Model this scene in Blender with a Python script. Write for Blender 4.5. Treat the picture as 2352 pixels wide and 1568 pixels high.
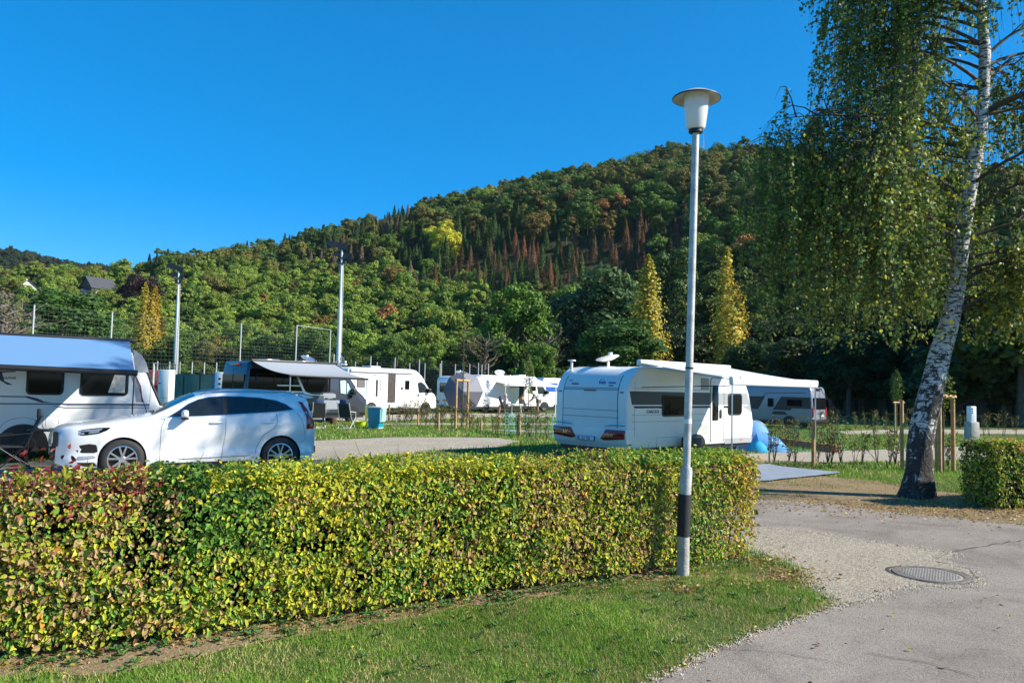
import bpy, bmesh, math, random
import numpy as np
from mathutils import Vector, Matrix
R = math.radians
random.seed(5); rng = np.random.default_rng(5)
for o in list(bpy.data.objects): bpy.data.objects.remove(o)
sc = bpy.context.scene
col = sc.collection
# ------------------------------------------------------------------ camera
PW, PH, FOC = 2352.0, 1568.0, 1760.0
CAMH = 1.85
cam_d = bpy.data.cameras.new('camera'); cam = bpy.data.objects.new('camera', cam_d); col.objects.link(cam)
cam_d.sensor_width = 36.0; cam_d.lens = FOC/PW*36.0; cam_d.clip_start = .05; cam_d.clip_end = 6000
CM = Matrix.Rotation(R(93.35), 3, 'X') @ Matrix.Rotation(R(1.3), 3, 'Z')
cam.matrix_world = Matrix.Translation((0, 0, CAMH)) @ CM.to_4x4()
sc.camera = cam
# ------------------------------------------------------------------ light
SUN_AZ = R(100); SUN_EL = R(33)          # azimuth clockwise from +Y
sun_dir = Vector((math.sin(SUN_AZ)*math.cos(SUN_EL), math.cos(SUN_AZ)*math.cos(SUN_EL), math.sin(SUN_EL)))
w = bpy.data.worlds.new('World'); sc.world = w; w.use_nodes = True
nt = w.node_tree; nt.nodes.clear()
sky = nt.nodes.new('ShaderNodeTexSky'); sky.sky_type = 'NISHITA'; sky.sun_disc = False
sky.sun_elevation = SUN_EL; sky.sun_rotation = SUN_AZ; sky.altitude = 0; sky.air_density = .6; sky.dust_density = 0.0; sky.ozone_density = 6.0
hs = nt.nodes.new('ShaderNodeHueSaturation'); hs.inputs['Saturation'].default_value = 1.68; hs.inputs['Value'].default_value = 2.0; hs.inputs['Hue'].default_value = 0.5
gm_ = nt.nodes.new('ShaderNodeGamma'); gm_.inputs[1].default_value = .6
bg = nt.nodes.new('ShaderNodeBackground'); bg.inputs['Strength'].default_value = 0.112
ow = nt.nodes.new('ShaderNodeOutputWorld')
nt.links.new(sky.outputs[0], gm_.inputs[0]); nt.links.new(gm_.outputs[0], hs.inputs['Color']); nt.links.new(hs.outputs[0], bg.inputs[0]); nt.links.new(bg.outputs[0], ow.inputs[0])
sd = bpy.data.lights.new('sun', 'SUN'); sd.energy = 5.0; sd.angle = R(0.53); sd.color = (1, .93, .80)
so = bpy.data.objects.new('sun', sd); col.objects.link(so); so.location = sun_dir*50
so.rotation_euler = (-sun_dir).to_track_quat('-Z', 'Y').to_euler()
sc.view_settings.view_transform = 'Standard'; sc.view_settings.look = 'None'; sc.view_settings.exposure = 0.88; sc.view_settings.gamma = 1
sc.render.engine = 'CYCLES'
sc.cycles.max_bounces = 6; sc.cycles.transparent_max_bounces = 12

# ------------------------------------------------------------------ helpers
def ss(t):
    t = np.clip(t, 0, 1); return t*t*(3-2*t)
def gz(x, y):
    return -0.3*ss((np.asarray(x, float)-2)/12)*ss((np.asarray(y, float)-15)/20)
def ray(x, y): return CM @ Vector(((x-PW/2)/FOC, -(y-PH/2)/FOC, -1))
def gp(x, y, dz=0.0):
    d = ray(x, y); z = 0.0
    for _ in range(6):
        t = (z-CAMH)/d.z; p = Vector((0, 0, CAMH))+d*t; z = float(gz(p.x, p.y))
    return Vector((p.x, p.y, z+dz))
def at(x, y, Y):
    d = ray(x, y); return Vector((0, 0, CAMH))+d*(Y/d.y)
CMI = CM.transposed()
def topx(P):
    P = np.asarray(P, float) - np.array([0, 0, CAMH]); m = np.array(CMI)
    v = P @ m.T; return np.stack([PW/2-FOC*v[:, 0]/v[:, 2], PH/2+FOC*v[:, 1]/v[:, 2]], 1)
def vn(x, y, s=0):
    x = np.asarray(x, float); y = np.asarray(y, float); xi = np.floor(x); yi = np.floor(y); fx = ss(x-xi); fy = ss(y-yi)
    def h(a, b):
        q = np.sin(a*127.1+b*311.7+s*74.7)*43758.5453; return q-np.floor(q)
    return (h(xi, yi)*(1-fx)+h(xi+1, yi)*fx)*(1-fy)+(h(xi, yi+1)*(1-fx)+h(xi+1, yi+1)*fx)*fy
def fbm(x, y, s=0, o=3):
    a = 0; k = 1; t = 0
    for i in range(o): a = a+vn(x*2**i, y*2**i, s+i)*k; t += k; k *= .5
    return a/t
def inpoly(x, y, poly):
    x = np.asarray(x); y = np.asarray(y); r = np.zeros(x.shape, bool); n = len(poly)
    for i in range(n):
        x1, y1 = poly[i]; x2, y2 = poly[(i+1) % n]
        if y1 == y2: continue
        c = ((y1 > y) != (y2 > y)) & (x < (x2-x1)*(y-y1)/(y2-y1)+x1)
        r ^= c
    return r
def tag(o, label=None, cat=None, group=None, kind=None):
    if label: o['label'] = label
    if cat: o['category'] = cat
    if group: o['group'] = group
    if kind: o['kind'] = kind
    return o
def empty(name, loc, rz=0.0, label=None, cat=None, group=None):
    o = bpy.data.objects.new(name, None); col.objects.link(o); o.location = loc; o.rotation_euler = (0, 0, rz); o.empty_display_size = .2
    return tag(o, label, cat, group)
def copy_tree(o, parent=None):
    c = o.copy(); col.objects.link(c)
    if parent is not None: c.parent = parent
    for ch in o.children: copy_tree(ch, c)
    return c

def finish(o, ang=38):
    me = o.data
    for p in me.polygons: p.use_smooth = True
    try: me.set_sharp_from_angle(angle=R(ang))
    except Exception: pass

class MB:
    def __init__(s): s.v = []; s.f = []
    def add(s, vs, fs):
        n = len(s.v); s.v += [tuple(map(float, v)) for v in vs]; s.f += [tuple(i+n for i in f) for f in fs]; return s
    def box(s, x0, x1, y0, y1, z0, z1):
        return s.add([(x0, y0, z0), (x1, y0, z0), (x1, y1, z0), (x0, y1, z0), (x0, y0, z1), (x1, y0, z1), (x1, y1, z1), (x0, y1, z1)],
                     [(0, 3, 2, 1), (4, 5, 6, 7), (0, 1, 5, 4), (1, 2, 6, 5), (2, 3, 7, 6), (3, 0, 4, 7)])
    def beam(s, a, b, wx, wz, up=(0, 0, 1)):
        a = Vector(a); b = Vector(b); d = (b-a).normalized(); u = Vector(up)
        if abs(d.dot(u)) > .98: u = Vector((0, 1, 0))
        sx = d.cross(u).normalized()*wx/2; sz = sx.cross(d).normalized()*wz/2
        return s.add([a-sx-sz, a+sx-sz, a+sx+sz, a-sx+sz, b-sx-sz, b+sx-sz, b+sx+sz, b-sx+sz],
                     [(0, 1, 2, 3), (7, 6, 5, 4), (0, 4, 5, 1), (1, 5, 6, 2), (2, 6, 7, 3), (3, 7, 4, 0)])
    def tube(s, pts, r, n=8, cap=True):
        pts = [Vector(p) for p in pts]; k = len(pts)
        rs = list(r) if hasattr(r, '__len__') else [r]*k
        vs = []; u = None
        for i, p in enumerate(pts):
            d = (pts[min(i+1, k-1)]-pts[max(i-1, 0)]).normalized()
            if u is None:
                u = Vector((0, 0, 1)) if abs(d.z) < .9 else Vector((1, 0, 0))
            a = d.cross(u).normalized(); b = a.cross(d).normalized(); u = b
            for j in range(n):
                t = 2*math.pi*j/n; vs.append(p+(a*math.cos(t)+b*math.sin(t))*rs[i])
        fs = [(i*n+j, i*n+(j+1) % n, (i+1)*n+(j+1) % n, (i+1)*n+j) for i in range(k-1) for j in range(n)]
        if cap: fs += [tuple(range(n-1, -1, -1)), tuple((k-1)*n+j for j in range(n))]
        return s.add(vs, fs)
    def lathe(s, prof, n=24, c=(0, 0, 0), axis='z', closed=False):
        vs = []
        for r, h in prof:
            for j in range(n):
                t = 2*math.pi*j/n; a, b = r*math.cos(t), r*math.sin(t)
                vs.append((c[0]+a, c[1]+b, c[2]+h) if axis == 'z' else (c[0]+a, c[1]+h, c[2]+b) if axis == 'y' else (c[0]+h, c[1]+a, c[2]+b))
        k = len(prof)
        fs = [(i*n+j, i*n+(j+1) % n, (i+1)*n+(j+1) % n, (i+1)*n+j) for i in range(k-1) for j in range(n)]
        if closed: fs += [((k-1)*n+j, (k-1)*n+(j+1) % n, (j+1) % n, j) for j in range(n)]
        return s.add(vs, fs)
    def prism(s, poly, c0, c1, plane='xz'):
        n = len(poly)
        def P(a, b, c): return (a, c, b) if plane == 'xz' else (a, b, c) if plane == 'xy' else (c, a, b)
        vs = [P(a, b, c0) for a, b in poly]+[P(a, b, c1) for a, b in poly]
        return s.add(vs, [tuple(range(n-1, -1, -1)), tuple(range(n, 2*n))]+[(i, (i+1) % n, n+(i+1) % n, n+i) for i in range(n)])
    def build(s, name, m, parent=None, bevel=0.0, seg=2, ang=38, smooth=True, link=True):
        me = bpy.data.meshes.new(name); me.from_pydata(s.v, [], s.f); me.materials.append(m)
        bm = bmesh.new(); bm.from_mesh(me); bmesh.ops.recalc_face_normals(bm, faces=bm.faces)
        if bevel > 0:
            es = [e for e in bm.edges if len(e.link_faces) == 2 and e.calc_face_angle(0) > R(50)]
            bmesh.ops.bevel(bm, geom=es, offset=bevel, segments=seg, profile=.5, affect='EDGES', clamp_overlap=True)
        bm.to_mesh(me); bm.free()
        o = bpy.data.objects.new(name, me)
        if link: col.objects.link(o)
        if parent is not None: o.parent = parent
        if smooth: finish(o, ang)
        return o
def rrect(x0, z0, x1, z1, r, n=4):
    r = min(r, abs(x1-x0)/2-.001, abs(z1-z0)/2-.001); P = []
    for cx, cz, a0 in ((x1-r, z1-r, 0), (x0+r, z1-r, 90), (x0+r, z0+r, 180), (x1-r, z0+r, 270)):
        for i in range(n+1):
            a = R(a0+90*i/n); P.append((cx+r*math.cos(a), cz+r*math.sin(a)))
    return P
def arc(cx, cz, r, a0, a1, n, rz=None):
    rz = rz or r
    return [(cx+r*math.cos(R(a0+(a1-a0)*i/n)), cz+rz*math.sin(R(a0+(a1-a0)*i/n))) for i in range(n+1)]

# ------------------------------------------------------------------ materials
def newmat(name):
    m = bpy.data.materials.new(name); m.use_nodes = True; return m, m.node_tree, m.node_tree.nodes['Principled BSDF']
def pm(name, c, rough=.5, metal=0.0, coat=0.0, var=0.0, scale=4.0, bump=0.0, bscale=30.0, dirt=None, spec=.5, detail=5):
    m, t, b = newmat(name)
    b.inputs['Base Color'].default_value = (*c, 1); b.inputs['Roughness'].default_value = rough; b.inputs['Metallic'].default_value = metal
    b.inputs['Coat Weight'].default_value = coat; b.inputs['Coat Roughness'].default_value = .05; b.inputs['Specular IOR Level'].default_value = spec
    tc = t.nodes.new('ShaderNodeTexCoord')
    if var > 0:
        n = t.nodes.new('ShaderNodeTexNoise'); n.inputs['Scale'].default_value = scale; n.inputs['Detail'].default_value = detail
        r = t.nodes.new('ShaderNodeValToRGB'); r.color_ramp.elements[0].position = .3; r.color_ramp.elements[1].position = .7
        r.color_ramp.elements[0].color = (*(dirt or [x*(1-var) for x in c]), 1); r.color_ramp.elements[1].color = (*[min(1, x*(1+var*.6)) for x in c], 1)
        t.links.new(tc.outputs['Object'], n.inputs['Vector']); t.links.new(n.outputs['Fac'], r.inputs[0]); t.links.new(r.outputs[0], b.inputs['Base Color'])
    if bump > 0:
        n2 = t.nodes.new('ShaderNodeTexNoise'); n2.inputs['Scale'].default_value = bscale; n2.inputs['Detail'].default_value = 4
        bp = t.nodes.new('ShaderNodeBump'); bp.inputs['Strength'].default_value = bump; bp.inputs['Distance'].default_value = .02
        t.links.new(tc.outputs['Object'], n2.inputs['Vector']); t.links.new(n2.outputs['Fac'], bp.inputs['Height']); t.links.new(bp.outputs[0], b.inputs['Normal'])
    return m
W_ = pm('white_gelcoat', (.8, .81, .8), .28, coat=.3, var=.05, scale=1.3, bump=.02, bscale=3)
W2 = pm('white_sheet', (.74, .75, .74), .35, var=.06, scale=1.0, bump=.05, bscale=6)
HLB = pm('headlight_reflector', (.32, .34, .37), .3, metal=.3)
CARG = pm('car_glass', (.012, .016, .02), .03, spec=.7)
CARW = pm('pearl_white_paint', (.78, .79, .80), .22, coat=.8, var=.03, scale=1.0)
GRY = pm('grey_metallic_paint', (.05, .06, .085), .3, metal=.35, coat=.6, var=.05, scale=1)
SILV = pm('silver_paint', (.36, .38, .42), .3, metal=.4, coat=.4, var=.05, scale=1)
BANDG = pm('grey_band', (.022, .023, .027), .35, var=.1, scale=2)
BANDL = pm('light_grey_band', (.32, .34, .37), .4, var=.06, scale=2)
DARKG = pm('dark_glass', (.006, .007, .009), .04, spec=.16)
GLASSB = pm('tinted_glass', (.02, .03, .035), .03, spec=1.0)
CYANB = pm('silver_screen_blind', (.42, .62, .66), .35, var=.08, scale=3)
BLK = pm('black_plastic', (.012, .012, .013), .45, var=.15, scale=6)
RUB = pm('rubber', (.018, .018, .019), .75, var=.25, scale=8, bump=.1, bscale=60)
CHR = pm('chrome', (.75, .76, .78), .12, metal=1)
ALU = pm('brushed_alloy', (.62, .63, .65), .3, metal=.9, var=.08, scale=6)
GALV = pm('galvanised_steel', (.42, .44, .46), .45, metal=.35, var=.18, scale=7)
RED = pm('red_lens', (.45, .01, .012), .12, coat=.5, var=.2, scale=20)
DRED = pm('dark_red_lens', (.26, .008, .012), .12, coat=.5, var=.3, scale=20)
AMB = pm('amber_lens', (.7, .2, .02), .2)
LINE = pm('panel_gap', (.06, .065, .07), .6)
NAVY = pm('navy_print', (.02, .035, .09), .4)
BLUEP = pm('blue_print', (.02, .10, .42), .4)
PLATE = pm('plate_white', (.75, .76, .78), .35)
WOOD = pm('stake_wood', (.47, .28, .12), .7, var=.35, scale=9, bump=.3, bscale=40)
def fabric(name, c, trans=.35, bump=.2, bscale=2.5, wave=None, var=.05):
    m, t, b = newmat(name); b.inputs['Base Color'].default_value = (*c, 1); b.inputs['Roughness'].default_value = .75
    tr = t.nodes.new('ShaderNodeBsdfTranslucent'); tr.inputs[0].default_value = (*c, 1)
    mx = t.nodes.new('ShaderNodeMixShader'); mx.inputs[0].default_value = trans
    tc = t.nodes.new('ShaderNodeTexCoord'); n = t.nodes.new('ShaderNodeTexNoise'); n.inputs['Scale'].default_value = bscale
    bp = t.nodes.new('ShaderNodeBump'); bp.inputs['Strength'].default_value = bump; bp.inputs['Distance'].default_value = .05
    t.links.new(tc.outputs['Object'], n.inputs[0]); t.links.new(n.outputs['Fac'], bp.inputs['Height']); t.links.new(bp.outputs[0], b.inputs['Normal'])
    t.links.new(b.outputs[0], mx.inputs[1]); t.links.new(tr.outputs[0], mx.inputs[2])
    t.links.new(mx.outputs[0], t.nodes['Material Output'].inputs[0]); return m
AWB = fabric('blue_awning_cloth', (.13, .27, .47), .10, .1, 1.2)
AWG = fabric('grey_awning_cloth', (.33, .36, .40), .15, .25, 2)
AWW = fabric('white_awning_cloth', (.72, .74, .76), .18, .2, 1.5)
TENT1 = fabric('tent_blue_cloth', (.16, .38, .75), .25, .3, 4)
TENT2 = fabric('tent_cyan_cloth', (.02, .42, .75), .25, .3, 4)

# writing: real text turned into mesh
def text(name, s, size, m, parent, X, Y, Zn, loc, ext=.003, shear=0.0, align='LEFT'):
    c = bpy.data.curves.new(name, 'FONT'); c.body = s; c.size = size; c.extrude = ext; c.shear = shear; c.align_x = align; c.resolution_u = 3; c.offset = size*.012
    o = bpy.data.objects.new(name, c); col.objects.link(o)
    dg = bpy.context.evaluated_depsgraph_get(); me = bpy.data.meshes.new_from_object(o.evaluated_get(dg)); bpy.data.objects.remove(o)
    mt = Matrix.Identity(4)
    for i, a in enumerate((X, Y, Zn)):
        for j in range(3): mt[j][i] = a[j]
    mt.translation = loc; me.transform(mt); me.materials.clear(); me.materials.append(m)
    q = bpy.data.objects.new(name, me); col.objects.link(q); q.parent = parent; return q
def text_side(name, s, size, m, p, x, z, y=-.004, **k): return text(name, s, size, m, p, (1, 0, 0), (0, 0, 1), (0, -1, 0), (x, y, z), **k)
def text_rear(name, s, size, m, p, y, z, x=-.004, **k): return text(name, s, size, m, p, (0, -1, 0), (0, 0, 1), (-1, 0, 0), (x, y, z), **k)

# leaf-built foliage
def leafmat(name, trans=.35, attr='Col', inst=None, objcol=False, rough=.5, spec=.3):
    m, t, b = newmat(name); a = t.nodes.new('ShaderNodeAttribute'); a.attribute_name = attr
    out = a.outputs['Color']
    if inst or objcol:
        mx = t.nodes.new('ShaderNodeMix'); mx.data_type = 'RGBA'; mx.blend_type = 'MULTIPLY'; mx.inputs[0].default_value = 1
        if inst:
            a2 = t.nodes.new('ShaderNodeAttribute'); a2.attribute_type = 'INSTANCER'; a2.attribute_name = inst; c2 = a2.outputs['Color']
        else:
            a2 = t.nodes.new('ShaderNodeObjectInfo'); c2 = a2.outputs['Color']
        t.links.new(out, mx.inputs[6]); t.links.new(c2, mx.inputs[7]); out = mx.outputs[2]
    t.links.new(out, b.inputs['Base Color']); b.inputs['Roughness'].default_value = rough; b.inputs['Specular IOR Level'].default_value = spec
    tr = t.nodes.new('ShaderNodeBsdfTranslucent'); t.links.new(out, tr.inputs[0])
    ms = t.nodes.new('ShaderNodeMixShader'); ms.inputs[0].default_value = trans
    t.links.new(b.outputs[0], ms.inputs[1]); t.links.new(tr.outputs[0], ms.inputs[2]); t.links.new(ms.outputs[0], t.nodes['Material Output'].inputs[0])
    return m
LEAF = leafmat('leaf', .35)
GRASSM = leafmat('grass_blade', .3, rough=.6, spec=.2)
BARK = pm('bark', (.09, .07, .05), .9, var=.4, scale=8, bump=.6, bscale=20)
ORD = 'first second third fourth fifth sixth seventh eighth ninth tenth eleventh twelfth thirteenth fourteenth fifteenth sixteenth seventeenth eighteenth nineteenth twentieth'.split()
def ordw(i):
    return ORD[i] if i < 20 else ('twenty-'+ORD[i-20] if i < 29 else 'thirtieth' if i == 29 else 'thirty-'+ORD[i-30])
ZONES = [(-200, 120, 'above the left caravan'), (120, 330, 'left of the yellow ball fence poplar'), (330, 560, 'above the car roof'), (560, 780, 'above the camper van awning'), (780, 1000, 'above the first white motorhome'), (1000, 1250, 'above the far white awning'), (1250, 1480, 'left of the tall left poplar'), (1480, 1680, 'between the two tall poplars'), (1680, 1900, 'above the long white awning'), (1900, 2130, 'left of the birch trunk'), (2130, 2600, 'right of the birch trunk')]
ZC = {}
def zlabel(x, what):
    z = [q for q in ZONES if q[0] <= x < q[1]][0]; k = (what, z[2]); ZC[k] = ZC.get(k, -1)+1
    return '%s %s from the left, %s' % (ordw(ZC[k]), what, z[2])
def unit(v): return v/np.maximum(np.linalg.norm(v, axis=1, keepdims=True), 1e-6)
def npmesh(name, V, F, C, mats, midx=None, parent=None, link=True, smooth=False):
    """V (n,3), F (m,4) quads or (m,3) tris, C (n,3|4) colours"""
    me = bpy.data.meshes.new(name); n = len(V); m, k = F.shape
    me.vertices.add(n); me.vertices.foreach_set('co', V.astype(np.float32).ravel())
    me.loops.add(m*k); me.loops.foreach_set('vertex_index', F.astype(np.int32).ravel())
    me.polygons.add(m); me.polygons.foreach_set('loop_start', np.arange(0, m*k, k, dtype=np.int32)); me.polygons.foreach_set('loop_total', np.full(m, k, np.int32))
    for x in mats: me.materials.append(x)
    if midx is not None: me.polygons.foreach_set('material_index', midx.astype(np.int32))
    if C is not None:
        if C.shape[1] == 3: C = np.concatenate([C, np.ones((n, 1))], 1)
        a = me.color_attributes.new('Col', 'FLOAT_COLOR', 'POINT'); a.data.foreach_set('color', C.astype(np.float32).ravel())
    if smooth: me.polygons.foreach_set('use_smooth', np.ones(m, bool))
    me.update(calc_edges=True)
    o = bpy.data.objects.new(name, me)
    if link: col.objects.link(o)
    if parent is not None: o.parent = parent
    return o
def leafquads(C, D, N, ln, wd, colr):
    S = unit(np.cross(D, N)); ln = np.asarray(ln).reshape(-1, 1); wd = np.asarray(wd).reshape(-1, 1)
    n = len(C); V = np.empty((n, 4, 3)); V[:, 0] = C; V[:, 1] = C+D*ln*.45+S*wd*.5; V[:, 2] = C+D*ln; V[:, 3] = C+D*ln*.45-S*wd*.5
    F = np.arange(n*4).reshape(n, 4); return V.reshape(-1, 3), F, np.repeat(colr, 4, axis=0)
def leafoval(C, D, N, ln, wd, colr, fold=.25):
    N = unit(N-D*np.sum(N*D, 1, keepdims=True)); S = unit(np.cross(D, N)); ln = np.asarray(ln).reshape(-1, 1); wd = np.asarray(wd).reshape(-1, 1); n = len(C)
    V = np.empty((n, 8, 3)); T = C+D*ln-N*ln*.12
    V[:, 0] = C; V[:, 1] = C+D*ln*.25+S*wd*.42+N*wd*fold*.8; V[:, 2] = C+D*ln*.65+S*wd*.45+N*wd*fold*.7; V[:, 3] = T
    V[:, 4] = C; V[:, 5] = T; V[:, 6] = C+D*ln*.65-S*wd*.45+N*wd*fold*.7; V[:, 7] = C+D*ln*.25-S*wd*.42+N*wd*fold*.8
    return V.reshape(-1, 3), np.arange(n*8).reshape(n*2, 4), np.repeat(colr, 8, axis=0)
def tubeq(pts, rad, n=5):
    m = MB(); m.tube(pts, rad, n, cap=False); return np.array(m.v), np.array(m.f)
def joinq(parts):
    V = []; F = []; o = 0
    for v, f in parts: V.append(v); F.append(f+o); o += len(v)
    return np.concatenate(V), np.concatenate(F)
def rdir(n):
    v = rng.normal(size=(n, 3)); return unit(v)

# ------------------------------------------------------------------ ground, road, paths
G = [gp]
def wp(pts): return [tuple(gp(x, y)[:2]) for x, y in pts]
def jag(poly, amp, step, s=0):
    out = []
    for i in range(len(poly)):
        a = np.array(poly[i]); b = np.array(poly[(i+1) % len(poly)]); L = np.linalg.norm(b-a); k = max(1, int(L/step)); nn = np.array([-(b-a)[1], (b-a)[0]])/max(L, 1e-6)
        for j in range(k):
            p = a+(b-a)*j/k; q = fbm(p[0]/step*.37+s, p[1]/step*.37, s, 4)-.5; edge = min(j, k-j)/max(1, k/2)
            out.append(tuple(p+nn*q*amp*2*min(1, edge*3+.3)))
    return out
def clip(poly, a, c, keep_gt, ax):
    o = []
    for i in range(len(poly)):
        p = poly[i]; q = poly[(i+1) % len(poly)]; ip = (p[ax] >= c) == keep_gt; iq = (q[ax] >= c) == keep_gt
        if ip: o.append(p)
        if ip != iq:
            t = (c-p[ax])/(q[ax]-p[ax]); o.append(tuple(p[k]+(q[k]-p[k])*t for k in (0, 1)))
    return o
def sheet(name, poly, m, dz, cell=2.0, kind='structure'):
    bm = bmesh.new(); xs = [p[0] for p in poly]; ys = [p[1] for p in poly]
    for i in range(math.floor(min(xs)/cell), math.ceil(max(xs)/cell)):
        st = clip(clip(poly, 0, i*cell, True, 0), 0, (i+1)*cell, False, 0)
        if len(st) < 3: continue
        for j in range(math.floor(min(ys)/cell), math.ceil(max(ys)/cell)):
            c = clip(clip(st, 0, j*cell, True, 1), 0, (j+1)*cell, False, 1)
            d = []
            for p in c:
                if not d or abs(p[0]-d[-1][0])+abs(p[1]-d[-1][1]) > 1e-5: d.append(p)
            if len(d) > 2 and abs(d[0][0]-d[-1][0])+abs(d[0][1]-d[-1][1]) < 1e-5: d.pop()
            if len(d) < 3: continue
            vs = [bm.verts.new((p[0], p[1], float(gz(*p))+dz)) for p in d]
            es = [bm.edges.new((vs[k], vs[(k+1) % len(vs)])) for k in range(len(vs))]
            bmesh.ops.triangle_fill(bm, use_beauty=True, edges=es)
    bmesh.ops.remove_doubles(bm, verts=bm.verts, dist=1e-4)
    for f in bm.faces:
        f.normal_update()
        if f.normal.z < 0: f.normal_flip()
    me = bpy.data.meshes.new(name); bm.to_mesh(me); bm.free(); me.materials.append(m)
    o = bpy.data.objects.new(name, me); col.objects.link(o); o['kind'] = kind; return o
def ramp(t, src, stops):
    r = t.nodes.new('ShaderNodeValToRGB'); e = r.color_ramp.elements
    while len(e) < len(stops): e.new(.5)
    for i, (p, c) in enumerate(stops): e[i].position = p; e[i].color = (*c, 1)
    t.links.new(src, r.inputs[0]); return r.outputs[0]
def noise(t, vec, sc_, det=6, rough=.6, d=0):
    n = t.nodes.new('ShaderNodeTexNoise'); n.inputs['Scale'].default_value = sc_; n.inputs['Detail'].default_value = det; n.inputs['Roughness'].default_value = rough; n.inputs['Distortion'].default_value = d
    t.links.new(vec, n.inputs['Vector']); return n.outputs['Fac']
def mixc(t, f, a, b, mode='MIX'):
    m = t.nodes.new('ShaderNodeMix'); m.data_type = 'RGBA'; m.blend_type = mode
    if isinstance(f, float): m.inputs[0].default_value = f
    else: t.links.new(f, m.inputs[0])
    for k, v in ((6, a), (7, b)):
        if isinstance(v, tuple): m.inputs[k].default_value = (*v, 1)
        else: t.links.new(v, m.inputs[k])
    return m.outputs[2]
def groundmat(name, big, small, bump, bs, extra=None):
    m, t, b = newmat(name); g = t.nodes.new('ShaderNodeNewGeometry').outputs['Position']
    b.inputs['Roughness'].default_value = .95; b.inputs['Specular IOR Level'].default_value = .15
    c = mixc(t, .5, ramp(t, noise(t, g, big[0], 5), big[1]), ramp(t, noise(t, g, small[0], 3, .7), small[1]))
    if extra: c = extra(t, g, c)
    t.links.new(c, b.inputs['Base Color'])
    bp = t.nodes.new('ShaderNodeBump'); bp.inputs['Strength'].default_value = bump; bp.inputs['Distance'].default_value = .03
    t.links.new(noise(t, g, bs, 4, .7), bp.inputs['Height']); t.links.new(bp.outputs[0], b.inputs['Normal']); return m
GR = groundmat('lawn_soil', (.35, [(.38, (.055, .085, .018)), (.52, (.075, .12, .022)), (.66, (.13, .13, .045))]), (14, [(.35, (.035, .06, .012)), (.6, (.09, .14, .03)), (.75, (.17, .17, .07))]), .8, 25)
DIRT = groundmat('dry_earth', (1.2, [(.35, (.20, .14, .075)), (.6, (.32, .24, .14)), (.75, (.13, .12, .04))]), (22, [(.35, (.12, .08, .04)), (.6, (.34, .25, .15)), (.8, (.5, .4, .27))]), .8, 45)
def stones(t, g, c):
    v = t.nodes.new('ShaderNodeTexVoronoi'); v.inputs['Scale'].default_value = 55; t.links.new(g, v.inputs['Vector'])
    k = ramp(t, v.outputs['Color'], [(.15, (.55, .5, .45)), (.6, (1, 1, 1)), (.95, (1.35, 1.3, 1.2))]); return mixc(t, .75, c, k, 'MULTIPLY')
def spots(t, g, c):
    v = t.nodes.new('ShaderNodeTexVoronoi'); v.inputs['Scale'].default_value = 90; t.links.new(g, v.inputs['Vector'])
    k = ramp(t, v.outputs['Color'], [(.1, (.4, .38, .36)), (.3, (.95, .95, .95)), (.9, (1.2, 1.2, 1.2))])
    c = mixc(t, .5, c, k, 'MULTIPLY')
    k2 = ramp(t, noise(t, g, .8, 4, .6, 1.5), [(.30, (.72, .70, .68)), (.48, (.95, .94, .93)), (.7, (1.12, 1.10, 1.07))]); return mixc(t, 1.0, c, k2, 'MULTIPLY')
GRAV = groundmat('pale_gravel', (.8, [(.35, (.33, .285, .22)), (.65, (.44, .385, .30))]), (30, [(.3, (.30, .26, .20)), (.7, (.62, .56, .46))]), .9, 60, stones)
ASPH = groundmat('weathered_asphalt', (.6, [(.35, (.275, .23, .19)), (.65, (.355, .305, .255))]), (60, [(.3, (.17, .15, .135)), (.7, (.44, .395, .345))]), .6, 110, spots)

# ground mesh: 2 m cells near, stretching to the horizon
xs = np.concatenate([-np.geomspace(1750, 82, 14), np.arange(-80, 81, 2.0), np.geomspace(82, 1750, 14)])
ys = np.concatenate([-np.geomspace(400, 22, 6), np.arange(-20, 81, 2.0), np.geomspace(82, 1850, 16)])
X, Y = np.meshgrid(xs, ys); Z = gz(X, Y); V = np.stack([X, Y, Z], -1).reshape(-1, 3)
nx, ny = len(xs), len(ys); I = np.arange(nx*ny).reshape(ny, nx)
F = np.stack([I[:-1, :-1], I[:-1, 1:], I[1:, 1:], I[1:, :-1]], -1).reshape(-1, 4)
tag(npmesh('ground', V, F, None, [GR], smooth=True), kind='structure')

road = wp([(1300, 1700), (1480, 1575), (1640, 1492), (1740, 1450), (1830, 1425), (1940, 1385), (1860, 1318), (1760, 1240), (1640, 1185), (1600, 1150), (1760, 1149), (1900, 1158), (2020, 1175), (2120, 1184), (2240, 1196), (2420, 1212)])
road += [(16, 9), (16, -6), (-1, -6), (-.6, 3.0)]
road_p = jag(road, .06, .12, 1)
sheet('road', road_p, ASPH, .004, 2.0)
wedge = wp([(1590, 1200), (1740, 1213), (1860, 1222), (1960, 1240), (2110, 1258), (2180, 1270), (2150, 1288), (2225, 1310), (2240, 1332), (2200, 1345), (2080, 1345), (2030, 1356), (1990, 1375), (1935, 1388), (1880, 1335), (1800, 1285), (1700, 1250), (1600, 1240)])
wedge_p = jag(wedge, .07, .1, 3)
sheet('gravel_verge', wedge_p, GRAV, .008, 2.0)
verge = wp([(1580, 1352), (1565, 1318), (1600, 1300), (1700, 1285), (1760, 1290), (1830, 1318), (1800, 1330), (1700, 1340)])
sheet('bare_earth', jag(verge, .05, .1, 4), DIRT, .004, 2.0)
hb = wp([(-200, 1590), (0, 1562), (150, 1545), (320, 1530), (520, 1488), (720, 1458), (900, 1434), (1110, 1388), (1290, 1356), (1460, 1332), (1560, 1330), (1560, 1290), (1100, 1318), (700, 1395), (300, 1470), (-200, 1490)])
hb_p = jag(hb, .16, .1, 5)
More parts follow.
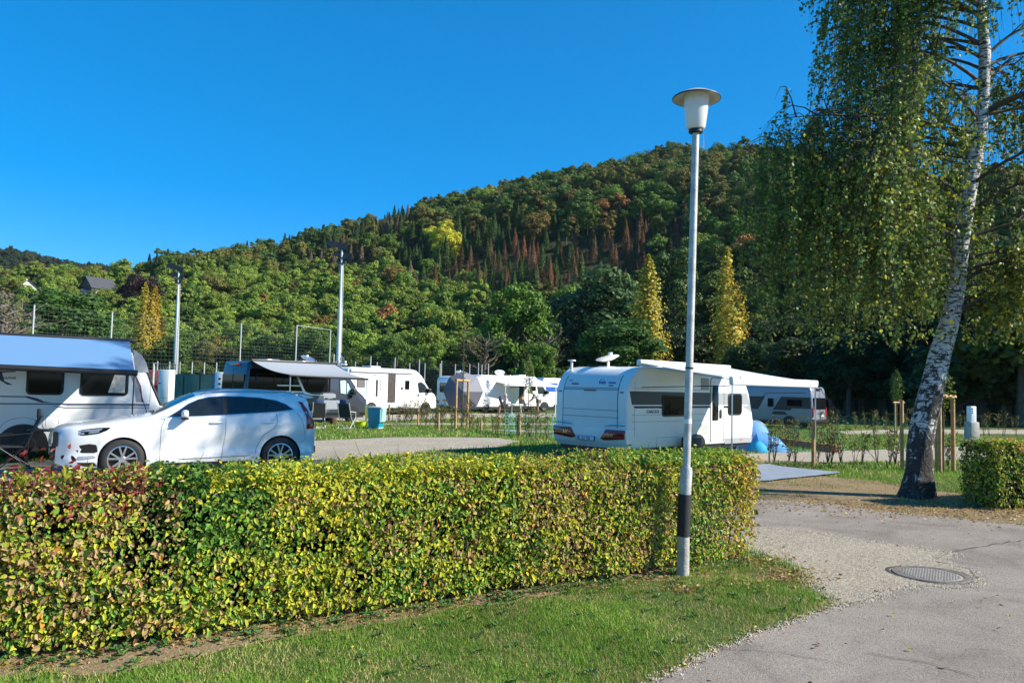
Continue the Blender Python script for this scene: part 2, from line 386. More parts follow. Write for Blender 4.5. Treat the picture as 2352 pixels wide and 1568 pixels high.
sheet('bare_earth', hb_p, DIRT, .0035, 2.0)
tb = wp([(1650, 1140), (1760, 1102), (1880, 1092), (2020, 1105), (2090, 1122), (2200, 1132), (2300, 1150), (2500, 1165), (2500, 1215), (2240, 1196), (2120, 1186), (2020, 1177), (1900, 1160), (1760, 1150), (1650, 1150)])
tb_p = jag(tb, .18, .3, 6)
sheet('bare_earth', tb_p, DIRT, .0035, 2.0)
pad1 = wp([(-700, 1105), (40, 1062), (300, 1045), (600, 1020), (722, 1012), (900, 1004), (1060, 1004), (1150, 1006), (1195, 1013), (1140, 1028), (1000, 1034), (900, 1044), (840, 1052), (700, 1085), (300, 1190), (-100, 1260), (-1200, 1300)])
pad_p = [jag(pad1, .15, .3, 7)]
sheet('gravel_pitch', pad_p[0], GRAV, .004, 2.0)
def strip(pts, s, amp=.25):
    q = jag(wp(pts), amp, .8, s); pad_p.append(q); sheet('gravel_path', q, GRAV, .004, 2.0)
strip([(1700, 1042), (1880, 1036), (2100, 1028), (2300, 1024), (2700, 1024), (2700, 1062), (2300, 1052), (2100, 1058), (1880, 1062), (1700, 1064)], 8)
strip([(1920, 990), (2060, 986), (2300, 986), (2600, 990), (2600, 1000), (2300, 996), (2060, 997), (1940, 998)], 9)
strip([(880, 971.5), (1060, 971), (1300, 972), (1300, 976.5), (1060, 976), (880, 976)], 10, .1)
strip([(360, 964), (620, 958), (860, 951), (1280, 949), (1280, 959), (1060, 960), (880, 966), (700, 970), (360, 977)], 11)
strip([(1100, 985), (1200, 987), (1290, 990), (1290, 994), (1180, 992)], 12, .1)
# cracks along the asphalt edges
def crack(pts, wd, s):
    P = [gp(x, y) for x, y in pts]; Q = []
    for a, b in zip(P, P[1:]):
        k = max(2, int((b-a).length/.06))
        for j in range(k): Q.append(a+(b-a)*j/k)
    Q.append(P[-1]); n = len(Q); vs = []
    for i, p in enumerate(Q):
        d = (Q[min(i+1, n-1)]-Q[max(i-1, 0)]).normalized(); nn = Vector((-d.y, d.x, 0)); o = (float(fbm(i*.35, s, s, 3))-.5)*.09; h = wd*(.3+1.2*float(vn(i*.8, s, 9)))/2
        if i in (0, n-1): h = .001
        vs += [p+nn*(o-h)+Vector((0, 0, .0115)), p+nn*(o+h)+Vector((0, 0, .0115))]
    m = MB(); m.add(vs, [(2*i, 2*i+2, 2*i+3, 2*i+1) for i in range(n-1)]); return m
CRK = pm('crack_dark', (.05, .045, .04), .95, var=.4, scale=30)  # dark mottled tone for the cracks and the manhole joint
for k, (pts, wd) in enumerate([([(1735, 1212), (1850, 1221), (1960, 1239), (2110, 1257), (2185, 1270), (2150, 1288)], .022), ([(2185, 1270), (2260, 1255), (2352, 1240)], .015), ([(2150, 1290), (2225, 1308), (2246, 1330), (2200, 1345)], .025),
                               ([(1620, 1492), (1800, 1502), (1960, 1530)], .006), ([(1980, 1500), (2150, 1530), (2240, 1556)], .007), ([(2040, 1350), (2000, 1375), (1940, 1392)], .008)]):
    tag(crack(pts, wd, k*3+1).build('asphalt_crack', CRK, smooth=False), kind='structure')
# ------------------------------------------------------------------ hills
HX = [-900, -300, 0, 150, 250, 300, 380, 500, 600, 700, 755, 860, 952, 1112, 1268, 1425, 1514, 1600, 1728, 1850, 2000, 2150, 2300, 2450, 2700, 3200]
HY = [650, 640, 640, 634, 650, 640, 612, 600, 590, 562, 545, 525, 498, 450, 417, 390, 368, 362, 362, 384, 415, 455, 440, 425, 430, 470]
HFOOT = [330, 300, 270, 255, 250, 245, 235, 222, 212, 203, 200, 190, 182, 172, 165, 158, 152, 146, 135, 122, 105, 90, 78, 70, 62, 52]
HCR = [520, 500, 480, 470, 465, 470, 480, 500, 510, 515, 515, 512, 508, 500, 492, 485, 480, 470, 450, 430, 400, 370, 350, 335, 320, 300]
HX = np.array(HX, float); TH = (HX-PW/2)/FOC
SKY = []
for hx, hy, hc in zip(HX, HY, HCR):
    d = ray(hx, hy); SKY.append(CAMH + d.z/d.y*hc/math.hypot(1, d.x/d.y))
SKY = np.array(SKY)-7.0
def hill(x, y):
    x = np.asarray(x, float); y = np.asarray(y, float); r = np.hypot(x, y); t = x/np.maximum(y, .3*r)
    f = np.interp(t, TH, HFOOT); c = np.interp(t, TH, HCR); h = np.interp(t, TH, SKY)
    u = (r-f)/(c-f); rise = np.where(u < 1, ss(np.clip(u, 0, 1)*.82+.06)*1.0, 1)
    rise = (rise-ss(.06))/(ss(.88)-ss(.06)); rise = np.clip(rise, 0, 1)
    bump = (fbm(x/70, y/70, 21, 3)-.5)*22*np.clip(u*1.5, 0, 1)*np.clip((1.15-u)*2.2, 0, 1)
    back = np.clip((r-c)/400, 0, 1)
    return rise*h*(1-.55*ss(back)) + bump*(u > 0) - 1.0*(u < 0.01)
def polar_terrain(name, t0, t1, nt_, r0, r1, nr, fz, m):
    T = np.linspace(t0, t1, nt_); A = np.arctan(T); S = np.linspace(0, 1, nr)
    AA, SS_ = np.meshgrid(A, S); f0 = r0(np.tan(AA)); f1 = r1(np.tan(AA)); RR = f0+(f1-f0)*SS_
    x = RR*np.sin(AA); y = RR*np.cos(AA); z = fz(x, y); V = np.stack([x, y, z], -1).reshape(-1, 3); I = np.arange(nt_*nr).reshape(nr, nt_)
    F = np.stack([I[:-1, :-1], I[:-1, 1:], I[1:, 1:], I[1:, :-1]], -1).reshape(-1, 4)
    return tag(npmesh(name, V, F, None, [m], smooth=True), kind='structure')
HILLM = groundmat('forest_floor', (.03, [(.4, (.025, .04, .012)), (.6, (.05, .06, .02))]), (.5, [(.35, (.02, .03, .01)), (.7, (.07, .065, .03))]), .8, 2)
polar_terrain('hill', -1.1, 1.25, 150, lambda t: np.interp(t, TH, HFOOT)-3, lambda t: np.interp(t, TH, HCR)+260, 70, hill, HILLM)
# far ridge on the left
def ridge(x, y):
    x = np.asarray(x, float); y = np.asarray(y, float); r = np.hypot(x, y); t = x/y
    px_ = PW/2+FOC*t; sk = np.interp(px_, [-600, -100, 0, 60, 120, 180, 245, 285, 330, 500], [520, 552, 572, 585, 598, 607, 612, 640, 655, 700])
    hh = (866-sk)/FOC*1050*y/r-13
    u = np.clip((r-620)/430, 0, 1); return hh*ss(u)*(1-.5*ss((r-1050)/500)) - 1
polar_terrain('hill', -1.1, -.38, 60, lambda t: t*0+600, lambda t: t*0+1500, 30, ridge, HILLM)

# ---- tree variants as leaf meshes (white-ish leaf values are multiplied by each tree's own tint)
def blob_crown(nb, rad, z0, z1, nl, ls, elong=1.0, drop=.15, sharp=.62):
    """leaf centres/normals for a crown made of many overlapping clumps"""
    zc = (z0+z1)/2; hz = (z1-z0)/2
    d = rdir(nb); d[:, 2] = np.abs(d[:, 2])*np.sign(rng.random(nb)-.28); rr = rng.uniform(.35, .8, nb)
    env = 1.0
    bc = np.stack([d[:, 0]*rad*rr, d[:, 1]*rad*rr, zc+d[:, 2]*hz*rr*1.0], 1)
    br = rad*rng.uniform(.15, .38, nb)
    w_ = br**2; k = rng.choice(nb, nl, p=w_/w_.sum()); dd = rdir(nl); dd[:, 2] = np.where(dd[:, 2] < -.35, -dd[:, 2], dd[:, 2])
    rad_ = rng.uniform(.72, 1.12, nl)**1.0
    C = bc[k]+dd*(br[k]*rad_)[:, None]*np.array([1, 1, .8*elong])
    N = unit(dd+rdir(nl)*.55); val = rng.uniform(.7, 1.25, nl)*(.85+.3*rng.random(nb)[k]); return C, N, val
def mk_leaves(C, N, val, ls, hue=None, asp=.7):
    n = len(C); D = unit(np.cross(N, rdir(n))); l = ls*rng.uniform(.6, 1.3, n)
    c = np.stack([val*1.0, val, val], 1)
    if hue is not None: c = c*hue
    return leafquads(C-D*(l/2)[:, None], D, N, l, l*asp, c)
def variant(name, C, N, val, ls, trunk, mats, link=False, hue=None, asp=.7):
    V, F, Cc = mk_leaves(C, N, val, ls, hue, asp); n = len(V)
    tv, tf = joinq(trunk); V2 = np.concatenate([V, tv]); F2 = np.concatenate([F, tf+n]); C2 = np.concatenate([Cc, np.ones((len(tv), 3))])
    return npmesh(name, V2, F2, C2, mats, np.concatenate([np.zeros(len(F)), np.ones(len(tf))]), link=link)
def btrunk(h, r, nbr=6, spread=2.4):
    P = [tubeq([(0, 0, -.5), (.1, 0, h*.3), (.05, .15, h*.62), (0, .1, h*.9)], [r*1.2, r*.9, r*.55, r*.12], 6)]
    for i in range(nbr):
        a = rng.uniform(0, 6.28); z = h*rng.uniform(.28, .7); L = spread*rng.uniform(.6, 1.1)
        P.append(tubeq([(0, .05, z), (math.cos(a)*L*.5, math.sin(a)*L*.5, z+L*.45), (math.cos(a)*L, math.sin(a)*L, z+L*.7)], [r*.4, r*.25, r*.06], 4))
    return P
FLEAF = leafmat('forest_leaf', .2, inst='tint', rough=.6, spec=.15)
OLEAF = leafmat('tree_leaf', .22, objcol=True, rough=.55, spec=.2)
FBARK = pm('forest_bark', (.11, .09, .07), .9, var=.3, scale=3)
PBARK = pm('pale_dead_bark', (.17, .13, .10), .9, var=.3, scale=3)
FM = [FLEAF, FBARK]
def conifer_pts(h, rad, nl, z0=.12, dead=False):
    u = rng.random(nl)**.75; z = h*(z0+(1-z0)*u); nlay = 16; zz = np.floor(u*nlay)/nlay
    rr = rad*(1-zz)*(.45+.6*rng.random(nl))*(.75+.4*vn(zz*40, rng.integers(0, 7, nl), 3)); a = rng.uniform(0, 6.283, nl)
    if dead: rr = rr*.9
    C = np.stack([np.cos(a)*rr, np.sin(a)*rr, z-rr*.28], 1); N = unit(np.stack([np.cos(a)*.6, np.sin(a)*.6, np.full(nl, .75)], 1)+rdir(nl)*.4)
    return C, N, rng.uniform(.65, 1.3, nl)
fvars = []
for k, (nb, rad, z0, z1) in enumerate([(34, 4.8, .2, 12.5), (44, 5.2, .2, 13.5), (26, 3.7, .2, 14.5)]):
    C, N, v = blob_crown(nb, rad, z0, z1, 3800, .6); fvars.append(variant('forest_tree', C, N, v, .54, btrunk(12, .25, 3), FM))
for k in range(2):
    C, N, v = conifer_pts(17, 3.6, 2600); fvars.append(variant('forest_tree', C, N, v, .7, [tubeq([(0, 0, -.5), (0, 0, 16.8)], [.22, .03], 5)], FM, asp=.6))
for k in range(2):
    C, N, v = conifer_pts(15, 3.3, 1900, .12, True); fvars.append(variant('forest_tree', C, N, v, .62, [tubeq([(0, 0, -.5), (0, 0, 14.6)], [.15, .04], 5)], [FLEAF, PBARK], asp=.4))

def gn_forest(name, P, idx, rot, scl, tint, sources):
    me = bpy.data.meshes.new(name); n = len(P); me.vertices.add(n); me.vertices.foreach_set('co', P.astype(np.float32).ravel())
    for nm, ty, d in (('vidx', 'INT', idx), ('yaw', 'FLOAT', rot), ('siz', 'FLOAT', scl)):
        a = me.attributes.new(nm, ty, 'POINT'); a.data.foreach_set('value', np.asarray(d, np.int32 if ty == 'INT' else np.float32))
    a = me.attributes.new('tint', 'FLOAT_COLOR', 'POINT'); a.data.foreach_set('color', np.concatenate([tint, np.ones((n, 1))], 1).astype(np.float32).ravel())
    o = bpy.data.objects.new(name, me); col.objects.link(o)
    g = bpy.data.node_groups.new(name, 'GeometryNodeTree'); g.interface.new_socket('Geometry', in_out='INPUT', socket_type='NodeSocketGeometry'); g.interface.new_socket('Geometry', in_out='OUTPUT', socket_type='NodeSocketGeometry')
    N = g.nodes; L = g.links; gi = N.new('NodeGroupInput'); go = N.new('NodeGroupOutput'); jn = N.new('GeometryNodeJoinGeometry')
    def na(nm, ty):
        x = N.new('GeometryNodeInputNamedAttribute'); x.data_type = ty; x.inputs['Name'].default_value = nm; return x.outputs['Attribute']
    A = na('vidx', 'INT'); cx = N.new('ShaderNodeCombineXYZ'); L.new(na('yaw', 'FLOAT'), cx.inputs[2]); sz = na('siz', 'FLOAT')
    for k, s in enumerate(sources):
        ip = N.new('GeometryNodeInstanceOnPoints'); oi = N.new('GeometryNodeObjectInfo'); oi.inputs['Object'].default_value = s; oi.inputs['As Instance'].default_value = True
        cp = N.new('FunctionNodeCompare'); cp.data_type = 'INT'; cp.operation = 'EQUAL'
        ia = [i for i in cp.inputs if i.type == 'INT']; L.new(A, ia[0]); ia[1].default_value = k
        L.new(gi.outputs[0], ip.inputs['Points']); L.new(cp.outputs[0], ip.inputs['Selection']); L.new(oi.outputs['Geometry'], ip.inputs['Instance'])
        L.new(cx.outputs[0], ip.inputs['Rotation']); L.new(sz, ip.inputs['Scale']); L.new(ip.outputs[0], jn.inputs[0])
    L.new(jn.outputs[0], go.inputs[0])
    md = o.modifiers.new('forest', 'NODES'); md.node_group = g
    return tag(o, kind='stuff')
def scatter_polar(t0, t1, r0, r1, step, jitter=.45):
    P = []; a0, a1 = math.atan(t0), math.atan(t1); r = min(r0(t) for t in np.linspace(t0, t1, 9))
    rm = max(r1(t) for t in np.linspace(t0, t1, 9)); i = 0
    while r < rm:
        n = int((a1-a0)*r/step); a = a0+(a1-a0)*(np.arange(n)+.5*(i % 2)+rng.uniform(-jitter, jitter, n))/n; rr = r+rng.uniform(-jitter, jitter, n)*step
        t = np.tan(a); k = (rr > r0(t)) & (rr < r1(t)); P.append(np.stack([rr*np.sin(a), rr*np.cos(a)], 1)[k]); r += step*.87; i += 1
    return np.concatenate(P)
P = scatter_polar(-.85, .9, lambda t: np.interp(t, TH, HFOOT)+6, lambda t: np.interp(t, TH, HCR)+25, 6.4, .8)
z = hill(P[:, 0], P[:, 1]); P3 = np.column_stack([P, z]); q = topx(P3+np.array([0, 0, 6])); n = len(P)
qx, qy = q[:, 0], q[:, 1]; rn = rng.random(n); nz = fbm(P[:, 0]/28, P[:, 1]/28, 31, 3)
skyy = np.interp(qx, HX, HY)
idx = rng.integers(0, 3, n); tint = np.empty((n, 3))
base = np.array([(.065, .115, .02), (.042, .08, .018), (.098, .145, .025), (.078, .085, .022), (.095, .078, .022)])
ci = np.where(nz < .36, 1, np.where(nz < .5, 0, np.where(nz < .6, 2, np.where(rn < .5, 3, 0))))
ci = np.where(rn > .96, 4, ci)
upper = (qy-skyy) < 95; ci = np.where(upper & (rn < .3), 1, ci); ci = np.where(upper & (rn >= .3) & (rn < .75), 3, ci)
lower = (qx < 1130) & (qy > 620); ci = np.where(lower & (rn < .62), 2, ci)
tint[:] = base[ci]
con = inpoly(qx, qy, [(880, 590), (950, 540), (1180, 505), (1560, 500), (1600, 560), (1560, 640), (1250, 700), (1040, 690)]) & (rn < .85)
dead = inpoly(qx, qy, [(1030, 590), (1180, 560), (1330, 540), (1400, 500), (1590, 490), (1590, 610), (1450, 650), (1260, 660), (1040, 670)]) & (rng.random(n) < .6)
dead |= inpoly(qx, qy, [(690, 600), (760, 560), (935, 490), (960, 520), (860, 600), (740, 640)]) & (rn < .5)
dead |= inpoly(qx, qy, [(930, 640), (1050, 620), (1060, 680), (960, 700)]) & (rn < .5)
idx = np.where(con, rng.integers(3, 5, n), idx); tint[con] = (.036, .068, .022)
crest = ((qy-skyy) < 30) & (qx > 300) & (qx < 960) & (rn > .55); idx = np.where(crest, 3, idx); tint[crest] = (.032, .06, .022)
idx = np.where(dead, rng.integers(5, 7, n), idx)
br = np.array([(.135, .068, .036), (.115, .075, .046), (.085, .06, .034)]); tint[dead] = br[rng.integers(0, 3, dead.sum())]
gd = dead & (qx < 960); tint[gd] = (.12, .10, .07)
right = qx > 1750; tint[right & ~dead] *= .7  # right-hand trees darkened in the tint as painted shade
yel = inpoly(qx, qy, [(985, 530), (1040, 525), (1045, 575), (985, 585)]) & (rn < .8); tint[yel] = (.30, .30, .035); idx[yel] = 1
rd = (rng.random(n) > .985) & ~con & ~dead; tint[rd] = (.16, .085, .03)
tint *= rng.uniform(.75, 1.25, (n, 1))*np.where((qx > 1450) & (qy > 600), .85, 1.85)[:, None]*np.array([1.08, 1.0, .9])  # lower right kept dim in the tint, painting the hill's shade
scl = rng.uniform(.72, 1.15, n)*np.where(qx > 1700, 1.1, 1.0)*np.where(idx >= 5, .72, np.where(idx >= 3, .72, 1))*np.where(idx >= 3, rng.uniform(.6, 1.25, n), rng.uniform(.8, 1.2, n))*np.where(np.hypot(P[:, 0], P[:, 1]) < 230, .9, 1)
keep = ~(((qx > 210) & (qx < 240) & (qy > 662) & (qy < 688)) | ((qx > 48) & (qx < 76) & (qy > 660) & (qy < 688)))
print('forest trees', keep.sum())
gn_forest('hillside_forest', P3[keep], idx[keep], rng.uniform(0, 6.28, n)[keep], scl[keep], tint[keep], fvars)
P = scatter_polar(-.8, -.44, lambda t: t*0+640, lambda t: t*0+1080, 11)
z = ridge(P[:, 0], P[:, 1]); n = len(P); tt = np.array([(.045, .065, .028), (.035, .055, .026), (.065, .078, .032), (.085, .065, .035)])[rng.choice(4, n, p=[.4, .35, .18, .07])]
gn_forest('distant_forest', np.column_stack([P, z]), rng.integers(0, 3, n), rng.uniform(0, 6.28, n), rng.uniform(.9, 1.4, n), tt*rng.uniform(.8, 1.2, (n, 1)), fvars[:3])
print('ridge trees', n)

# ---- individual trees along the foot of the hill
TRUNKM = FBARK
def tree_proto(kind):
    r = empty(dict(b='broadleaf_tree', p='poplar_tree', c='conifer_tree', s='shrub', d='bare_tree')[kind], (0, 0, 0))
    if kind == 'b':
        C, N, v = blob_crown(52, 4.8, [.6, 1.4, -.4][len([q for q in protos if q[0] == 'b']) % 3], 14.5, 8500, .4); tr = btrunk(13, .3, 8, 3.2); ls, asp = .40, .75
    elif kind == 'p':
        n = 12000; u = rng.random(n)**.85; ng = 26; ga = rng.uniform(0, 6.28, ng); gr = rng.uniform(.1, 1.35, ng); k = rng.integers(0, ng, n)
        env = np.sin(np.clip(u*.93+.07, 0, 1)*math.pi)**.55; zc = 1+u*21
        cx = np.cos(ga[k])*gr[k]*1.7*env+rng.normal(0, .5, n)*env; cy = np.sin(ga[k])*gr[k]*1.7*env+rng.normal(0, .42, n)*env
        top = 22*np.clip(1.08-gr*.5+rng.normal(0, .10, ng), .3, 1)[k]; kk = zc < top; C = np.stack([cx, cy, zc], 1)[kk]; n = len(C); N = unit(np.stack([C[:, 0], C[:, 1], C[:, 2]*0+.3], 1)+rdir(n)*.7); v = rng.uniform(.65, 1.3, n)
        tr = [tubeq([(0, 0, -.5), (0, 0, 10), (0, 0, 20)], [.35, .2, .04], 6)]; ls, asp = .36, .8
    elif kind == 'c':
        C, N, v = conifer_pts(16, 2.8, 5000); tr = [tubeq([(0, 0, -.5), (0, 0, 15.8)], [.25, .03], 6)]; ls, asp = .42, .4
    elif kind == 's':
        C, N, v = blob_crown(14, 2.4, .2, 4.0, 3600, .3); tr = btrunk(3.2, .09, 6, 1.4); ls, asp = .28, .7
    else:
        C, N, v = blob_crown(8, 2.4, 3, 8.5, 260, .2); ls, asp = .22, .6; tr = btrunk(8, .16, 10, 2.6)
        for i in range(26):
            a = rng.uniform(0, 6.28); z0 = rng.uniform(2.5, 7); L = rng.uniform(1.2, 2.8); tr.append(tubeq([(0, 0, z0), (math.cos(a)*L*.6, math.sin(a)*L*.6, z0+L*.4), (math.cos(a+.3)*L, math.sin(a+.3)*L, z0+L*1.0)], [.07, .04, .012], 4))
    Vv, Ff, Cc = mk_leaves(C, N, v, ls, None, asp); npmesh('crown', Vv, Ff, Cc, [OLEAF], parent=r)
    tv, tf = joinq(tr); npmesh('trunk', tv, tf, None, [PBARK if kind == 'd' else FBARK], parent=r, smooth=True); return r
protos = {}
def plant_tree(kind, x, ytop, ybase, Yd, tintc, label=None, group='trees in the belt at the foot of the hill', var=0, wide=1.0, cat='tree', onhill=True):
    """Yd: distance; height fitted from its top"""
    key = (kind, var); hh = dict(b=14.8, p=22, c=16, s=4.2, d=9)[kind]
    if key not in protos: r = protos[key] = tree_proto(kind); first = True
    else: r = protos[key]; first = False
    p = at(x, ytop, Yd); g = float(hill(p.x, p.y)) if onhill else float(gz(p.x, p.y)); g = max(g, -1.0) if onhill else g
    d = np.hypot(p.x, p.y); 
    if onhill and g < -.9: g = 0.0
    s = max(.15, (p.z-g)/hh)
    o = r if first else copy_tree(r)
    o.location = (p.x, p.y, g-.05); o.rotation_euler = (0, 0, rng.uniform(0, 6.28)); o.scale = (s*wide, s*wide, s)
    for ch in o.children: ch.color = (*tintc, 1)
    tag(o, label, cat, group); return o
GB, GD, GL, YG, OC = (.055, .10, .018), (.026, .050, .013), (.095, .155, .022), (.33, .24, .022), (.10, .10, .03)
T = plant_tree
T('p', 1490, 583, 860, 120, (.46, .38, .05), 'tall yellow columnar poplar left of the lamp post, golden leaves down to its foot', 'yellow poplars below the hill', 0, 1.45)
T('p', 1672, 565, 860, 112, (.48, .38, .045), 'tall yellow columnar poplar just right of the lamp post', 'yellow poplars below the hill', 1, 1.2)
T('p', 335, 648, 850, 215, (.34, .27, .03), 'yellow poplar far behind the ball fence on the left', 'yellow poplars below the hill', 0, 1.25)
T('p', 357, 655, 850, 217, (.36, .24, .03), 'second, slimmer yellow crown close beside the yellow poplar behind the ball fence', 'yellow poplars below the hill', 0, 1.5)
T('b', 1190, 628, 870, 140, (.10, .19, .022), 'bright green tree with a pointed top standing alone in the middle of the belt', None, 0, .95)
T('b', 1400, 585, 860, 160, (.055, .105, .03), 'big pale green tree with open branches left of the yellow poplar', None, 1, 1.25)
T('b', 1330, 625, 870, 158, (.05, .09, .03), 'grey green tree tucked left of the big open tree', None, 2, 1.0)
T('b', 1550, 545, 860, 180, GB, 'round green tree top right behind the left yellow poplar', None, 0, .8)
T('b', 1250, 765, 870, 105, (.11, .19, .025), 'small bright green bushy tree in front of the dark gap', None, 2, .8)
T('b', 1420, 705, 880, 112, (.055, .12, .022), 'dark leafy tree with bright edges in front of the pale tree', None, 1, 1.6)
T('s', 1210, 805, 880, 92, (.06, .11, .02), 'slender green sapling crown above the motorhome roof', None, 0, .35)
T('d', 1115, 742, 860, 118, OC, 'bare greyish branched tree between the green trees', 'bare trees', 0, 1.2)
T('d', 1262, 735, 860, 125, OC, 'thin bare tree over the dark gap in the belt', 'bare trees', 0, 1.1)
T('d', 20, 650, 850, 120, (.2, .17, .13), 'grey brown thinly leaved tree at the left edge of the picture', 'bare trees', 0, 1.7)
T('b', -40, 640, 850, 130, (.13, .12, .08), 'pale brown willowy tree cut by the left edge', None, 1, 1.2)
T('b', 150, 648, 850, 190, (.055, .12, .02), 'broad bright green tree behind the ball fence on the far left', None, 0, 1.7)
T('b', 325, 612, 850, 300, (.035, .02, .02), 'dark purple leaved tree on the skyline', None, 1, 1.1)
T('b', 1655, 343, 600, 440, (.022, .045, .02), 'single dark tree standing up from the hill crest right of the mast', None, 0, 1.5)
k = 0
shared = 'green tree in the continuous wooded belt along the hill foot'
for x in range(90, 2420, 38):
    xx = x+rng.uniform(-14, 14); f = float(np.interp((xx-PW/2)/FOC, TH, HFOOT)); Yd = (f-2)*rng.uniform(.93, 1.02)/math.hypot(1, (xx-PW/2)/FOC)
    top = 878-(rng.uniform(11, 16.5)-1.85)/Yd*FOC + (xx-1176)*.022
    tc = [GB, GL, GD, (.07, .115, .02), (.045, .085, .018), OC][rng.choice(6, p=[.22, .26, .12, .2, .12, .08])] if xx < 1150 else [GB, GD, (.038, .07, .02), (.05, .08, .02)][rng.integers(0, 4)]
    tc = tuple(c*(.75 if xx > 1700 else 1.0 if xx > 1300 else 1.5) for c in tc)  # belt dims toward the right, shade painted into the leaf tint
    T('b', xx, top, 0, Yd, tc, zlabel(x, 'belt tree'), 'belt trees', int(rng.integers(0, 3)), rng.uniform(.85, 1.3)); k += 1
for x in range(430, 2400, 52):
    xx = x+rng.uniform(-20, 20); f = float(np.interp((xx-PW/2)/FOC, TH, HFOOT)); Yd = (f-14)*rng.uniform(.86, .98)/math.hypot(1, (xx-PW/2)/FOC); Yd = max(Yd, 62)
    top = 884-(rng.uniform(3.6, 7)-1.85)/Yd*FOC + (xx-1176)*.022
    tc = [GL, (.08, .12, .022), GB, OC][rng.integers(0, 4)] if xx < 1100 else [(.07, .10, .022), GD, (.04, .07, .02)][rng.integers(0, 3)]
    T('s', xx, top, 0, Yd, tc, zlabel(x, 'low shrub'), 'shrubs along the hill foot', int(rng.integers(0, 2)), rng.uniform(1.1, 1.7), cat='shrub')
for px_, yt, Yd, tc, lb in [(1210, 700, 150, (.05, .09, .02), 'dark green tree right behind the bright pointed tree'), (1830, 750, 80, (.05, .07, .02), 'yellowish green bushy tree over the grey camper van'), (1950, 735, 74, (.03, .06, .018), 'deep green tree in the shade left of the birch trunk'), (1720, 760, 95, (.05, .085, .02), 'green bushy tree behind the white awning')]:
    T('b', px_, yt, 0, Yd, tc, lb, None, 2, 1.5)
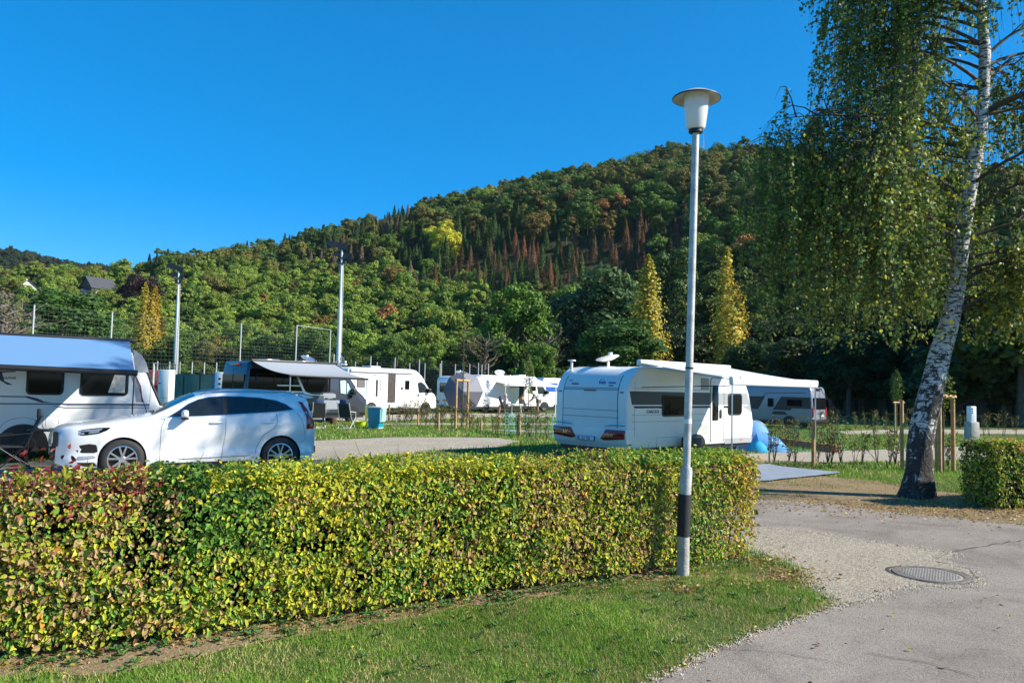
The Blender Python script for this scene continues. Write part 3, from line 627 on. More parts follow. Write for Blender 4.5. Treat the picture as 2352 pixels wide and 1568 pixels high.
# ------------------------------------------------------------------ hedges
PAL = dict(yg=(.31, .33, .03), y=(.45, .40, .025), g=(.065, .15, .016), dg=(.03, .07, .012), tan=(.36, .25, .11), br=(.17, .095, .045), org=(.50, .24, .05), red=(.20, .028, .026), lg=(.16, .28, .04))
PN = list(PAL); PC = np.minimum(np.array([PAL[k] for k in PN])*1.4, .78)
def pick(n, wts):
    p = np.array([wts.get(k, 0) for k in PN], float); return PC[rng.choice(len(PN), n, p=p/p.sum())]
def hedge(name, A, ang, L, Wd, H, dens, ln, colfn, label, group, core_end=.3, thin=None, seed=0):
    u = np.array([math.cos(ang), math.sin(ang), 0]); v = np.array([-math.sin(ang), math.cos(ang), 0]); root = empty(name, (A[0], A[1], float(gz(*A))), 0, label, 'hedge', group)
    Cs, Ns = [], []
    def off(s, z, k): return (fbm(s*1.6+k*9, z*1.6, seed+k, 3)-.5)*.20
    def edge(z): return np.clip((z-(H-.12))/.12, 0, 1)**2*.10
    for face, area in (('f', L*H), ('t', L*Wd), ('l', Wd*H), ('r', Wd*H), ('b', L*H*.45)):
        n = int(area*dens); a = rng.random(n); b = rng.random(n); d = rng.random(n)**1.6*.20-.03
        z = .02+b*H; z = np.where(z < .10, z+.08*rng.random(n), z)
        if face == 'f': s = a*L; o = off(s, z, 1)+d+edge(z)-.05*np.sin(z*2.5); p = np.outer(s, u)+np.outer(o, v); p[:, 2] = z; N = -v
        elif face == 'b': s = a*L; o = Wd-off(s, z, 2)-d-edge(z); p = np.outer(s, u)+np.outer(o, v); p[:, 2] = z; N = v
        elif face == 't':
            s = a*L; w_ = b*Wd; p = np.outer(s, u)+np.outer(w_, v); p[:, 2] = H+off(s, w_*2, 3)*.45-d*.7+.04*rng.random(n)**3*2; N = np.array([0, 0, 1.])
        elif face == 'l': w_ = a*Wd; o = off(w_, z, 4)+d; p = np.outer(o, u)+np.outer(w_, v); p[:, 2] = z; N = -u
        else: w_ = a*Wd; o = L-off(w_, z, 5)*1.5-d-.12*(1-z/H); p = np.outer(o, u)+np.outer(w_, v); p[:, 2] = z; N = u
        Cs.append(p); Ns.append(np.tile(N, (n, 1)))
    C = np.concatenate(Cs); N = np.concatenate(Ns); n = len(C)
    s = C@u; hole = fbm(s*3.2, C[:, 2]*3.4, seed+40, 3); keep = (rng.random(n) < np.clip((hole-.24)*5, .3, 1))
    if thin is not None: keep &= rng.random(n) < thin(s, C[:, 2])
    C, N, s = C[keep], N[keep], s[keep]; n = len(C)
    Nn = unit(N*1.0+rdir(n)*.78+np.array([.2, 0, .3])); D = unit(np.cross(Nn, rdir(n))+np.array([0, 0, -.5])-N*-.25)
    ww = C+np.array([A[0], A[1], 0]); colr = colfn(ww, s, n)*rng.uniform(.7, 1.25, (n, 1))
    l = ln*np.clip(rng.lognormal(-.05, .3, n), .5, 1.7); V, F, Cc = leafoval(C, D, Nn, l, l*rng.uniform(.5, .72, n), colr)
    npmesh('foliage', V, F, Cc, [LEAF], parent=root)
    T_ = []
    for i in range(int(L*26)):
        sx = rng.uniform(.1, L-.08); w0 = rng.uniform(.25, .75)*Wd; b0 = u*sx+v*w0; k_ = rng.normal(0, .12); h_ = H*rng.uniform(.55, .97); w1 = w0+(rng.uniform(.12, .88)*Wd-w0)*.9
        p0 = b0; p1 = u*(sx+k_*.6)+v*(w0*.6+w1*.4)+np.array([0, 0, h_*.5]); p2 = u*min(L-.05, max(.05, sx+k_*1.6))+v*w1+np.array([0, 0, h_])
        T_.append(tubeq([p0, p1, p2], [.009, .006, .002], 4))
    for i in range(int(L*150)):   # clipped twig ends just under and through the surface
        sx = rng.uniform(.05, L-.1); zz = rng.uniform(.1, H); top_ = rng.random() < .4; b0 = u*sx+(v*rng.uniform(.05, Wd-.05)+np.array([0, 0, H-.10]) if top_ else v*.14+np.array([0, 0, min(zz, H-.08)])); dd_ = (np.array([0, 0, 1.])+rng.normal(0, .45, 3)) if top_ else (-v+np.array([0, 0, .35])+rng.normal(0, .45, 3)); T_.append(tubeq([b0, b0+dd_*.07, b0+dd_*rng.uniform(.11, .17)], [.0035, .0028, .0015], 3))
    tv, tf = joinq(T_); npmesh('branches', tv, tf, None, [BARK], parent=root)
    if core_end is not None:   # inner leaves coloured near black, painting the shade inside the hedge
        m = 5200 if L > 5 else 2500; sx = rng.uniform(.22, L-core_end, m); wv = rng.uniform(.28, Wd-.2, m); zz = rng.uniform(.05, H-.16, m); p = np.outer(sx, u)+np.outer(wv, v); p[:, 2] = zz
        Dm = rdir(m); V, F, Cc = leafoval(p, Dm, rdir(m), np.full(m, .10), np.full(m, .08), np.tile([(.03, .026, .014)], (m, 1))); npmesh('shade_core', V, F, Cc, [LEAF], parent=root)
    return root
def hcol(ww, s, n):
    q = topx(ww); x, y = q[:, 0], q[:, 1]; pn = fbm(ww[:, 0]*2.4+ww[:, 1], ww[:, 2]*3.2, 77, 3); r = rng.random(n)
    c = pick(n, dict(yg=.45, y=.06, lg=.19, g=.13, dg=.07, tan=.07, br=.04, org=.01))
    def put(mask, prob, w_):
        k = mask & (rng.random(n) < prob); c[k] = pick(k.sum(), w_)
    put(pn < .38, .5, dict(tan=.38, br=.25, yg=.3, org=.05)); put(pn > .6, .5, dict(g=.35, lg=.35, yg=.3))
    put((x > 340) & (x < 620) & (y < 1260), .65, dict(g=.5, dg=.25, lg=.25)); put((x > 350) & (x < 620) & (y < 1135), .75, dict(g=.6, dg=.4))
    put((x > 480) & (x < 1230) & (y < 1105+.05*(900-x)), .72, dict(y=.42, yg=.48, lg=.1)); put((x > 640) & (x < 830) & (y < 1420), .35, dict(y=.5, yg=.5))
    put((x < 340) & (y < 1135) & (y > 1040), .6, dict(red=.6, tan=.22, br=.18)); put((x < 420) & (y > 1100) & (y < 1200), .35, dict(red=.3, br=.4, tan=.3)); put((x < 420) & (y > 1140), .26, dict(tan=.5, br=.2, yg=.2, org=.1))
    put((x > 1180), .30, dict(tan=.40, br=.30, y=.28, org=.03)); put((x > 1550) & (x < 1660) & (y > 1100), .4, dict(g=.5, lg=.5)); put((x > 1400) & (y < 1062), .7, dict(lg=.6, yg=.4)); put((x > 1680), .4, dict(y=.55, org=.15, br=.3))
    return c
HANG = R(31); HA = (-3.47+.17*math.cos(HANG), 4.9+.17*math.sin(HANG)); HL = 7.08
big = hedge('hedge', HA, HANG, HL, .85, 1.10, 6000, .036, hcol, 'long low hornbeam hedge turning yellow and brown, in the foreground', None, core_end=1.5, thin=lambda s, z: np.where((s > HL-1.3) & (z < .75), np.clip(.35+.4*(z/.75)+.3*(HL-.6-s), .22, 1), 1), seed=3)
# taller shoots on top, red creeper at the left end
n = 260; s_ = rng.uniform(.1, HL-.1, n); w_ = rng.uniform(.05, .8, n); base_ = np.outer(s_, (math.cos(HANG), math.sin(HANG), 0))+np.outer(w_, (-math.sin(HANG), math.cos(HANG), 0)); CC, DD, CL = [], [], []
for i in range(n):
    hgt = rng.uniform(.03, .13); lean = rng.normal(0, .25, 3); lean[2] = 1; m = 5
    for j in range(m): CC.append(base_[i]+np.array([0, 0, 1.08])+lean*hgt*j/m); d = rng.normal(0, 1, 3); d[2] = abs(d[2])+.4; DD.append(d); CL.append(PAL['lg'] if s_[i] > 1.2 else PAL['yg'])
for i in range(3):
    b = np.array([math.cos(HANG)*(.12+i*.17)-.5*.45, math.sin(HANG)*(.12+i*.17)+.4, 1.08]); 
    for j in range(12): CC.append(b+np.array([rng.normal(0, .03)-.05*i*.1*j*.2, 0, .022*j])); d = rng.normal(0, 1, 3); DD.append(d); CL.append(PAL['red'])
CC = np.array(CC); DD = unit(np.array(DD)); nn_ = len(CC)
V, F, Cc = leafoval(CC, DD, unit(np.cross(DD, rdir(nn_))+np.array([0, 0, .6])), rng.uniform(.045, .07, nn_), rng.uniform(.025, .035, nn_), np.array(CL)*rng.uniform(.7, 1.2, (nn_, 1)))
npmesh('shoots', V, F, Cc, [LEAF], parent=big)
def rcol(ww, s, n):
    c = pick(n, dict(dg=.2, g=.2, yg=.28, tan=.12, lg=.14, br=.06)); k = (ww[:, 2] > .98) & (s > .5) & (rng.random(n) < .6); c[k] = pick(k.sum(), dict(org=.3, tan=.4, yg=.3)); return c
rA = gp(2292, 1172)
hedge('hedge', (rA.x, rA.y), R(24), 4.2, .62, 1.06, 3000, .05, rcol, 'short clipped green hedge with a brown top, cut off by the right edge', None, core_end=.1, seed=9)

# ------------------------------------------------------------------ birch
def birchmat():
    m, t, b = newmat('birch_bark'); g = t.nodes.new('ShaderNodeTexCoord').outputs['Object']; b.inputs['Roughness'].default_value = .75
    mp = t.nodes.new('ShaderNodeMapping'); mp.inputs['Scale'].default_value = (2.2, 2.2, 9); t.links.new(g, mp.inputs['Vector'])
    mp2 = t.nodes.new('ShaderNodeMapping'); mp2.inputs['Scale'].default_value = (5, 5, 3.2); t.links.new(g, mp2.inputs['Vector'])
    white = ramp(t, noise(t, mp.outputs[0], 1.5, 4), [(.3, (.50, .48, .44)), (.5, (.62, .60, .56)), (.7, (.76, .75, .71))])
    lent = ramp(t, noise(t, mp.outputs[0], 3.2, 3, .7), [(.51, (1, 1, 1)), (.55, (.06, .05, .045)), (1, (.03, .025, .02))])
    up = mixc(t, 1.0, white, lent, 'MULTIPLY')
    sx = t.nodes.new('ShaderNodeSeparateXYZ'); t.links.new(g, sx.inputs[0])
    mr = t.nodes.new('ShaderNodeMapRange'); mr.inputs['From Min'].default_value = .2; mr.inputs['From Max'].default_value = 3.2; mr.inputs['To Min'].default_value = .15; mr.inputs['To Max'].default_value = -.05
    t.links.new(sx.outputs['Z'], mr.inputs['Value']); ad = t.nodes.new('ShaderNodeMath'); ad.operation = 'ADD'; t.links.new(mr.outputs[0], ad.inputs[0]); t.links.new(noise(t, mp2.outputs[0], 1.1, 5, .75, .6), ad.inputs[1])
    f = ramp(t, ad.outputs[0], [(.50, (0, 0, 0)), (.56, (1, 1, 1))])
    rough = ramp(t, noise(t, g, 18, 4), [(.35, (.018, .015, .013)), (.7, (.065, .055, .048))])
    t.links.new(mixc(t, f, up, rough), b.inputs['Base Color'])
    bp = t.nodes.new('ShaderNodeBump'); bp.inputs['Strength'].default_value = .9; bp.inputs['Distance'].default_value = .05; t.links.new(noise(t, mp2.outputs[0], 3, 5, .7), bp.inputs['Height']); t.links.new(bp.outputs[0], b.inputs['Normal']); return m
BIRCH = birchmat()
BY = 14.1; bb = gp(2105, 1144)
birch = empty('birch_tree', bb, 0, 'large weeping birch with white and black bark leaning right over the lawn', 'tree')
tp = [(2104, 1150, .34), (2107, 1120, .275), (2110, 1080, .245), (2113, 1030, .235), (2121, 980, .235), (2134, 920, .225), (2148, 860, .205), (2160, 810, .20), (2178, 750, .175), (2192, 690, .155), (2202, 630, .15), (2208, 560, .145), (2215, 490, .155), (2225, 430, .165), (2238, 370, .15), (2252, 290, .125), (2260, 210, .11), (2262, 120, .10), (2255, 40, .095), (2250, -60, .085), (2256, -260, .07), (2262, -520, .04), (2265, -700, .012)]
tpts = [at(x, y, BY)-bb for x, y, r in tp]; trad = [r*.94 for *_, r in tp]
m = MB(); m.tube(tpts, trad, 28)
to = m.build('trunk', BIRCH, birch)
bmv = to.data.vertices
for v_ in bmv:      # buttressed, uneven foot
    a = math.atan2(v_.co.y, v_.co.x); k = max(0, 1-v_.co.z/.8); f = 1+k*k*.16*math.sin(a*3+1)+.05*math.sin(a*5+v_.co.z*4)+.04*math.sin(v_.co.z*13+a*2)
    ax = Vector((np.interp(v_.co.z, [p.z for p in tpts], [p.x for p in tpts]), np.interp(v_.co.z, [p.z for p in tpts], [p.y for p in tpts]), v_.co.z)); d = v_.co-ax; v_.co = ax+d*f
def trunk_at(z): return np.array([np.interp(z, [p.z for p in tpts], [p.x for p in tpts]), np.interp(z, [p.z for p in tpts], [p.y for p in tpts]), z]), float(np.interp(z, [p.z for p in tpts], trad))
rng = np.random.default_rng(11)
limbs = []; LC, LD, LN, LCOL = [], [], [], []; twigs = []
def limb(z0, az, reach, rise, sl0, sl1, zmin, nst, yel=.2, big_=.036, nleaf=1.0):
    p0, r0 = trunk_at(z0); dirn = np.array([math.cos(az), math.sin(az), 0]); side = np.array([-dirn[1], dirn[0], 0]); wob = rng.normal(0, .12)
    K = 9; pts = []
    for i in range(K):
        t = i/(K-1); pts.append(p0+dirn*reach*t+side*wob*math.sin(t*3)*reach*.4+np.array([0, 0, rise*math.sin(t*math.pi*.62)-rise*.55*t*t*1.6]))
    rr = [max(.007, min(r0*.55, big_)*(1-.86*i/(K-1))) for i in range(K)]; limbs.append(tubeq(pts, rr, 6))
    pts = np.array(pts); subs = [(pts, 1.0)]
    for j in range(int(3+reach*1.6)):
        t = rng.uniform(.22, .92); k = t*(K-1); i = int(k); b = pts[i]+(pts[min(i+1, K-1)]-pts[i])*(k-i); a2 = az+rng.choice([-1, 1])*rng.uniform(.4, 1.1); L2 = reach*rng.uniform(.22, .5)*(1.1-t*.5)
        d2 = np.array([math.cos(a2), math.sin(a2), 0]); sp = np.array([b+d2*L2*q_+np.array([0, 0, L2*.35*math.sin(q_*2.6)-L2*.25*q_*q_]) for q_ in np.linspace(0, 1, 5)]); twigs.append(tubeq(sp, [.016, .012, .009, .006, .004], 4)); subs.append((sp, .5))
    for _ in range(nst):
        sp, wgt = subs[rng.integers(0, len(subs))] if rng.random() > .35 else subs[0]
        t = rng.uniform(.28, 1)**.8; k = t*(len(sp)-1); i = min(int(k), len(sp)-2); b = sp[i]+(sp[i+1]-sp[i])*(k-i)
        L = rng.uniform(sl0, sl1); zb = b[2]-L
        if zb < zmin: L = max(.25, b[2]-zmin-rng.uniform(0, .5)); 
        dx = rng.normal(0, .16, 2); off = dirn[:2]*.12+dx; ns = 6; q_ = np.linspace(0, 1, ns)
        st = np.stack([b[0]+off[0]*np.sqrt(q_)*1.2, b[1]+off[1]*np.sqrt(q_)*1.2, b[2]-L*q_+.06*np.sin(q_*3)], 1); twigs.append(tubeq(st, [.0035]*5+[.0015], 3))
        ncl = max(2, int(L*6.5)); nl = int(L*27*nleaf*rng.uniform(.4, 1.3)*(.5 if z0 > 10.3 else .95 if z0 > 7.5 else 1)); ct = rng.random(ncl)*(ns-1); tt = np.clip(ct[rng.integers(0, ncl, nl)]+rng.normal(0, .05/L*(ns-1), nl), 0, ns-1.001); ii = np.minimum(tt.astype(int), ns-2); fr = (tt-ii)[:, None]
        C = st[ii]*(1-fr)+st[ii+1]*fr+rng.normal(0, .035, (nl, 3)); D = rdir(nl)*.8; D[:, 2] -= .75; D = unit(D)
        LC.append(C); LD.append(D); LN.append(unit(np.cross(D, rdir(nl))))
        yy = rng.random(nl); c = np.where((yy < yel)[:, None], np.array([(.42, .40, .06)]), np.array([(.12, .19, .04)])); c = np.where((yy > .93)[:, None], np.array([(.20, .28, .05)]), c); LCOL.append(c*rng.uniform(.65, 1.3, (nl, 1)))
PI = math.pi
for i in range(10): limb(rng.uniform(5.2, 7.0), PI+rng.normal(0, .5), rng.uniform(2.6, 3.9), rng.uniform(.4, .9), 1.2, 3.8, 2.6, 46, .26)
for z0, az, rc in ((6.75, PI+.1, 4.1), (6.5, PI-.12, 4.0), (6.3, PI-.3, 3.8), (5.6, PI+.4, 3.4), (6.1, PI+.2, 3.9)): limb(z0, az, rc, .55, 1.0, 3.4, 3.0, 42, .24)
for i in range(13): limb(rng.uniform(3.9, 7.4), rng.uniform(-1.5, 1.5), rng.uniform(1.3, 2.8), rng.uniform(.3, .8), .7, 2.2, 3.0, 26, .2)
for i in range(7): limb(rng.uniform(3.3, 4.3), rng.uniform(-.9, .7), rng.uniform(.8, 1.35), .35, .3, .9, 2.7, 24, .45, nleaf=1.5)
for i in range(5): limb(rng.uniform(4.0, 5.0), PI+rng.normal(0, .5), rng.uniform(1.2, 2.2), .3, .6, 1.8, 2.45, 26, .3)
for i in range(24): limb(rng.uniform(7.6, 11.5), rng.uniform(0, 6.28), rng.uniform(1.8, 3.0), rng.uniform(.5, 1.2), .8, 2.2, 3, 30, .12)
for i in range(9): limb(rng.uniform(8.6, 10.5), PI+rng.normal(0, .4), rng.uniform(2.6, 3.3), .9, 1.0, 2.0, 3, 34, .12)
for i in range(20): limb(rng.uniform(11, 14.2), rng.uniform(0, 6.28), rng.uniform(1.2, 2.8), .8, .6, 2.2, 3, 26, .15)
tv, tf = joinq(limbs); npmesh('limbs', tv, tf, None, [BARK], parent=birch, smooth=True)
tv, tf = joinq(twigs); npmesh('twigs', tv, tf, None, [BARK], parent=birch)
C = np.concatenate(LC); D = np.concatenate(LD); N = np.concatenate(LN); cc = np.concatenate(LCOL)
tzz = [p.z for p in tpts]; ddx = np.abs(C[:, 0]-np.interp(C[:, 2], tzz, [p.x for p in tpts])-.5*np.clip(-C[:, 1], 0, 3)*0); fr_ = (C[:, 1]-np.interp(C[:, 2], tzz, [p.y for p in tpts]) < .05) & ((ddx < .30) | (ddx < .32*np.abs(C[:, 1]-np.interp(C[:, 2], tzz, [p.y for p in tpts])))) & (rng.random(len(C)) < .85)
C, D, N, cc = C[~fr_], D[~fr_], N[~fr_], cc[~fr_]; n = len(C); print('birch leaves', n)
l = rng.uniform(.05, .085, n); V, F, Cc = leafquads(C, D, N, l, l*.85, cc); npmesh('crown', V, F, Cc, [LEAF], parent=birch)

# ------------------------------------------------------------------ grass and fallen leaves
gsp = jag(wp([(1560, 1092), (1680, 1072), (1765, 1068), (1850, 1080), (1935, 1086), (1900, 1092), (1770, 1106), (1620, 1108)]), .05, .25, 31)
def not_paved(x, y):
    k = ~inpoly(x, y, road_p) & ~inpoly(x, y, wedge_p) & ~inpoly(x, y, gsp)
    for p in pad_p: k &= ~inpoly(x, y, p)
    return k
def grass(name, n, x0, x1, y0, y1, h0, h1, wd, dens=None, dry=.12):
    x = rng.uniform(x0, x1, n); y = rng.uniform(y0, y1, n); q = topx(np.column_stack([x, y, gz(x, y)])); k = (q[:, 0] > -120) & (q[:, 0] < PW+120) & (q[:, 1] < PH+90)
    x, y, q = x[k], y[k], q[k]
    k = not_paved(x+rng.normal(0, .03, len(x)), y+rng.normal(0, .03, len(x))); x, y, q = x[k], y[k], q[k]
    pn = fbm(x*1.3, y*1.3, 51, 4); de = np.full(len(x), 9.0); rp_ = np.array(road_p); rp_ = rp_[(rp_[:, 0] > -2) & (rp_[:, 0] < 5) & (rp_[:, 1] > 3.5) & (rp_[:, 1] < 9)]
    if y0 < 5:
        for a_ in range(0, len(x), 40000): de[a_:a_+40000] = np.sqrt(((x[a_:a_+40000, None]-rp_[None, :, 0])**2+(y[a_:a_+40000, None]-rp_[None, :, 1])**2)).min(1)
    edge_ = np.clip(1-de/.22, 0, 1); d = np.ones(len(x)); 
    inb = inpoly(x+rng.normal(0, .06, len(x)), y+rng.normal(0, .06, len(x)), hb_p) | inpoly(x, y, tb_p); d = np.where(inb, .06+.45*(pn > .56), np.clip(.45+(pn-.33)*3.5, .15, 1))
    if dens is not None: d = d*dens(x, y)
    pn2 = fbm(x*4.5, y*4.5, 52, 3); d = d*np.clip(.35+pn2*1.3, 0, 1)*(1-.55*edge_); k = rng.random(len(x)) < d; x, y, pn, inb, edge_, pn2 = x[k], y[k], pn[k], inb[k], edge_[k], pn2[k]; m = len(x)
    z = gz(x, y); h = rng.uniform(h0, h1, m)*(.6+.7*pn)*rng.lognormal(0, .3, m)*(.75+.6*pn2)*np.where(inb, .6, 1); a = rng.uniform(0, 6.283, m); lean = rng.uniform(.1, .9, m)*h; la = rng.uniform(0, 6.283, m)
    V = np.empty((m, 3, 3)); V[:, 0] = np.stack([x-np.cos(a)*wd, y-np.sin(a)*wd, z], 1); V[:, 1] = np.stack([x+np.cos(a)*wd, y+np.sin(a)*wd, z], 1); V[:, 2] = np.stack([x+np.cos(la)*lean, y+np.sin(la)*lean, z+h], 1)
    r = rng.random(m); c = np.where((r < dry+.5*inb+.3*(pn < .42)+.25*(pn2 < .38)+.55*edge_)[:, None], np.array([(.50, .40, .17)]), np.array([(.155, .30, .035)])); c = np.where((r > .8)[:, None] & ~inb[:, None], np.array([(.28, .40, .06)]), c)
    c = c*rng.uniform(.65, 1.3, (m, 1))*(.62+.8*fbm(x*1.1, y*1.1, 61, 3))[:, None]
    o = npmesh(name, V.reshape(-1, 3), np.arange(m*3).reshape(m, 3), np.repeat(c, 3, 0), [GRASSM]); tag(o, kind='stuff'); print(name, m); return o
grass('grass', 420000, -3.6, 3.6, 3.2, 8.4, .012, .036, .0024, dens=lambda x, y: np.where(((y-4.9)-(x+3.47)*.6 > .25) & (x > -3.4), .0, 1))
grass('grass', 260000, -12, 16, 8, 19, .03, .07, .006, dens=lambda x, y: np.where((x < 2.5) & (y < 11), .25, 1)*np.where((x > 4.6) & (y < 14), .75, 1))
grass('grass', 220000, -22, 26, 18, 52, .04, .10, .015)
def litter(name, n, fx, s0, s1, cols, zo=.006):
    P = fx(n); x, y = P[:, 0], P[:, 1]; m = len(x); c3 = np.column_stack([x, y, gz(x, y)+zo+rng.random(m)*.012]); N = unit(rdir(m)*.5+np.array([0, 0, 1])); D = unit(np.cross(N, rdir(m))); l = rng.uniform(s0, s1, m)
    V, F, Cc = leafoval(c3, D, N, l, l*.6, np.array(cols)[rng.integers(0, len(cols), m)]*rng.uniform(.7, 1.2, (m, 1)), .3); return tag(npmesh(name, V, F, Cc, [LEAF]), kind='stuff')
LCOLS = [(.45, .27, .12), (.33, .18, .08), (.5, .36, .16), (.22, .12, .06), (.48, .40, .08)]
def near_poly(poly, n, sd):
    p = np.array(poly)[rng.integers(0, len(poly), n)]; return p+rng.normal(0, sd, (n, 2))
def f1(n): p = near_poly(verge, n, .14); return p
litter('fallen_leaves', 900, f1, .03, .055, LCOLS)
def f2(n):
    s = rng.uniform(.1, HL-.2, n); o = -rng.exponential(.13, n)-.02; return np.column_stack([HA[0]+math.cos(HANG)*s-math.sin(HANG)*o, HA[1]+math.sin(HANG)*s+math.cos(HANG)*o])
litter('fallen_leaves', 1500, f2, .02, .045, LCOLS)
def f3(n): return np.column_stack([rng.normal(8.3, 2.2, n), rng.normal(12.6, .55, n)])
litter('fallen_leaves', 2600, f3, .03, .06, LCOLS)
PEBC = [(.50, .44, .35), (.40, .35, .27), (.58, .52, .43), (.30, .26, .21)]
def pebbles(name, poly, n, sd, s0, s1, lim):
    p = np.array(poly); p = p[(p[:, 0] > lim[0]) & (p[:, 0] < lim[1]) & (p[:, 1] > lim[2]) & (p[:, 1] < lim[3])]; q = p[rng.integers(0, len(p), n)]+rng.normal(0, 1, (n, 2))*sd*rng.random((n, 1))*1.6
    r = rng.uniform(s0, s1, n); a = rng.uniform(0, 6.28, n); z = gz(q[:, 0], q[:, 1])+.010
    V = np.empty((n, 4, 3)); 
    for k in range(3): V[:, k] = np.stack([q[:, 0]+np.cos(a+k*2.1)*r*(.7+.5*rng.random(n)), q[:, 1]+np.sin(a+k*2.1)*r, z-.004], 1)
    V[:, 3] = np.stack([q[:, 0], q[:, 1], z+r*.8], 1); F = (np.arange(n)[:, None, None]*4+np.array([[0, 1, 3], [1, 2, 3], [2, 0, 3]])[None]).reshape(-1, 3)
    c = np.array(PEBC)[rng.integers(0, 4, n)]*rng.uniform(.7, 1.15, (n, 1)); tag(npmesh(name, V.reshape(-1, 3), F, np.repeat(c, 4, 0), [STONEM]), kind='stuff')
STONEM = leafmat('loose_stone', 0.0, rough=.9, spec=.1)
pebbles('loose_gravel', wedge_p, 22000, .06, .004, .009, (1, 8, 5, 13))
pebbles('loose_gravel', road_p, 9000, .035, .004, .009, (.5, 14, 3.5, 14))
def f4(n):
    x = rng.uniform(-3, 10, n); y = rng.uniform(3.4, 14, n); return np.column_stack([x, y])
litter('fallen_leaves', 420, f4, .025, .05, LCOLS, .012)
def weeds(n):
    a = int(n*.6); p = f2(a); x = np.concatenate([p[:, 0], rng.uniform(-2.5, 3.0, n-a)]); y = np.concatenate([p[:, 1], rng.uniform(3.6, 8, n-a)])
    k = not_paved(x, y); x, y = x[k], y[k]; i = np.repeat(np.arange(len(x)), 6); a_ = rng.uniform(0, 6.28, len(i)); D = unit(np.stack([np.cos(a_), np.sin(a_), rng.uniform(.25, .9, len(i))], 1)); C = np.stack([x[i], y[i], np.full(len(i), .008)], 1)+D*.008
    l = rng.uniform(.025, .055, len(i)); V, F, Cc = leafoval(C, D, unit(np.cross(D, rdir(len(i))*.3+np.stack([-np.sin(a_), np.cos(a_), a_*0], 1))), l, l*.55, np.array([(.09, .19, .05)])*rng.uniform(.6, 1.3, (len(i), 1))); tag(npmesh('weeds', V, F, Cc, [LEAF]), kind='stuff')
weeds(420)
def f5(n): k = near_poly(road_p[:len(road_p)], n, .05); return k[(k[:, 1] > 3) & (k[:, 1] < 14) & (k[:, 0] < 12)]
litter('fallen_leaves', 1500, f5, .02, .04, LCOLS, .008)
# ------------------------------------------------------------------ shared vehicle pieces
def panel(name, poly, m, p, y0=-.004, y1=.02, bevel=0.0, plane='xz', **k):
    q = MB(); q.prism(poly, y0, y1, plane); return q.build(name, m, p, bevel=bevel, **k)
def wheel(p, x, y, z, r, w_, rimr, rimm, side=-1, spokes=5, double=True, name='wheel', vertical=0):
    """tyre with a rim; outer face looks toward side*y"""
    m = MB(); prof = [(rimr, -w_/2), (rimr+.03, -w_/2-.004), (r-.05, -w_/2), (r-.012, -w_/2+.03), (r, -w_/2+.06), (r, w_/2-.06), (r-.012, w_/2-.03), (r-.05, w_/2), (rimr+.03, w_/2+.004), (rimr, w_/2)]
    m.lathe(prof, 40, (0, 0, 0), 'y', closed=True)
    for k in range(3): 
        pass
    t = m.build(name, RUB, p); t.location = (x, y, z)
    m = MB(); f = side*(w_/2-.01); b = side*(w_/2-.09)
    m.lathe([(rimr+.004, side*(-w_/2+.01)), (rimr+.004, f), (rimr-.018, f+side*.004), (rimr-.028, f-side*.02), (rimr-.03, b), (rimr-.03, side*(-w_/2+.02))], 40, (0, 0, 0), 'y')
    m.lathe([(.0001, f-side*.0), (.045, f-side*.003), (.06, f-side*.015), (.07, b), (.0001, b)], 20, (0, 0, 0), 'y')
    for k in range(spokes):
        a0 = 2*math.pi*k/spokes+math.pi/2
        for dd in ((-.13, .13) if double else (0,)):
            a = a0+dd; a2 = a0+dd*1.9; c1 = Vector((math.cos(a0+dd*.6)*.055, f-side*.02, math.sin(a0+dd*.6)*.055)); c2 = Vector((math.cos(a2)*(rimr-.02), f-side*.018, math.sin(a2)*(rimr-.02)))
            m.beam(c1, c2, .03 if double else .055, .028, up=(0, 1, 0))
    r_ = m.build('rim', rimm, t, ang=30)
    m = MB(); m.lathe([(.0001, b-side*.045), (rimr-.032, b-side*.045), (rimr-.032, b-side*.05), (.0001, b-side*.05)], 24, (0, 0, 0), 'y'); m.build('brake_disc', BLK, t)
    return t
def window(p, x0, z0, x1, z1, r=.06, name='window', inner=None, y=-.022, frame=BLK, ins=.045):
    f = panel(name, rrect(x0, z0, x1, z1, r), frame, p, y, .0, bevel=.006)
    panel('pane', rrect(x0+ins, z0+ins, x1-ins, z1-ins, max(.01, r-ins*.6)), inner or DARKG, f, y-.004, y+.002); return f
def gaps(p, name, lines, m=LINE, r=.004, y=0.0):
    q = MB()
    for ln in lines: q.tube([(a, y, b) for a, b in ln], r, 5)
    return q.build(name, m, p)
def dish(p, c, r, tilt, az, m=None, name='satellite_dish'):
    q = MB(); pr = [(.001, 0), (r*.5, r*.06), (r*.85, r*.16), (r, r*.22), (r*1.01, r*.235), (r*.85, r*.175), (r*.5, r*.075), (.001, .012)]
    q.lathe(pr, 24); M_ = Matrix.Translation(c) @ Matrix.Rotation(az, 4, 'Z') @ Matrix.Rotation(tilt, 4, 'X') @ Matrix.Diagonal((1.25, .8, 1, 1))
    q.v = [tuple(M_ @ Vector(v)) for v in q.v]; d = q.build(name, m or W_, p)
    q = MB(); cc = Vector(c); q.tube([cc+Vector((0, 0, -.02)), cc+Vector((0, 0, -r*.45))], .035, 8); f = M_ @ Vector((0, -r*.35, r*.42)); e = M_ @ Vector((0, -r*.95, .1*r)); q.tube([e, f], .014, 6); q.box(f.x-.04, f.x+.04, f.y-.04, f.y+.04, f.z-.03, f.z+.05)
    q.box(cc.x-.22, cc.x+.22, cc.y-.16, cc.y+.16, cc.z-r*.45-.06, cc.z-r*.45+.02); q.build('dish_mount', W_, d); return d
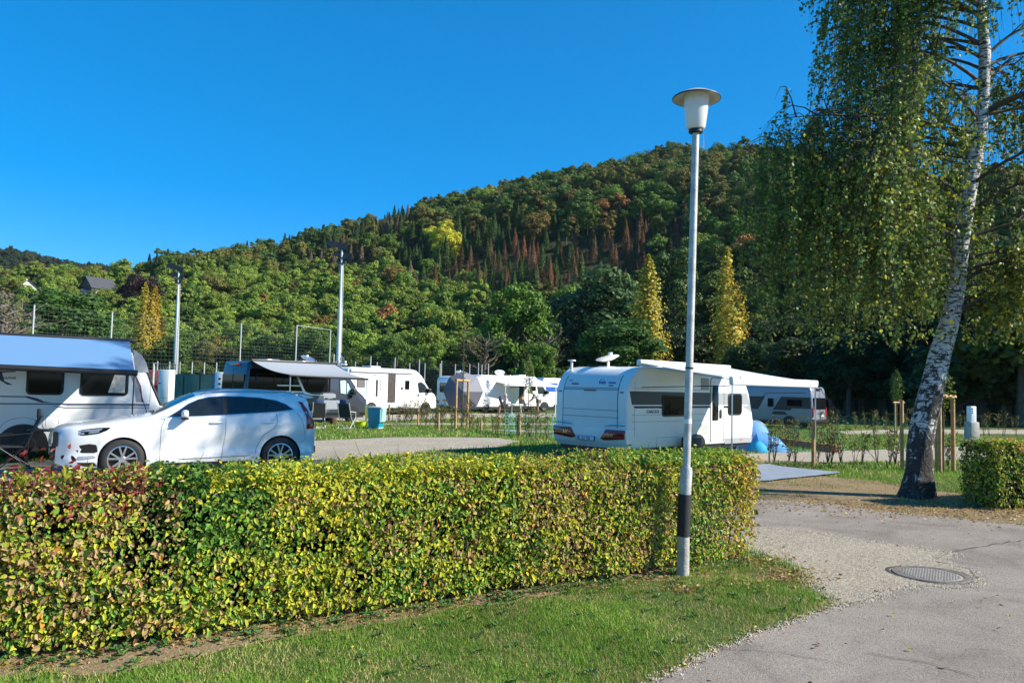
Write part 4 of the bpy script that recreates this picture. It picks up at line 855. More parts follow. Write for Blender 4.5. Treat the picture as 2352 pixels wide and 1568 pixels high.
def cloth_mb(A, B, C_, D_, sag=.06, thick=.006, nu=14, nv=8, wave=.0):
    """A,B wall corners, C_,D_ outer corners"""
    A, B, C_, D_ = map(Vector, (A, B, C_, D_)); vs = []; 
    for k in (0, 1):
        for j in range(nv+1):
            v_ = j/nv
            for i in range(nu+1):
                u = i/nu; p = (A*(1-u)+B*u)*(1-v_)+(D_*(1-u)+C_*u)*v_; p.z -= sag*math.sin(v_*math.pi)*(.6+.4*math.sin(u*math.pi)) + wave*math.sin(u*19)*v_*(1-v_)*2 + k*thick; vs.append(p)
    N = (nu+1)*(nv+1); fs = []
    for k in (0, 1):
        for j in range(nv):
            for i in range(nu):
                a = k*N+j*(nu+1)+i; fs.append((a, a+1, a+nu+2, a+nu+1))
    rim = [i for i in range(nu+1)]+[(j)*(nu+1)+nu for j in range(1, nv+1)]+[nv*(nu+1)+i for i in range(nu-1, -1, -1)]+[j*(nu+1) for j in range(nv-1, 0, -1)]
    for a, b in zip(rim, rim[1:]+rim[:1]): fs.append((a, b, b+N, a+N))
    m = MB(); m.add(vs, fs); return m
def body_prism(name, prof, W, m, p, bevel, seg=4, y0=0.0, taper=0.0):
    q = MB(); n = len(prof); q.prism(prof, y0, y0+W); o = q.build(name, m, p)
    me = o.data; bm = bmesh.new(); bm.from_mesh(me)
    es = [e for e in bm.edges if len(e.link_faces) == 2 and any(len(f.verts) == n for f in e.link_faces)]
    bmesh.ops.bevel(bm, geom=es, offset=bevel, segments=seg, profile=.5, affect='EDGES', clamp_overlap=True); bm.to_mesh(me); bm.free(); finish(o, 40); return o

# ------------------------------------------------------------------ white caravan with awning (right of centre)
o8 = (2.89, 19.11); v8 = empty('caravan', (o8[0], o8[1], float(gz(*o8))), R(43), 'white travel caravan in the middle with a long white awning, rear toward the hedge', 'caravan')
W8 = 2.45
prof = [(.10, .34), (.02, .48), (0, .75), (0, 1.45)]+arc(.72, 1.62, .72, 180, 98, 9, .80)+[(.9, 2.44), (4.9, 2.46)]+arc(4.95, 1.90, .78, 84, 28, 6, .55)+[(5.86, 1.8), (6.04, 1.25), (6.12, .95), (6.08, .6), (5.95, .34)]
prof8 = prof
body_prism('body', prof, W8, W_, v8, .07, 5)
# rear wall panel, ribs and light bar
def rearprof(z):   # x of the rear wall at a height
    pz = [(z_, x_) for x_, z_ in prof8[:14]]; return float(np.interp(z, [a for a, b in pz], [b for a, b in pz]))
m = MB(); zs = np.linspace(.80, 2.18, 16); vs = []
for z_ in zs: x_ = rearprof(z_)-.006; vs += [(x_, .30, z_), (x_, W8-.30, z_)]
m.add(vs, [(2*i, 2*i+1, 2*i+3, 2*i+2) for i in range(15)]); pnl = m.build('rear_panel', W2, v8)
m = MB()
for y_ in (.29, W8-.29): m.tube([(rearprof(z_)-.006, y_, z_) for z_ in np.linspace(.80, 2.2, 18)], .008, 6)
for z_ in (1.86, 1.82): m.tube([(rearprof(z_)-.008, .3, z_), (rearprof(z_)-.008, W8-.3, z_)], .008, 6)
for z_ in (1.30, 1.12): m.tube([(rearprof(z_)-.007, .3, z_), (rearprof(z_)-.007, W8-.3, z_)], .006, 6)
m.build('rear_ribs', LINE, v8)
m = MB(); m.box(rearprof(1.79)-.03, rearprof(1.79)+.02, 1.02, 1.43, 1.785, 1.81); m.build('brake_light', DRED, v8, bevel=.006)
for y_ in (.17, W8-.17): m = MB(); m.box(-.018, .02, y_-.05, y_+.05, 1.745, 1.775); m.build('marker_light', DRED, v8, bevel=.005)
# bumper
bp = [(.34, .36), (.05, .40), (-.03, .50), (-.05, .66), (-.045, .83), (-.01, .86), (.10, .86), (.30, .84)]
m = MB(); m.prism(bp, -.02, W8+.02); bo = m.build('rear_bumper', W_, v8, bevel=.03, seg=3)
def lightpoly(mir):
    P_ = [(.0, .84), (.62, .84), (.80, .60), (.66, .56), (.02, .62)]
    return [((W8-y_) if mir else y_, z_) for y_, z_ in P_]
for mir in (False, True):
    m = MB(); m.prism([(y_, z_-.02) for y_, z_ in lightpoly(mir)], -.072, -.02, 'yz'); tl = m.build('tail_light', DRED, v8, bevel=.012)
    m = MB(); yy = W8-.44 if mir else .44; s_ = -1 if mir else 1
    for q_ in range(3): m.beam((-.078, yy+s_*(-.06+.06*q_), .66), (-.078, yy+s_*(-.03+.06*q_), .74), .012, .02)
    m.build('reflector', CHR, tl)
    m = MB(); m.box(-.076, -.07, (W8-.64) if mir else .30, (W8-.30) if mir else .64, .745, .762); m.build('light_strip', RED, tl)
    m = MB(); y1 = (W8-.02) if mir else .02; y2 = (W8-.66) if mir else .66; m.tube([(-.03, y1, .93), (-.10, (y1*2+y2)/3, .945), (-.10, (y1+2*y2)/3, .93), (-.03, y2, .90)], [.012, .02, .02, .012], 8); m.build('grab_handle', CHR, v8)
m = MB(); m.box(-.075, -.05, .98, 1.56, .50, .62); pl = m.build('licence_plate', BLUEP, v8, bevel=.004)
m = MB(); m.box(-.079, -.074, 1.00, 1.50, .515, .605); m.build('plate_face', PLATE, pl)
text_rear('plate_text', 'L RX 105', .095, NAVY, pl, 1.485, .525, x=-.080)
text_rear('lettering', 'Hobby', .10, NAVY, v8, W8-.52, 1.93, x=rearprof(1.96)-.012, shear=.3)
text_rear('lettering', 'Meine', .055, NAVY, v8, W8-.40, 2.03, x=rearprof(2.05)-.010, shear=.3)
m = MB(); m.lathe([(.108, -.004), (.108, .004), (.095, .004), (.095, -.004)], 28, (rearprof(1.99)-.012, .86, 1.99), 'x', closed=True); dc = m.build('speed_sticker', BLUEP, v8)
text_rear('sticker_text', '100', .12, BLUEP, dc, .965, 1.955, x=rearprof(1.99)-.014)
m = MB(); m.box(rearprof(1.99)-.012, rearprof(1.99), .42, .66, 1.98, 2.02); m.build('small_sticker', BLUEP, v8); text_rear('small_print', 'KLIMA', .05, BLUEP, v8, .62, 1.91, x=rearprof(1.93)-.012)
# side: band, stripes, windows, door
dark_band = [(.10, 1.80), (3.72, 1.80), (3.72, 1.46), (.20, 1.46)]
panel('dark_band', dark_band, BANDG, v8, -.004, .01); panel('light_band', [(3.74, 1.80), (5.72, 1.80), (5.90, 1.50), (5.98, 1.25), (5.3, 1.46), (3.74, 1.46)], BANDL, v8, -.004, .01)
panel('black_stripe', [(.26, 1.425), (5.2, 1.425), (5.2, 1.37), (.32, 1.37)], BLK, v8, -.004, .01); panel('white_stripe', [(.2, 1.455), (5.75, 1.455), (5.75, 1.43), (.22, 1.43)], W_, v8, -.007, .01)
gaps(v8, 'side_ribs', [[(.2, 1.20), (3.72, 1.20)], [(.2, 1.03), (3.72, 1.03)], [(.2, 1.87), (3.72, 1.87)], [(4.3, 1.05), (5.9, 1.05)], [(.32, 2.05), (.32, .38)], [(1.24, .36), (1.24, .61), (2.15, .61)]])
text_side('lettering', 'CARLOS II', .115, NAVY, v8, .80, 1.245, shear=.15)
window(v8, 1.46, 1.15, 2.58, 1.73, .08)
window(v8, 4.66, 1.16, 5.42, 1.80, .12)
dr = panel('door', rrect(3.76, .42, 4.42, 2.20, .08), W_, v8, -.012, .01, bevel=.006); gaps(dr, 'door_gap', [[(3.74, .42), (3.74, 2.14), (3.80, 2.22), (4.38, 2.22), (4.44, 2.14), (4.44, .42)]], BLK, .007, -.01)
panel('door_band', [(3.80, 1.80), (4.40, 1.80), (4.40, 1.46), (3.80, 1.46)], BANDL, dr, -.016, -.01)
panel('window', rrect(3.84, 1.02, 4.12, 2.00, .03), DARKG, dr, -.036, -.01, bevel=.006); panel('door_handle', rrect(4.20, 1.07, 4.30, 1.33, .045), BLK, dr, -.035, -.012, bevel=.006)
panel('fridge_vent', rrect(3.27, 1.88, 3.66, 2.2, .02), BANDL, v8, -.010, .01)
vt = panel('vent', rrect(3.24, .60, 3.66, .94, .02), W2, v8, -.012, .01); m = MB()
for i in range(7): m.box(3.29+i*.05, 3.30+i*.05, -.016, -.010, .63, .91)
m.build('vent_slots', LINE, vt)
m = MB(); m.prism(arc(3.05, .40, .42, 180, 0, 14, .26)+[(3.47, .36), (2.63, .36)], -.03, .02); m.build('wheel_arch', BLK, v8); wheel(v8, 3.05, .10, .31, .31, .2, .19, ALU, -1, 5, False); wheel(v8, 3.05, W8-.10, .31, .31, .2, .19, ALU, 1, 5, False)
m = MB(); m.box(.15, 5.9, .08, W8-.08, .24, .40); m.build('chassis', BLK, v8); panel('skirt', [(4.5, .34), (5.98, .34), (6.04, .50), (4.5, .50)], BANDL, v8, -.005, .01); panel('side_marker', rrect(5.35, .42, 5.47, .46, .015), AMB, v8, -.014, .0)
m = MB(); m.tube([(6.0, .3, .38), (7.3, W8/2, .40)], .035, 6); m.tube([(6.0, W8-.3, .38), (7.3, W8/2, .40)], .035, 6); m.build('drawbar', GALV, v8)
m = MB(); m.tube([(7.05, W8/2, .75), (7.05, W8/2, .08)], .03, 8); m.lathe([(.11, -.03), (.11, .03)], 16, (7.05, W8/2, .11), 'y'); m.build('jockey_wheel', BLK, v8)
m = MB(); m.box(2.1, 2.6, -.5, -.15, 0, .62); gb = m.build('waste_tank', BLK, v8, bevel=.05)
m = MB(); m.prism(rrect(1.9, .5, 2.5, 1.1, .06), 2.44, 2.56, 'xy'); m.prism(rrect(4.1, .9, 4.6, 1.4, .06), 2.44, 2.54, 'xy'); m.build('roof_hatch', W_, v8, bevel=.02)
dish(v8, (1.0, 1.45, 2.60), .38, R(-16), R(20))
m = MB(); m.tube([(.35, 2.2, 2.3), (.35, 2.2, 2.58)], .035, 8); m.lathe([(.001, 0), (.11, 0), (.11, .03), (.001, .04)], 16, (.35, 2.2, 2.58)); m.build('aerial', W_, v8)
# awning
RZ = 2.50
aw = cloth_mb((.40, -.05, RZ+.03), (4.55, -.05, RZ+.03), (4.55, -2.65, 2.14), (.40, -2.65, 2.17), .03, .01, 16, 10).build('awning', AWW, v8)
m = MB(); m.box(.38, 4.62, -.13, .02, RZ-.05, RZ+.10); cs = m.build('awning_case', W_, aw, bevel=.03, seg=3)
m = MB(); m.box(.36, 4.60, -2.74, -2.62, 1.99, 2.19); m.build('front_bar', W_, aw, bevel=.04, seg=3)
m = MB(); m.tube([(.42, -2.68, 2.08), (.42, -2.68, 0)], .018, 8); m.build('pole', ALU, aw); m = MB(); m.tube([(4.52, -2.68, 2.08), (4.52, -2.68, .02)], .018, 8); m.build('pole', ALU, aw)
for x_ in (.42, 4.52): m = MB(); m.tube([(x_, -.08, RZ-.05), (x_, -2.6, 2.13)], .012, 6); m.build('support_arm', ALU, aw)
m = MB(); m.tube([(.46, -.10, 1.9), (.44, -2.62, 1.98)], .012, 6); m.build('support_arm', BLK, aw)
# storm strap
s0 = v8.matrix_basis @ Vector((4.55, -2.7, 2.1)); s1 = gp(2025, 1077)
m = MB(); q0 = Vector(s0); n_ = 14
for dd in (0, .10):
    pp = [q0.lerp(s1+Vector((dd, 0, .02)), i/n_)+Vector((0, 0, -.32*dd*10*math.sin(i/n_*math.pi)*.5)) for i in range(n_+1)]
    for a, b in zip(pp, pp[1:]): m.beam(a, b, .045, .006)
mid = q0.lerp(s1, .42); m.beam(mid+Vector((-.25, 0, -.10)), mid+Vector((.16, 0, .10)), .06, .02)
m.tube([s1+Vector((.12, 0, .22)), s1+Vector((.16, 0, -.02))], .015, 6)
tag(m.build('storm_strap', BLK), 'black storm strap running from the white awning corner down to a peg in the grass', 'strap')
# ground sheet
gsp = jag(wp([(1560, 1092), (1680, 1072), (1765, 1068), (1850, 1080), (1935, 1086), (1900, 1092), (1770, 1106), (1620, 1108)]), .05, .25, 31)
GS = pm('groundsheet_cloth', (.25, .29, .36), .6, var=.12, scale=3, bump=.5, bscale=5)
gsh = sheet('ground_sheet', gsp, GS, .016, 1.0, None); del gsh['kind']
tag(gsh, 'pale blue grey ground sheet spread under the white awning', 'ground sheet')
me = gsh.data
bm = bmesh.new(); bm.from_mesh(me); bmesh.ops.subdivide_edges(bm, edges=bm.edges, cuts=3, use_grid_fill=True)
for v_ in bm.verts: v_.co.z += .035*float(fbm(v_.co.x*1.4, v_.co.y*1.4, 5, 2))
bm.to_mesh(me); bm.free()

# ------------------------------------------------------------------ caravan on the left with blue awning
ol = (-13.54, 14.9); vl = empty('caravan', (ol[0], ol[1], float(gz(*ol))), R(30), 'white caravan at the left edge with a blue awning pulled out over two dark windows', 'caravan')
prof = [(0, .4), (-.02, 1.2), (.1, 2.2)]+arc(.5, 2.2, .4, 180, 90, 4)+[(4.9, 2.62)]+arc(5.0, 1.85, .88, 86, 8, 10, .76)+[(6.02, 1.6), (6.20, 1.2), (6.36, .85), (6.34, .55), (6.2, .4)]
body_prism('body', prof, 2.35, W_, vl, .10, 5)
edge = arc(5.0, 1.85, .90, 82, 8, 10, .78)+[(6.03, 1.6), (6.21, 1.2), (6.37, .85)]
for y_ in (.03, .07):
    pass
m = MB(); m.tube([(a, .02, b) for a, b in edge], .022, 8); m.build('nose_trim', BANDG, vl)
m = MB(); vs = []
for a, b in edge[2:11]: vs += [(a+.02, .16, b+.01), (a+.02, 2.2, b+.01)]
m.add(vs, [(2*i, 2*i+1, 2*i+3, 2*i+2) for i in range(8)]); m.build('front_window', DARKG, vl)
panel('side_window_band', [(5.55, 2.5), (5.72, 2.40), (5.84, 2.2), (5.90, 1.98), (5.62, 1.98)], BANDL, vl, -.004, .01)
window(vl, 3.50, 1.43, 4.21, 2.02, .10); w2 = window(vl, 4.52, 1.43, 5.49, 2.02, .10)
panel('curtain', [(5.08, 1.50), (5.42, 1.50), (5.42, 1.93), (5.2, 1.93)], pm('net_curtain', (.55, .55, .52), .9, var=.3, scale=12), w2, -.031, -.024)
panel('swoosh', [(5.50, 1.96), (5.58, 1.96), (5.72, 1.66), (5.78, 1.29), (5.66, 1.29), (5.62, 1.62)], BANDL, vl, -.004, .01); panel('swoosh', [(5.58, 1.96), (5.61, 1.96), (5.75, 1.66), (5.81, 1.29), (5.78, 1.29), (5.72, 1.66)], pm('maroon', (.12, .03, .03), .4), vl, -.005, .01)
for pts in ([(2.2, 1.245), (5.95, 1.255), (5.95, 1.228), (2.2, 1.220)], [(4.0, 1.20), (4.25, 1.165), (5.95, 1.175), (5.95, 1.158), (4.25, 1.145), (4.1, 1.17)], [(4.2, 1.215), (5.95, 1.22), (5.95, 1.205), (4.3, 1.198)], [(2.3, 1.405), (3.55, 1.40), (3.72, 1.36), (3.85, 1.29), (4.02, 1.27), (3.80, 1.265), (3.62, 1.33), (3.5, 1.375), (2.3, 1.38)]):
    panel('stripe', pts, NAVY, vl, -.004, .01)
text_side('lettering', 'SAPHIR', .075, NAVY, vl, 3.06, 1.76, shear=.35)
panel('swoosh', [(2.95, 1.93), (3.30, 1.935), (3.28, 1.915), (3.05, 1.90), (3.10, 1.72), (3.26, 1.645), (3.16, 1.64), (3.0, 1.75), (2.97, 1.86)], NAVY, vl, -.004, .01)
gaps(vl, 'side_ribs', [[(3.85, .72), (3.85, 1.05)], [(3.9, .74), (3.9, .98), (4.15, .98), (4.15, .8)], [(5.95, 1.93), (5.95, 1.28)], arc(3.47, .62, .42, 165, 15, 10, .32), [(2.2, .55), (2.9, .55)]])
m = MB(); m.prism(arc(3.50, .40, .46, 180, 0, 14, .40)+[(3.96, .3), (3.04, .3)], -.012, .015); m.build('wheel_arch', BLK, vl)
wheel(vl, 3.5, .09, .33, .33, .2, .2, BLK, -1, 5, False); wheel(vl, 3.5, 2.26, .33, .33, .2, .2, BLK, 1, 5, False)
m = MB(); m.box(.1, 6.2, .06, 2.3, .26, .42); m.build('chassis', BLK, vl)
aw = cloth_mb((-.4, -.06, 2.73), (5.46, -.06, 2.68), (5.46, -2.0, 1.99), (-.4, -2.0, 2.10), .0, .01, 16, 8).build('awning', AWB, vl)
m = MB(); m.beam((-.45, -.02, 2.74), (5.60, -.02, 2.69), .10, .09); m.build('awning_case', BLK, aw, bevel=.02)
m = MB(); m.tube([(-.45, -2.04, 2.06), (5.52, -2.04, 1.95)], .058, 12); m.build('front_bar', BLK, aw)
m = MB(); m.beam((5.35, -.06, 2.66), (5.47, -1.98, 1.98), .02, .03); m.build('support_arm', W_, aw)
m = MB(); m.tube([(5.46, -2.03, 1.95), (5.46, -2.03, 0)], .013, 8); m.build('pole', BLK, aw)
m = MB(); m.tube([(5.46, -2.03, 1.95), (6.1, -2.2, .0)], .008, 6); m.build('guy_line', BLK, aw)

# ------------------------------------------------------------------ panel-van campers
def vanbody(name, v, L, H, W, m, side):
    k = L/6.4
    prof = [(.02, .38), (0, .7), (.02, 1.6), (.10, 2.3), (.16, H-.10), (.28, H-.01), (4.35*k, H)]+[(4.72*k, H-.05), (5.02*k, H-.24), (5.35*k, H-.62), (5.68*k, 1.62), (5.78*k, 1.50), (6.12*k, 1.26), (6.32*k, 1.05), (6.40*k, .75), (6.38*k, .42), (6.2*k, .34)]
    return body_prism(name, prof, W*side, m, v, .16, 5)
o3 = (-11.01, 31.83); v3 = empty('camper_van', (o3[0], o3[1], 0), R(50), 'dark blue grey camper van behind the car, grey awning out over its dark windows', 'camper van')
L3 = 6.55; vanbody('body', v3, L3, 2.68, 2.05, GRY, 1)
k = L3/6.4
panel('dark_side', [(.20, 2.35), (4.28, 2.35), (4.28, 1.42), (3.3, 1.36), (2.95, 1.42), (.12, 1.42)], DARKG, v3, -.004, .01)
panel('silver_side', [(.1, 1.36), (2.8, 1.36), (3.2, 1.30), (4.28, 1.26), (4.28, .50), (.06, .50)], pm('dark_lower_paint', (.055, .075, .095), .3, coat=.5, var=.1, scale=2), v3, -.003, .01)
panel('light_panel', [(3.9, 1.35), (4.45, 1.35), (4.6, 1.30), (4.6, 1.12), (3.95, 1.10)], SILV, v3, -.006, .01); panel('light_panel', [(3.85, 1.03), (4.9, 1.03), (4.9, .62), (3.9, .62)], SILV, v3, -.006, .01)
panel('graphic_line', [(2.45, 2.1), (2.54, 2.1), (2.95, 1.40), (3.3, 1.29), (4.3, 1.27), (4.3, 1.23), (3.2, 1.25), (2.85, 1.33)], ALU, v3, -.008, .01); panel('graphic_line', [(1.5, 1.69), (2.75, 1.69), (2.75, 1.64), (1.5, 1.64)], ALU, v3, -.008, .01); panel('graphic_line', [(1.5, 1.44), (2.8, 1.42), (2.8, 1.36), (1.5, 1.38)], ALU, v3, -.008, .01)
window(v3, 3.0, 1.38, 4.18, 2.02, .1); window(v3, .45, 1.6, 1.35, 2.15, .08)
wc = panel('cab_window', [(4.72*k, 1.32), (4.66*k, 1.98), (4.98*k, 2.02), (5.20*k, 1.88), (5.36*k, 1.55), (5.30*k, 1.28)], BLK, v3, -.012, .01); panel('pane', [(4.76*k, 1.36), (4.71*k, 1.93), (4.97*k, 1.96), (5.04*k, 1.90), (5.06*k, 1.32)], CYANB, wc, -.016, -.01); panel('pane', [(5.12*k, 1.32), (5.10*k, 1.84), (5.17*k, 1.80), (5.30*k, 1.54), (5.27*k, 1.32)], CYANB, wc, -.016, -.01)
m = MB(); m.box(5.28*k, 5.44*k, -.30, -.08, 1.28, 1.60); m.beam((5.34*k, -.12, 1.24), (5.34*k, .05, 1.14), .08, .1); m.build('wing_mirror', BLK, v3, bevel=.04)
m = MB(); m.add([(5.03*k, .2, 2.44), (5.03*k, 1.85, 2.44), (5.70*k, 1.92, 1.60), (5.70*k, .13, 1.60)], [(0, 1, 2, 3)]); m.v = [(a+.03, b, c+.02) for a, b, c in m.v]; m.build('windscreen', DARKG, v3)
panel('door_handle', rrect(4.45, 1.10, 4.6, 1.14, .01), BLK, v3, -.03, 0); panel('door_handle', rrect(4.0, 1.10, 4.15, 1.14, .01), BLK, v3, -.03, 0); gaps(v3, 'door_gap', [[(4.62*k, 2.1), (4.62*k, .5)], [(5.38*k, 1.3), (5.45*k, .95), (5.2*k, .7)], [(3.82, 2.1), (3.82, .5)]], BLK)
for side, y_ in ((-1, .12), (1, 1.93)): wheel(v3, 5.45*k, y_, .35, .35, .22, .22, BLK, side, 5, True); wheel(v3, 1.42*k, y_, .35, .35, .22, .22, BLK, side, 5, True)
for x_ in (5.45*k, 1.42*k): m = MB(); m.prism(arc(x_, .36, .44, 180, 0, 14, .42)+[(x_+.44, .3), (x_-.44, .3)], -.006, .25); m.build('wheel_arch', BLK, v3)
m = MB(); m.box(.1, 6.2*k, .1, 1.95, .22, .42); m.build('chassis', BLK, v3)
for y_ in (.16, 1.05): m = MB(); m.prism(rrect(y_, 1.42, y_+.82, 2.1, .06), -.02, .03, 'yz'); m.v = [(a+.035, b, c) for a, b, c in m.v]; m.build('rear_window', DARKG, v3)
m = MB(); m.box(.02, .1, .7, 1.35, 2.50, 2.56); m.build('brake_light', DRED, v3); gaps(v3, 'rear_gap', [[(0, 0), (0, .01)]])
m = MB(); m.tube([(.01, 1.025, .6), (.02, 1.025, 2.4)], .008, 5); m.build('rear_door_gap', BLK, v3)
for y_ in (.06, 1.9): m = MB(); m.box(-.02, .06, y_, y_+.1, .85, 1.35); m.build('tail_light', DRED, v3, bevel=.01)
for x_ in (1.3, 3.1): m = MB(); m.prism(rrect(x_, .6, x_+.75, 1.4, .1), 2.66, 2.80, 'xy'); m.build('roof_hatch', pm('smoky_acrylic', (.25, .27, .30), .15), v3, bevel=.05)
dish(v3, (3.9, 1.3, 2.86), .36, R(-30), R(200), ALU)
aw = cloth_mb((.25, -.06, 2.66), (4.45, -.06, 2.66), (4.5, -2.3, 2.06), (.55, -2.3, 2.13), .16, .01, 14, 10).build('awning', AWG, v3)
m = MB(); m.beam((.2, 0, 2.69), (4.6, 0, 2.69), .14, .12); m.build('awning_case', BLK, aw, bevel=.03)
m = MB(); m.beam((.5, -2.33, 2.09), (4.55, -2.33, 2.02), .09, .09); m.build('front_bar', BLK, aw, bevel=.02)
m = MB(); m.tube([(.6, -2.3, 2.08), (.6, -2.3, 0)], .025, 8); m.build('pole', ALU, aw); m = MB(); m.tube([(4.5, -2.3, 2.0), (4.5, -2.3, 0)], .016, 8); m.build('pole', ALU, aw)
# right-hand camper, seen from behind and its left side
o9 = (17.68, 45.0); v9 = empty('camper_van', (o9[0], o9[1], float(gz(*o9))), R(135), 'silver and white camper van in the shade behind the white awning, seen from behind', 'camper van')
vanbody('body', v9, 6.4, 2.55, 2.05, pm('silver_paint_shaded', (.24, .26, .31), .35, metal=.3, coat=.4, var=.06, scale=1), -1)  # silver darkened in the colour itself for the tree shade around it
def P9(name, poly, m_, d=.006, p=None): return panel(name, poly, m_, p or v9, -.01, d)
P9('dark_band', [(.12, 1.90), (1.92, 1.90), (2.45, 1.10), (1.35, 1.10), (1.25, 1.22), (.10, 1.22)], BANDG); P9('dark_band', [(2.95, 1.90), (4.5, 1.88), (4.5, 1.10), (3.4, 1.10)], BANDG); P9('dark_band', [(2.4, 1.02), (1.7, 1.02), (1.5, .82), (2.55, .82)], BANDG)
gaps(v9, 'graphic_line', [[(.4, 2.16), (2.8, 2.12), (3.0, 2.0), (3.9, 1.02)]], BANDG, .02, .005)
for a in ((.6, 1.33, 1.58, 1.78), (2.40, 1.27, 2.78, 1.80)):
    f = P9('window', rrect(*a, .08), BLK, .02); P9('pane', rrect(a[0]+.04, a[1]+.04, a[2]-.04, a[3]-.04, .05), DARKG, .026, f)
for x_ in (1.42, 5.45): m = MB(); m.prism(arc(x_, .36, .44, 180, 0, 14, .42)+[(x_+.44, .3), (x_-.44, .3)], -.25, .008); m.build('wheel_arch', BLK, v9); wheel(v9, x_, -.12, .35, .35, .22, .22, BLK, 1, 5, True); wheel(v9, x_, -1.93, .35, .35, .22, .22, BLK, -1, 5, True)
m = MB(); m.box(.0, 6.2, -1.95, -.1, .22, .5); m.build('chassis', BLK, v9)
m = MB(); m.prism(rrect(-1.9, 1.2, -.15, 1.88, .08), -.01, .06, 'yz'); m.build('rear_window', DARKG, v9); m = MB(); m.tube([(-.01, -1.025, .5), (.0, -1.025, 2.4)], .012, 5); m.build('rear_door_gap', BLK, v9)
for y_ in (-.18, -1.95): m = MB(); m.box(-.03, .05, y_, y_+.12, .75, 1.3); m.build('tail_light', RED, v9, bevel=.015)
m = MB(); m.box(-.05, 0, -1.45, -1.0, .78, .92); m.build('licence_plate', PLATE, v9); m = MB(); m.box(-.12, .05, -1.98, -.07, .42, .62); m.build('rear_bumper', BLK, v9, bevel=.03); m = MB(); m.box(-.02, .1, -1.3, -.7, 2.36, 2.43); m.build('brake_light', BLK, v9)

# ------------------------------------------------------------------ coach-built motorhomes further back
def motorhome(o, ang, L, H, W, label, luton=False, extra=None, cat='motorhome'):
    v = empty('motorhome', (o[0], o[1], 0), R(ang), label, cat); k = L/6.9
    prof = [(.06, .45), (0, .6), (0, H-.25), (.12, H-.06), (.3, H), (4.75*k, H), (5.15*k, H-.06), (5.6*k, H-.36), (5.85*k, H-.62), (5.9*k, H-.75)]+[(6.42*k, 1.42), (6.75*k, 1.22), (6.9*k, .95), (6.9*k, .42), (6.7*k, .36)]
    body_prism('body', prof, W, W_, v, .09, 4)
    m = MB(); m.add([(5.9*k+.03, .2, H-.78), (5.9*k+.03, W-.2, H-.78), (6.42*k+.03, W-.15, 1.45), (6.42*k+.03, .15, 1.45)], [(0, 1, 2, 3)]); m.build('windscreen', DARKG, v)
    cw = panel('cab_window', [(5.26*k, 1.93), (5.55*k, 2.0), (5.85*k, 1.84), (6.2*k, 1.48), (6.1*k, 1.36), (5.38*k, 1.32)], BLK, v, -.012, .01); panel('pane', [(5.32*k, 1.88), (5.55*k, 1.94), (5.80*k, 1.80), (6.12*k, 1.47), (6.05*k, 1.40), (5.42*k, 1.37)], GLASSB, cw, -.016, -.01)
    m = MB(); m.box(6.02*k, 6.22*k, -.26, -.06, 1.33, 1.60); m.beam((6.1*k, -.1, 1.35), (6.1*k, .05, 1.28), .08, .08); m.build('wing_mirror', BLK, v, bevel=.04)
    for x_ in (1.75*k, 5.98*k):
        m = MB(); m.prism(arc(x_, .36, .42, 180, 0, 14, .40)+[(x_+.42, .3), (x_-.42, .3)], -.006, .2); m.build('wheel_arch', BLK, v)
        wheel(v, x_, .10, .34, .34, .22, .21, ALU, -1, 5, True); wheel(v, x_, W-.10, .34, .34, .22, .21, ALU, 1, 5, True)
    m = MB(); m.box(.2, 6.6*k, .1, W-.1, .24, .48); m.build('chassis', BLK, v)
    gaps(v, 'cab_door_gap', [[(5.2*k, 2.1), (5.2*k, .5)], [(6.28*k, 1.4), (6.3*k, 1.1), (6.1*k, .8)]]); panel('door_handle', rrect(5.28*k, 1.12, 5.40*k, 1.24, .03), BLK, v, -.03, 0)
    if extra: extra(v, k, L, H, W)
    return v
def ex4(v, k, L, H, W):
    m = MB(); m.box(.15, 4.85, -.14, .02, H-.26, H-.08); m.build('awning_case', W_, v, bevel=.04)
    window(v, .66, 1.60, 1.23, 2.05, .03, ins=.02, inner=pm('grey_blind', (.12, .11, .11), .6)); window(v, 4.25, 1.52, 4.60, 2.06, .02, ins=.02)
    f = panel('door_opening', rrect(2.93, .74, 3.51, 2.42, .03), BLK, v, -.01, .01); panel('brown_inset', rrect(2.97, .78, 3.45, 2.38, .02), pm('brown_door_inside', (.05, .035, .03), .6, var=.4, scale=4), f, -.014, -.01)  # flat dark brown panel set in the black door frame
    panel('side_vent', rrect(2.03, 1.08, 2.18, 2.06, .02), BANDG, v, -.008, .01); m = MB()
    for i in range(5): m.box(.05, 2.0, -.012, .0, 1.66+i*.09, 1.69+i*.09)
    m.build('side_lines', BANDL, v)
    m = MB()
    for i in range(4): m.box(2.32, 2.42, -.012, .0, 1.5+i*.15, 1.56+i*.15)
    m.build('side_letters', BANDG, v)
    panel('emblem', rrect(1.80, 2.28, 2.02, 2.34, .02), RED, v, -.012, .0); gaps(v, 'side_ribs', [[(2.3, .5), (2.3, 2.2), (2.75, 2.2)], [(3.6, .6), (3.6, 2.45)], [(4.15, .6), (4.15, 2.3), (4.7, 2.3), (4.7, .6)], [(.3, 1.5), (2.0, 1.5)]]); panel('door_handle', rrect(3.95, 1.52, 4.08, 1.66, .03), BLK, v, -.03, 0)
    dish(v, (.5, 1.2, H+.34), .36, R(70), R(60), ALU); m = MB(); m.prism(rrect(2.1, .6, 2.9, 1.5, .1), H-.02, H+.12, 'xy'); m.build('roof_hatch', W_, v, bevel=.04)
    m = MB(); m.box(.9, 4.6, .35, W-.3, H-.01, H+.035); m.build('solar_panel', DARKG, v)
motorhome((-9.17, 43.0), 49, 6.9, 2.74, 2.3, 'white low profile motorhome with an open brown door behind the camper van', extra=ex4)
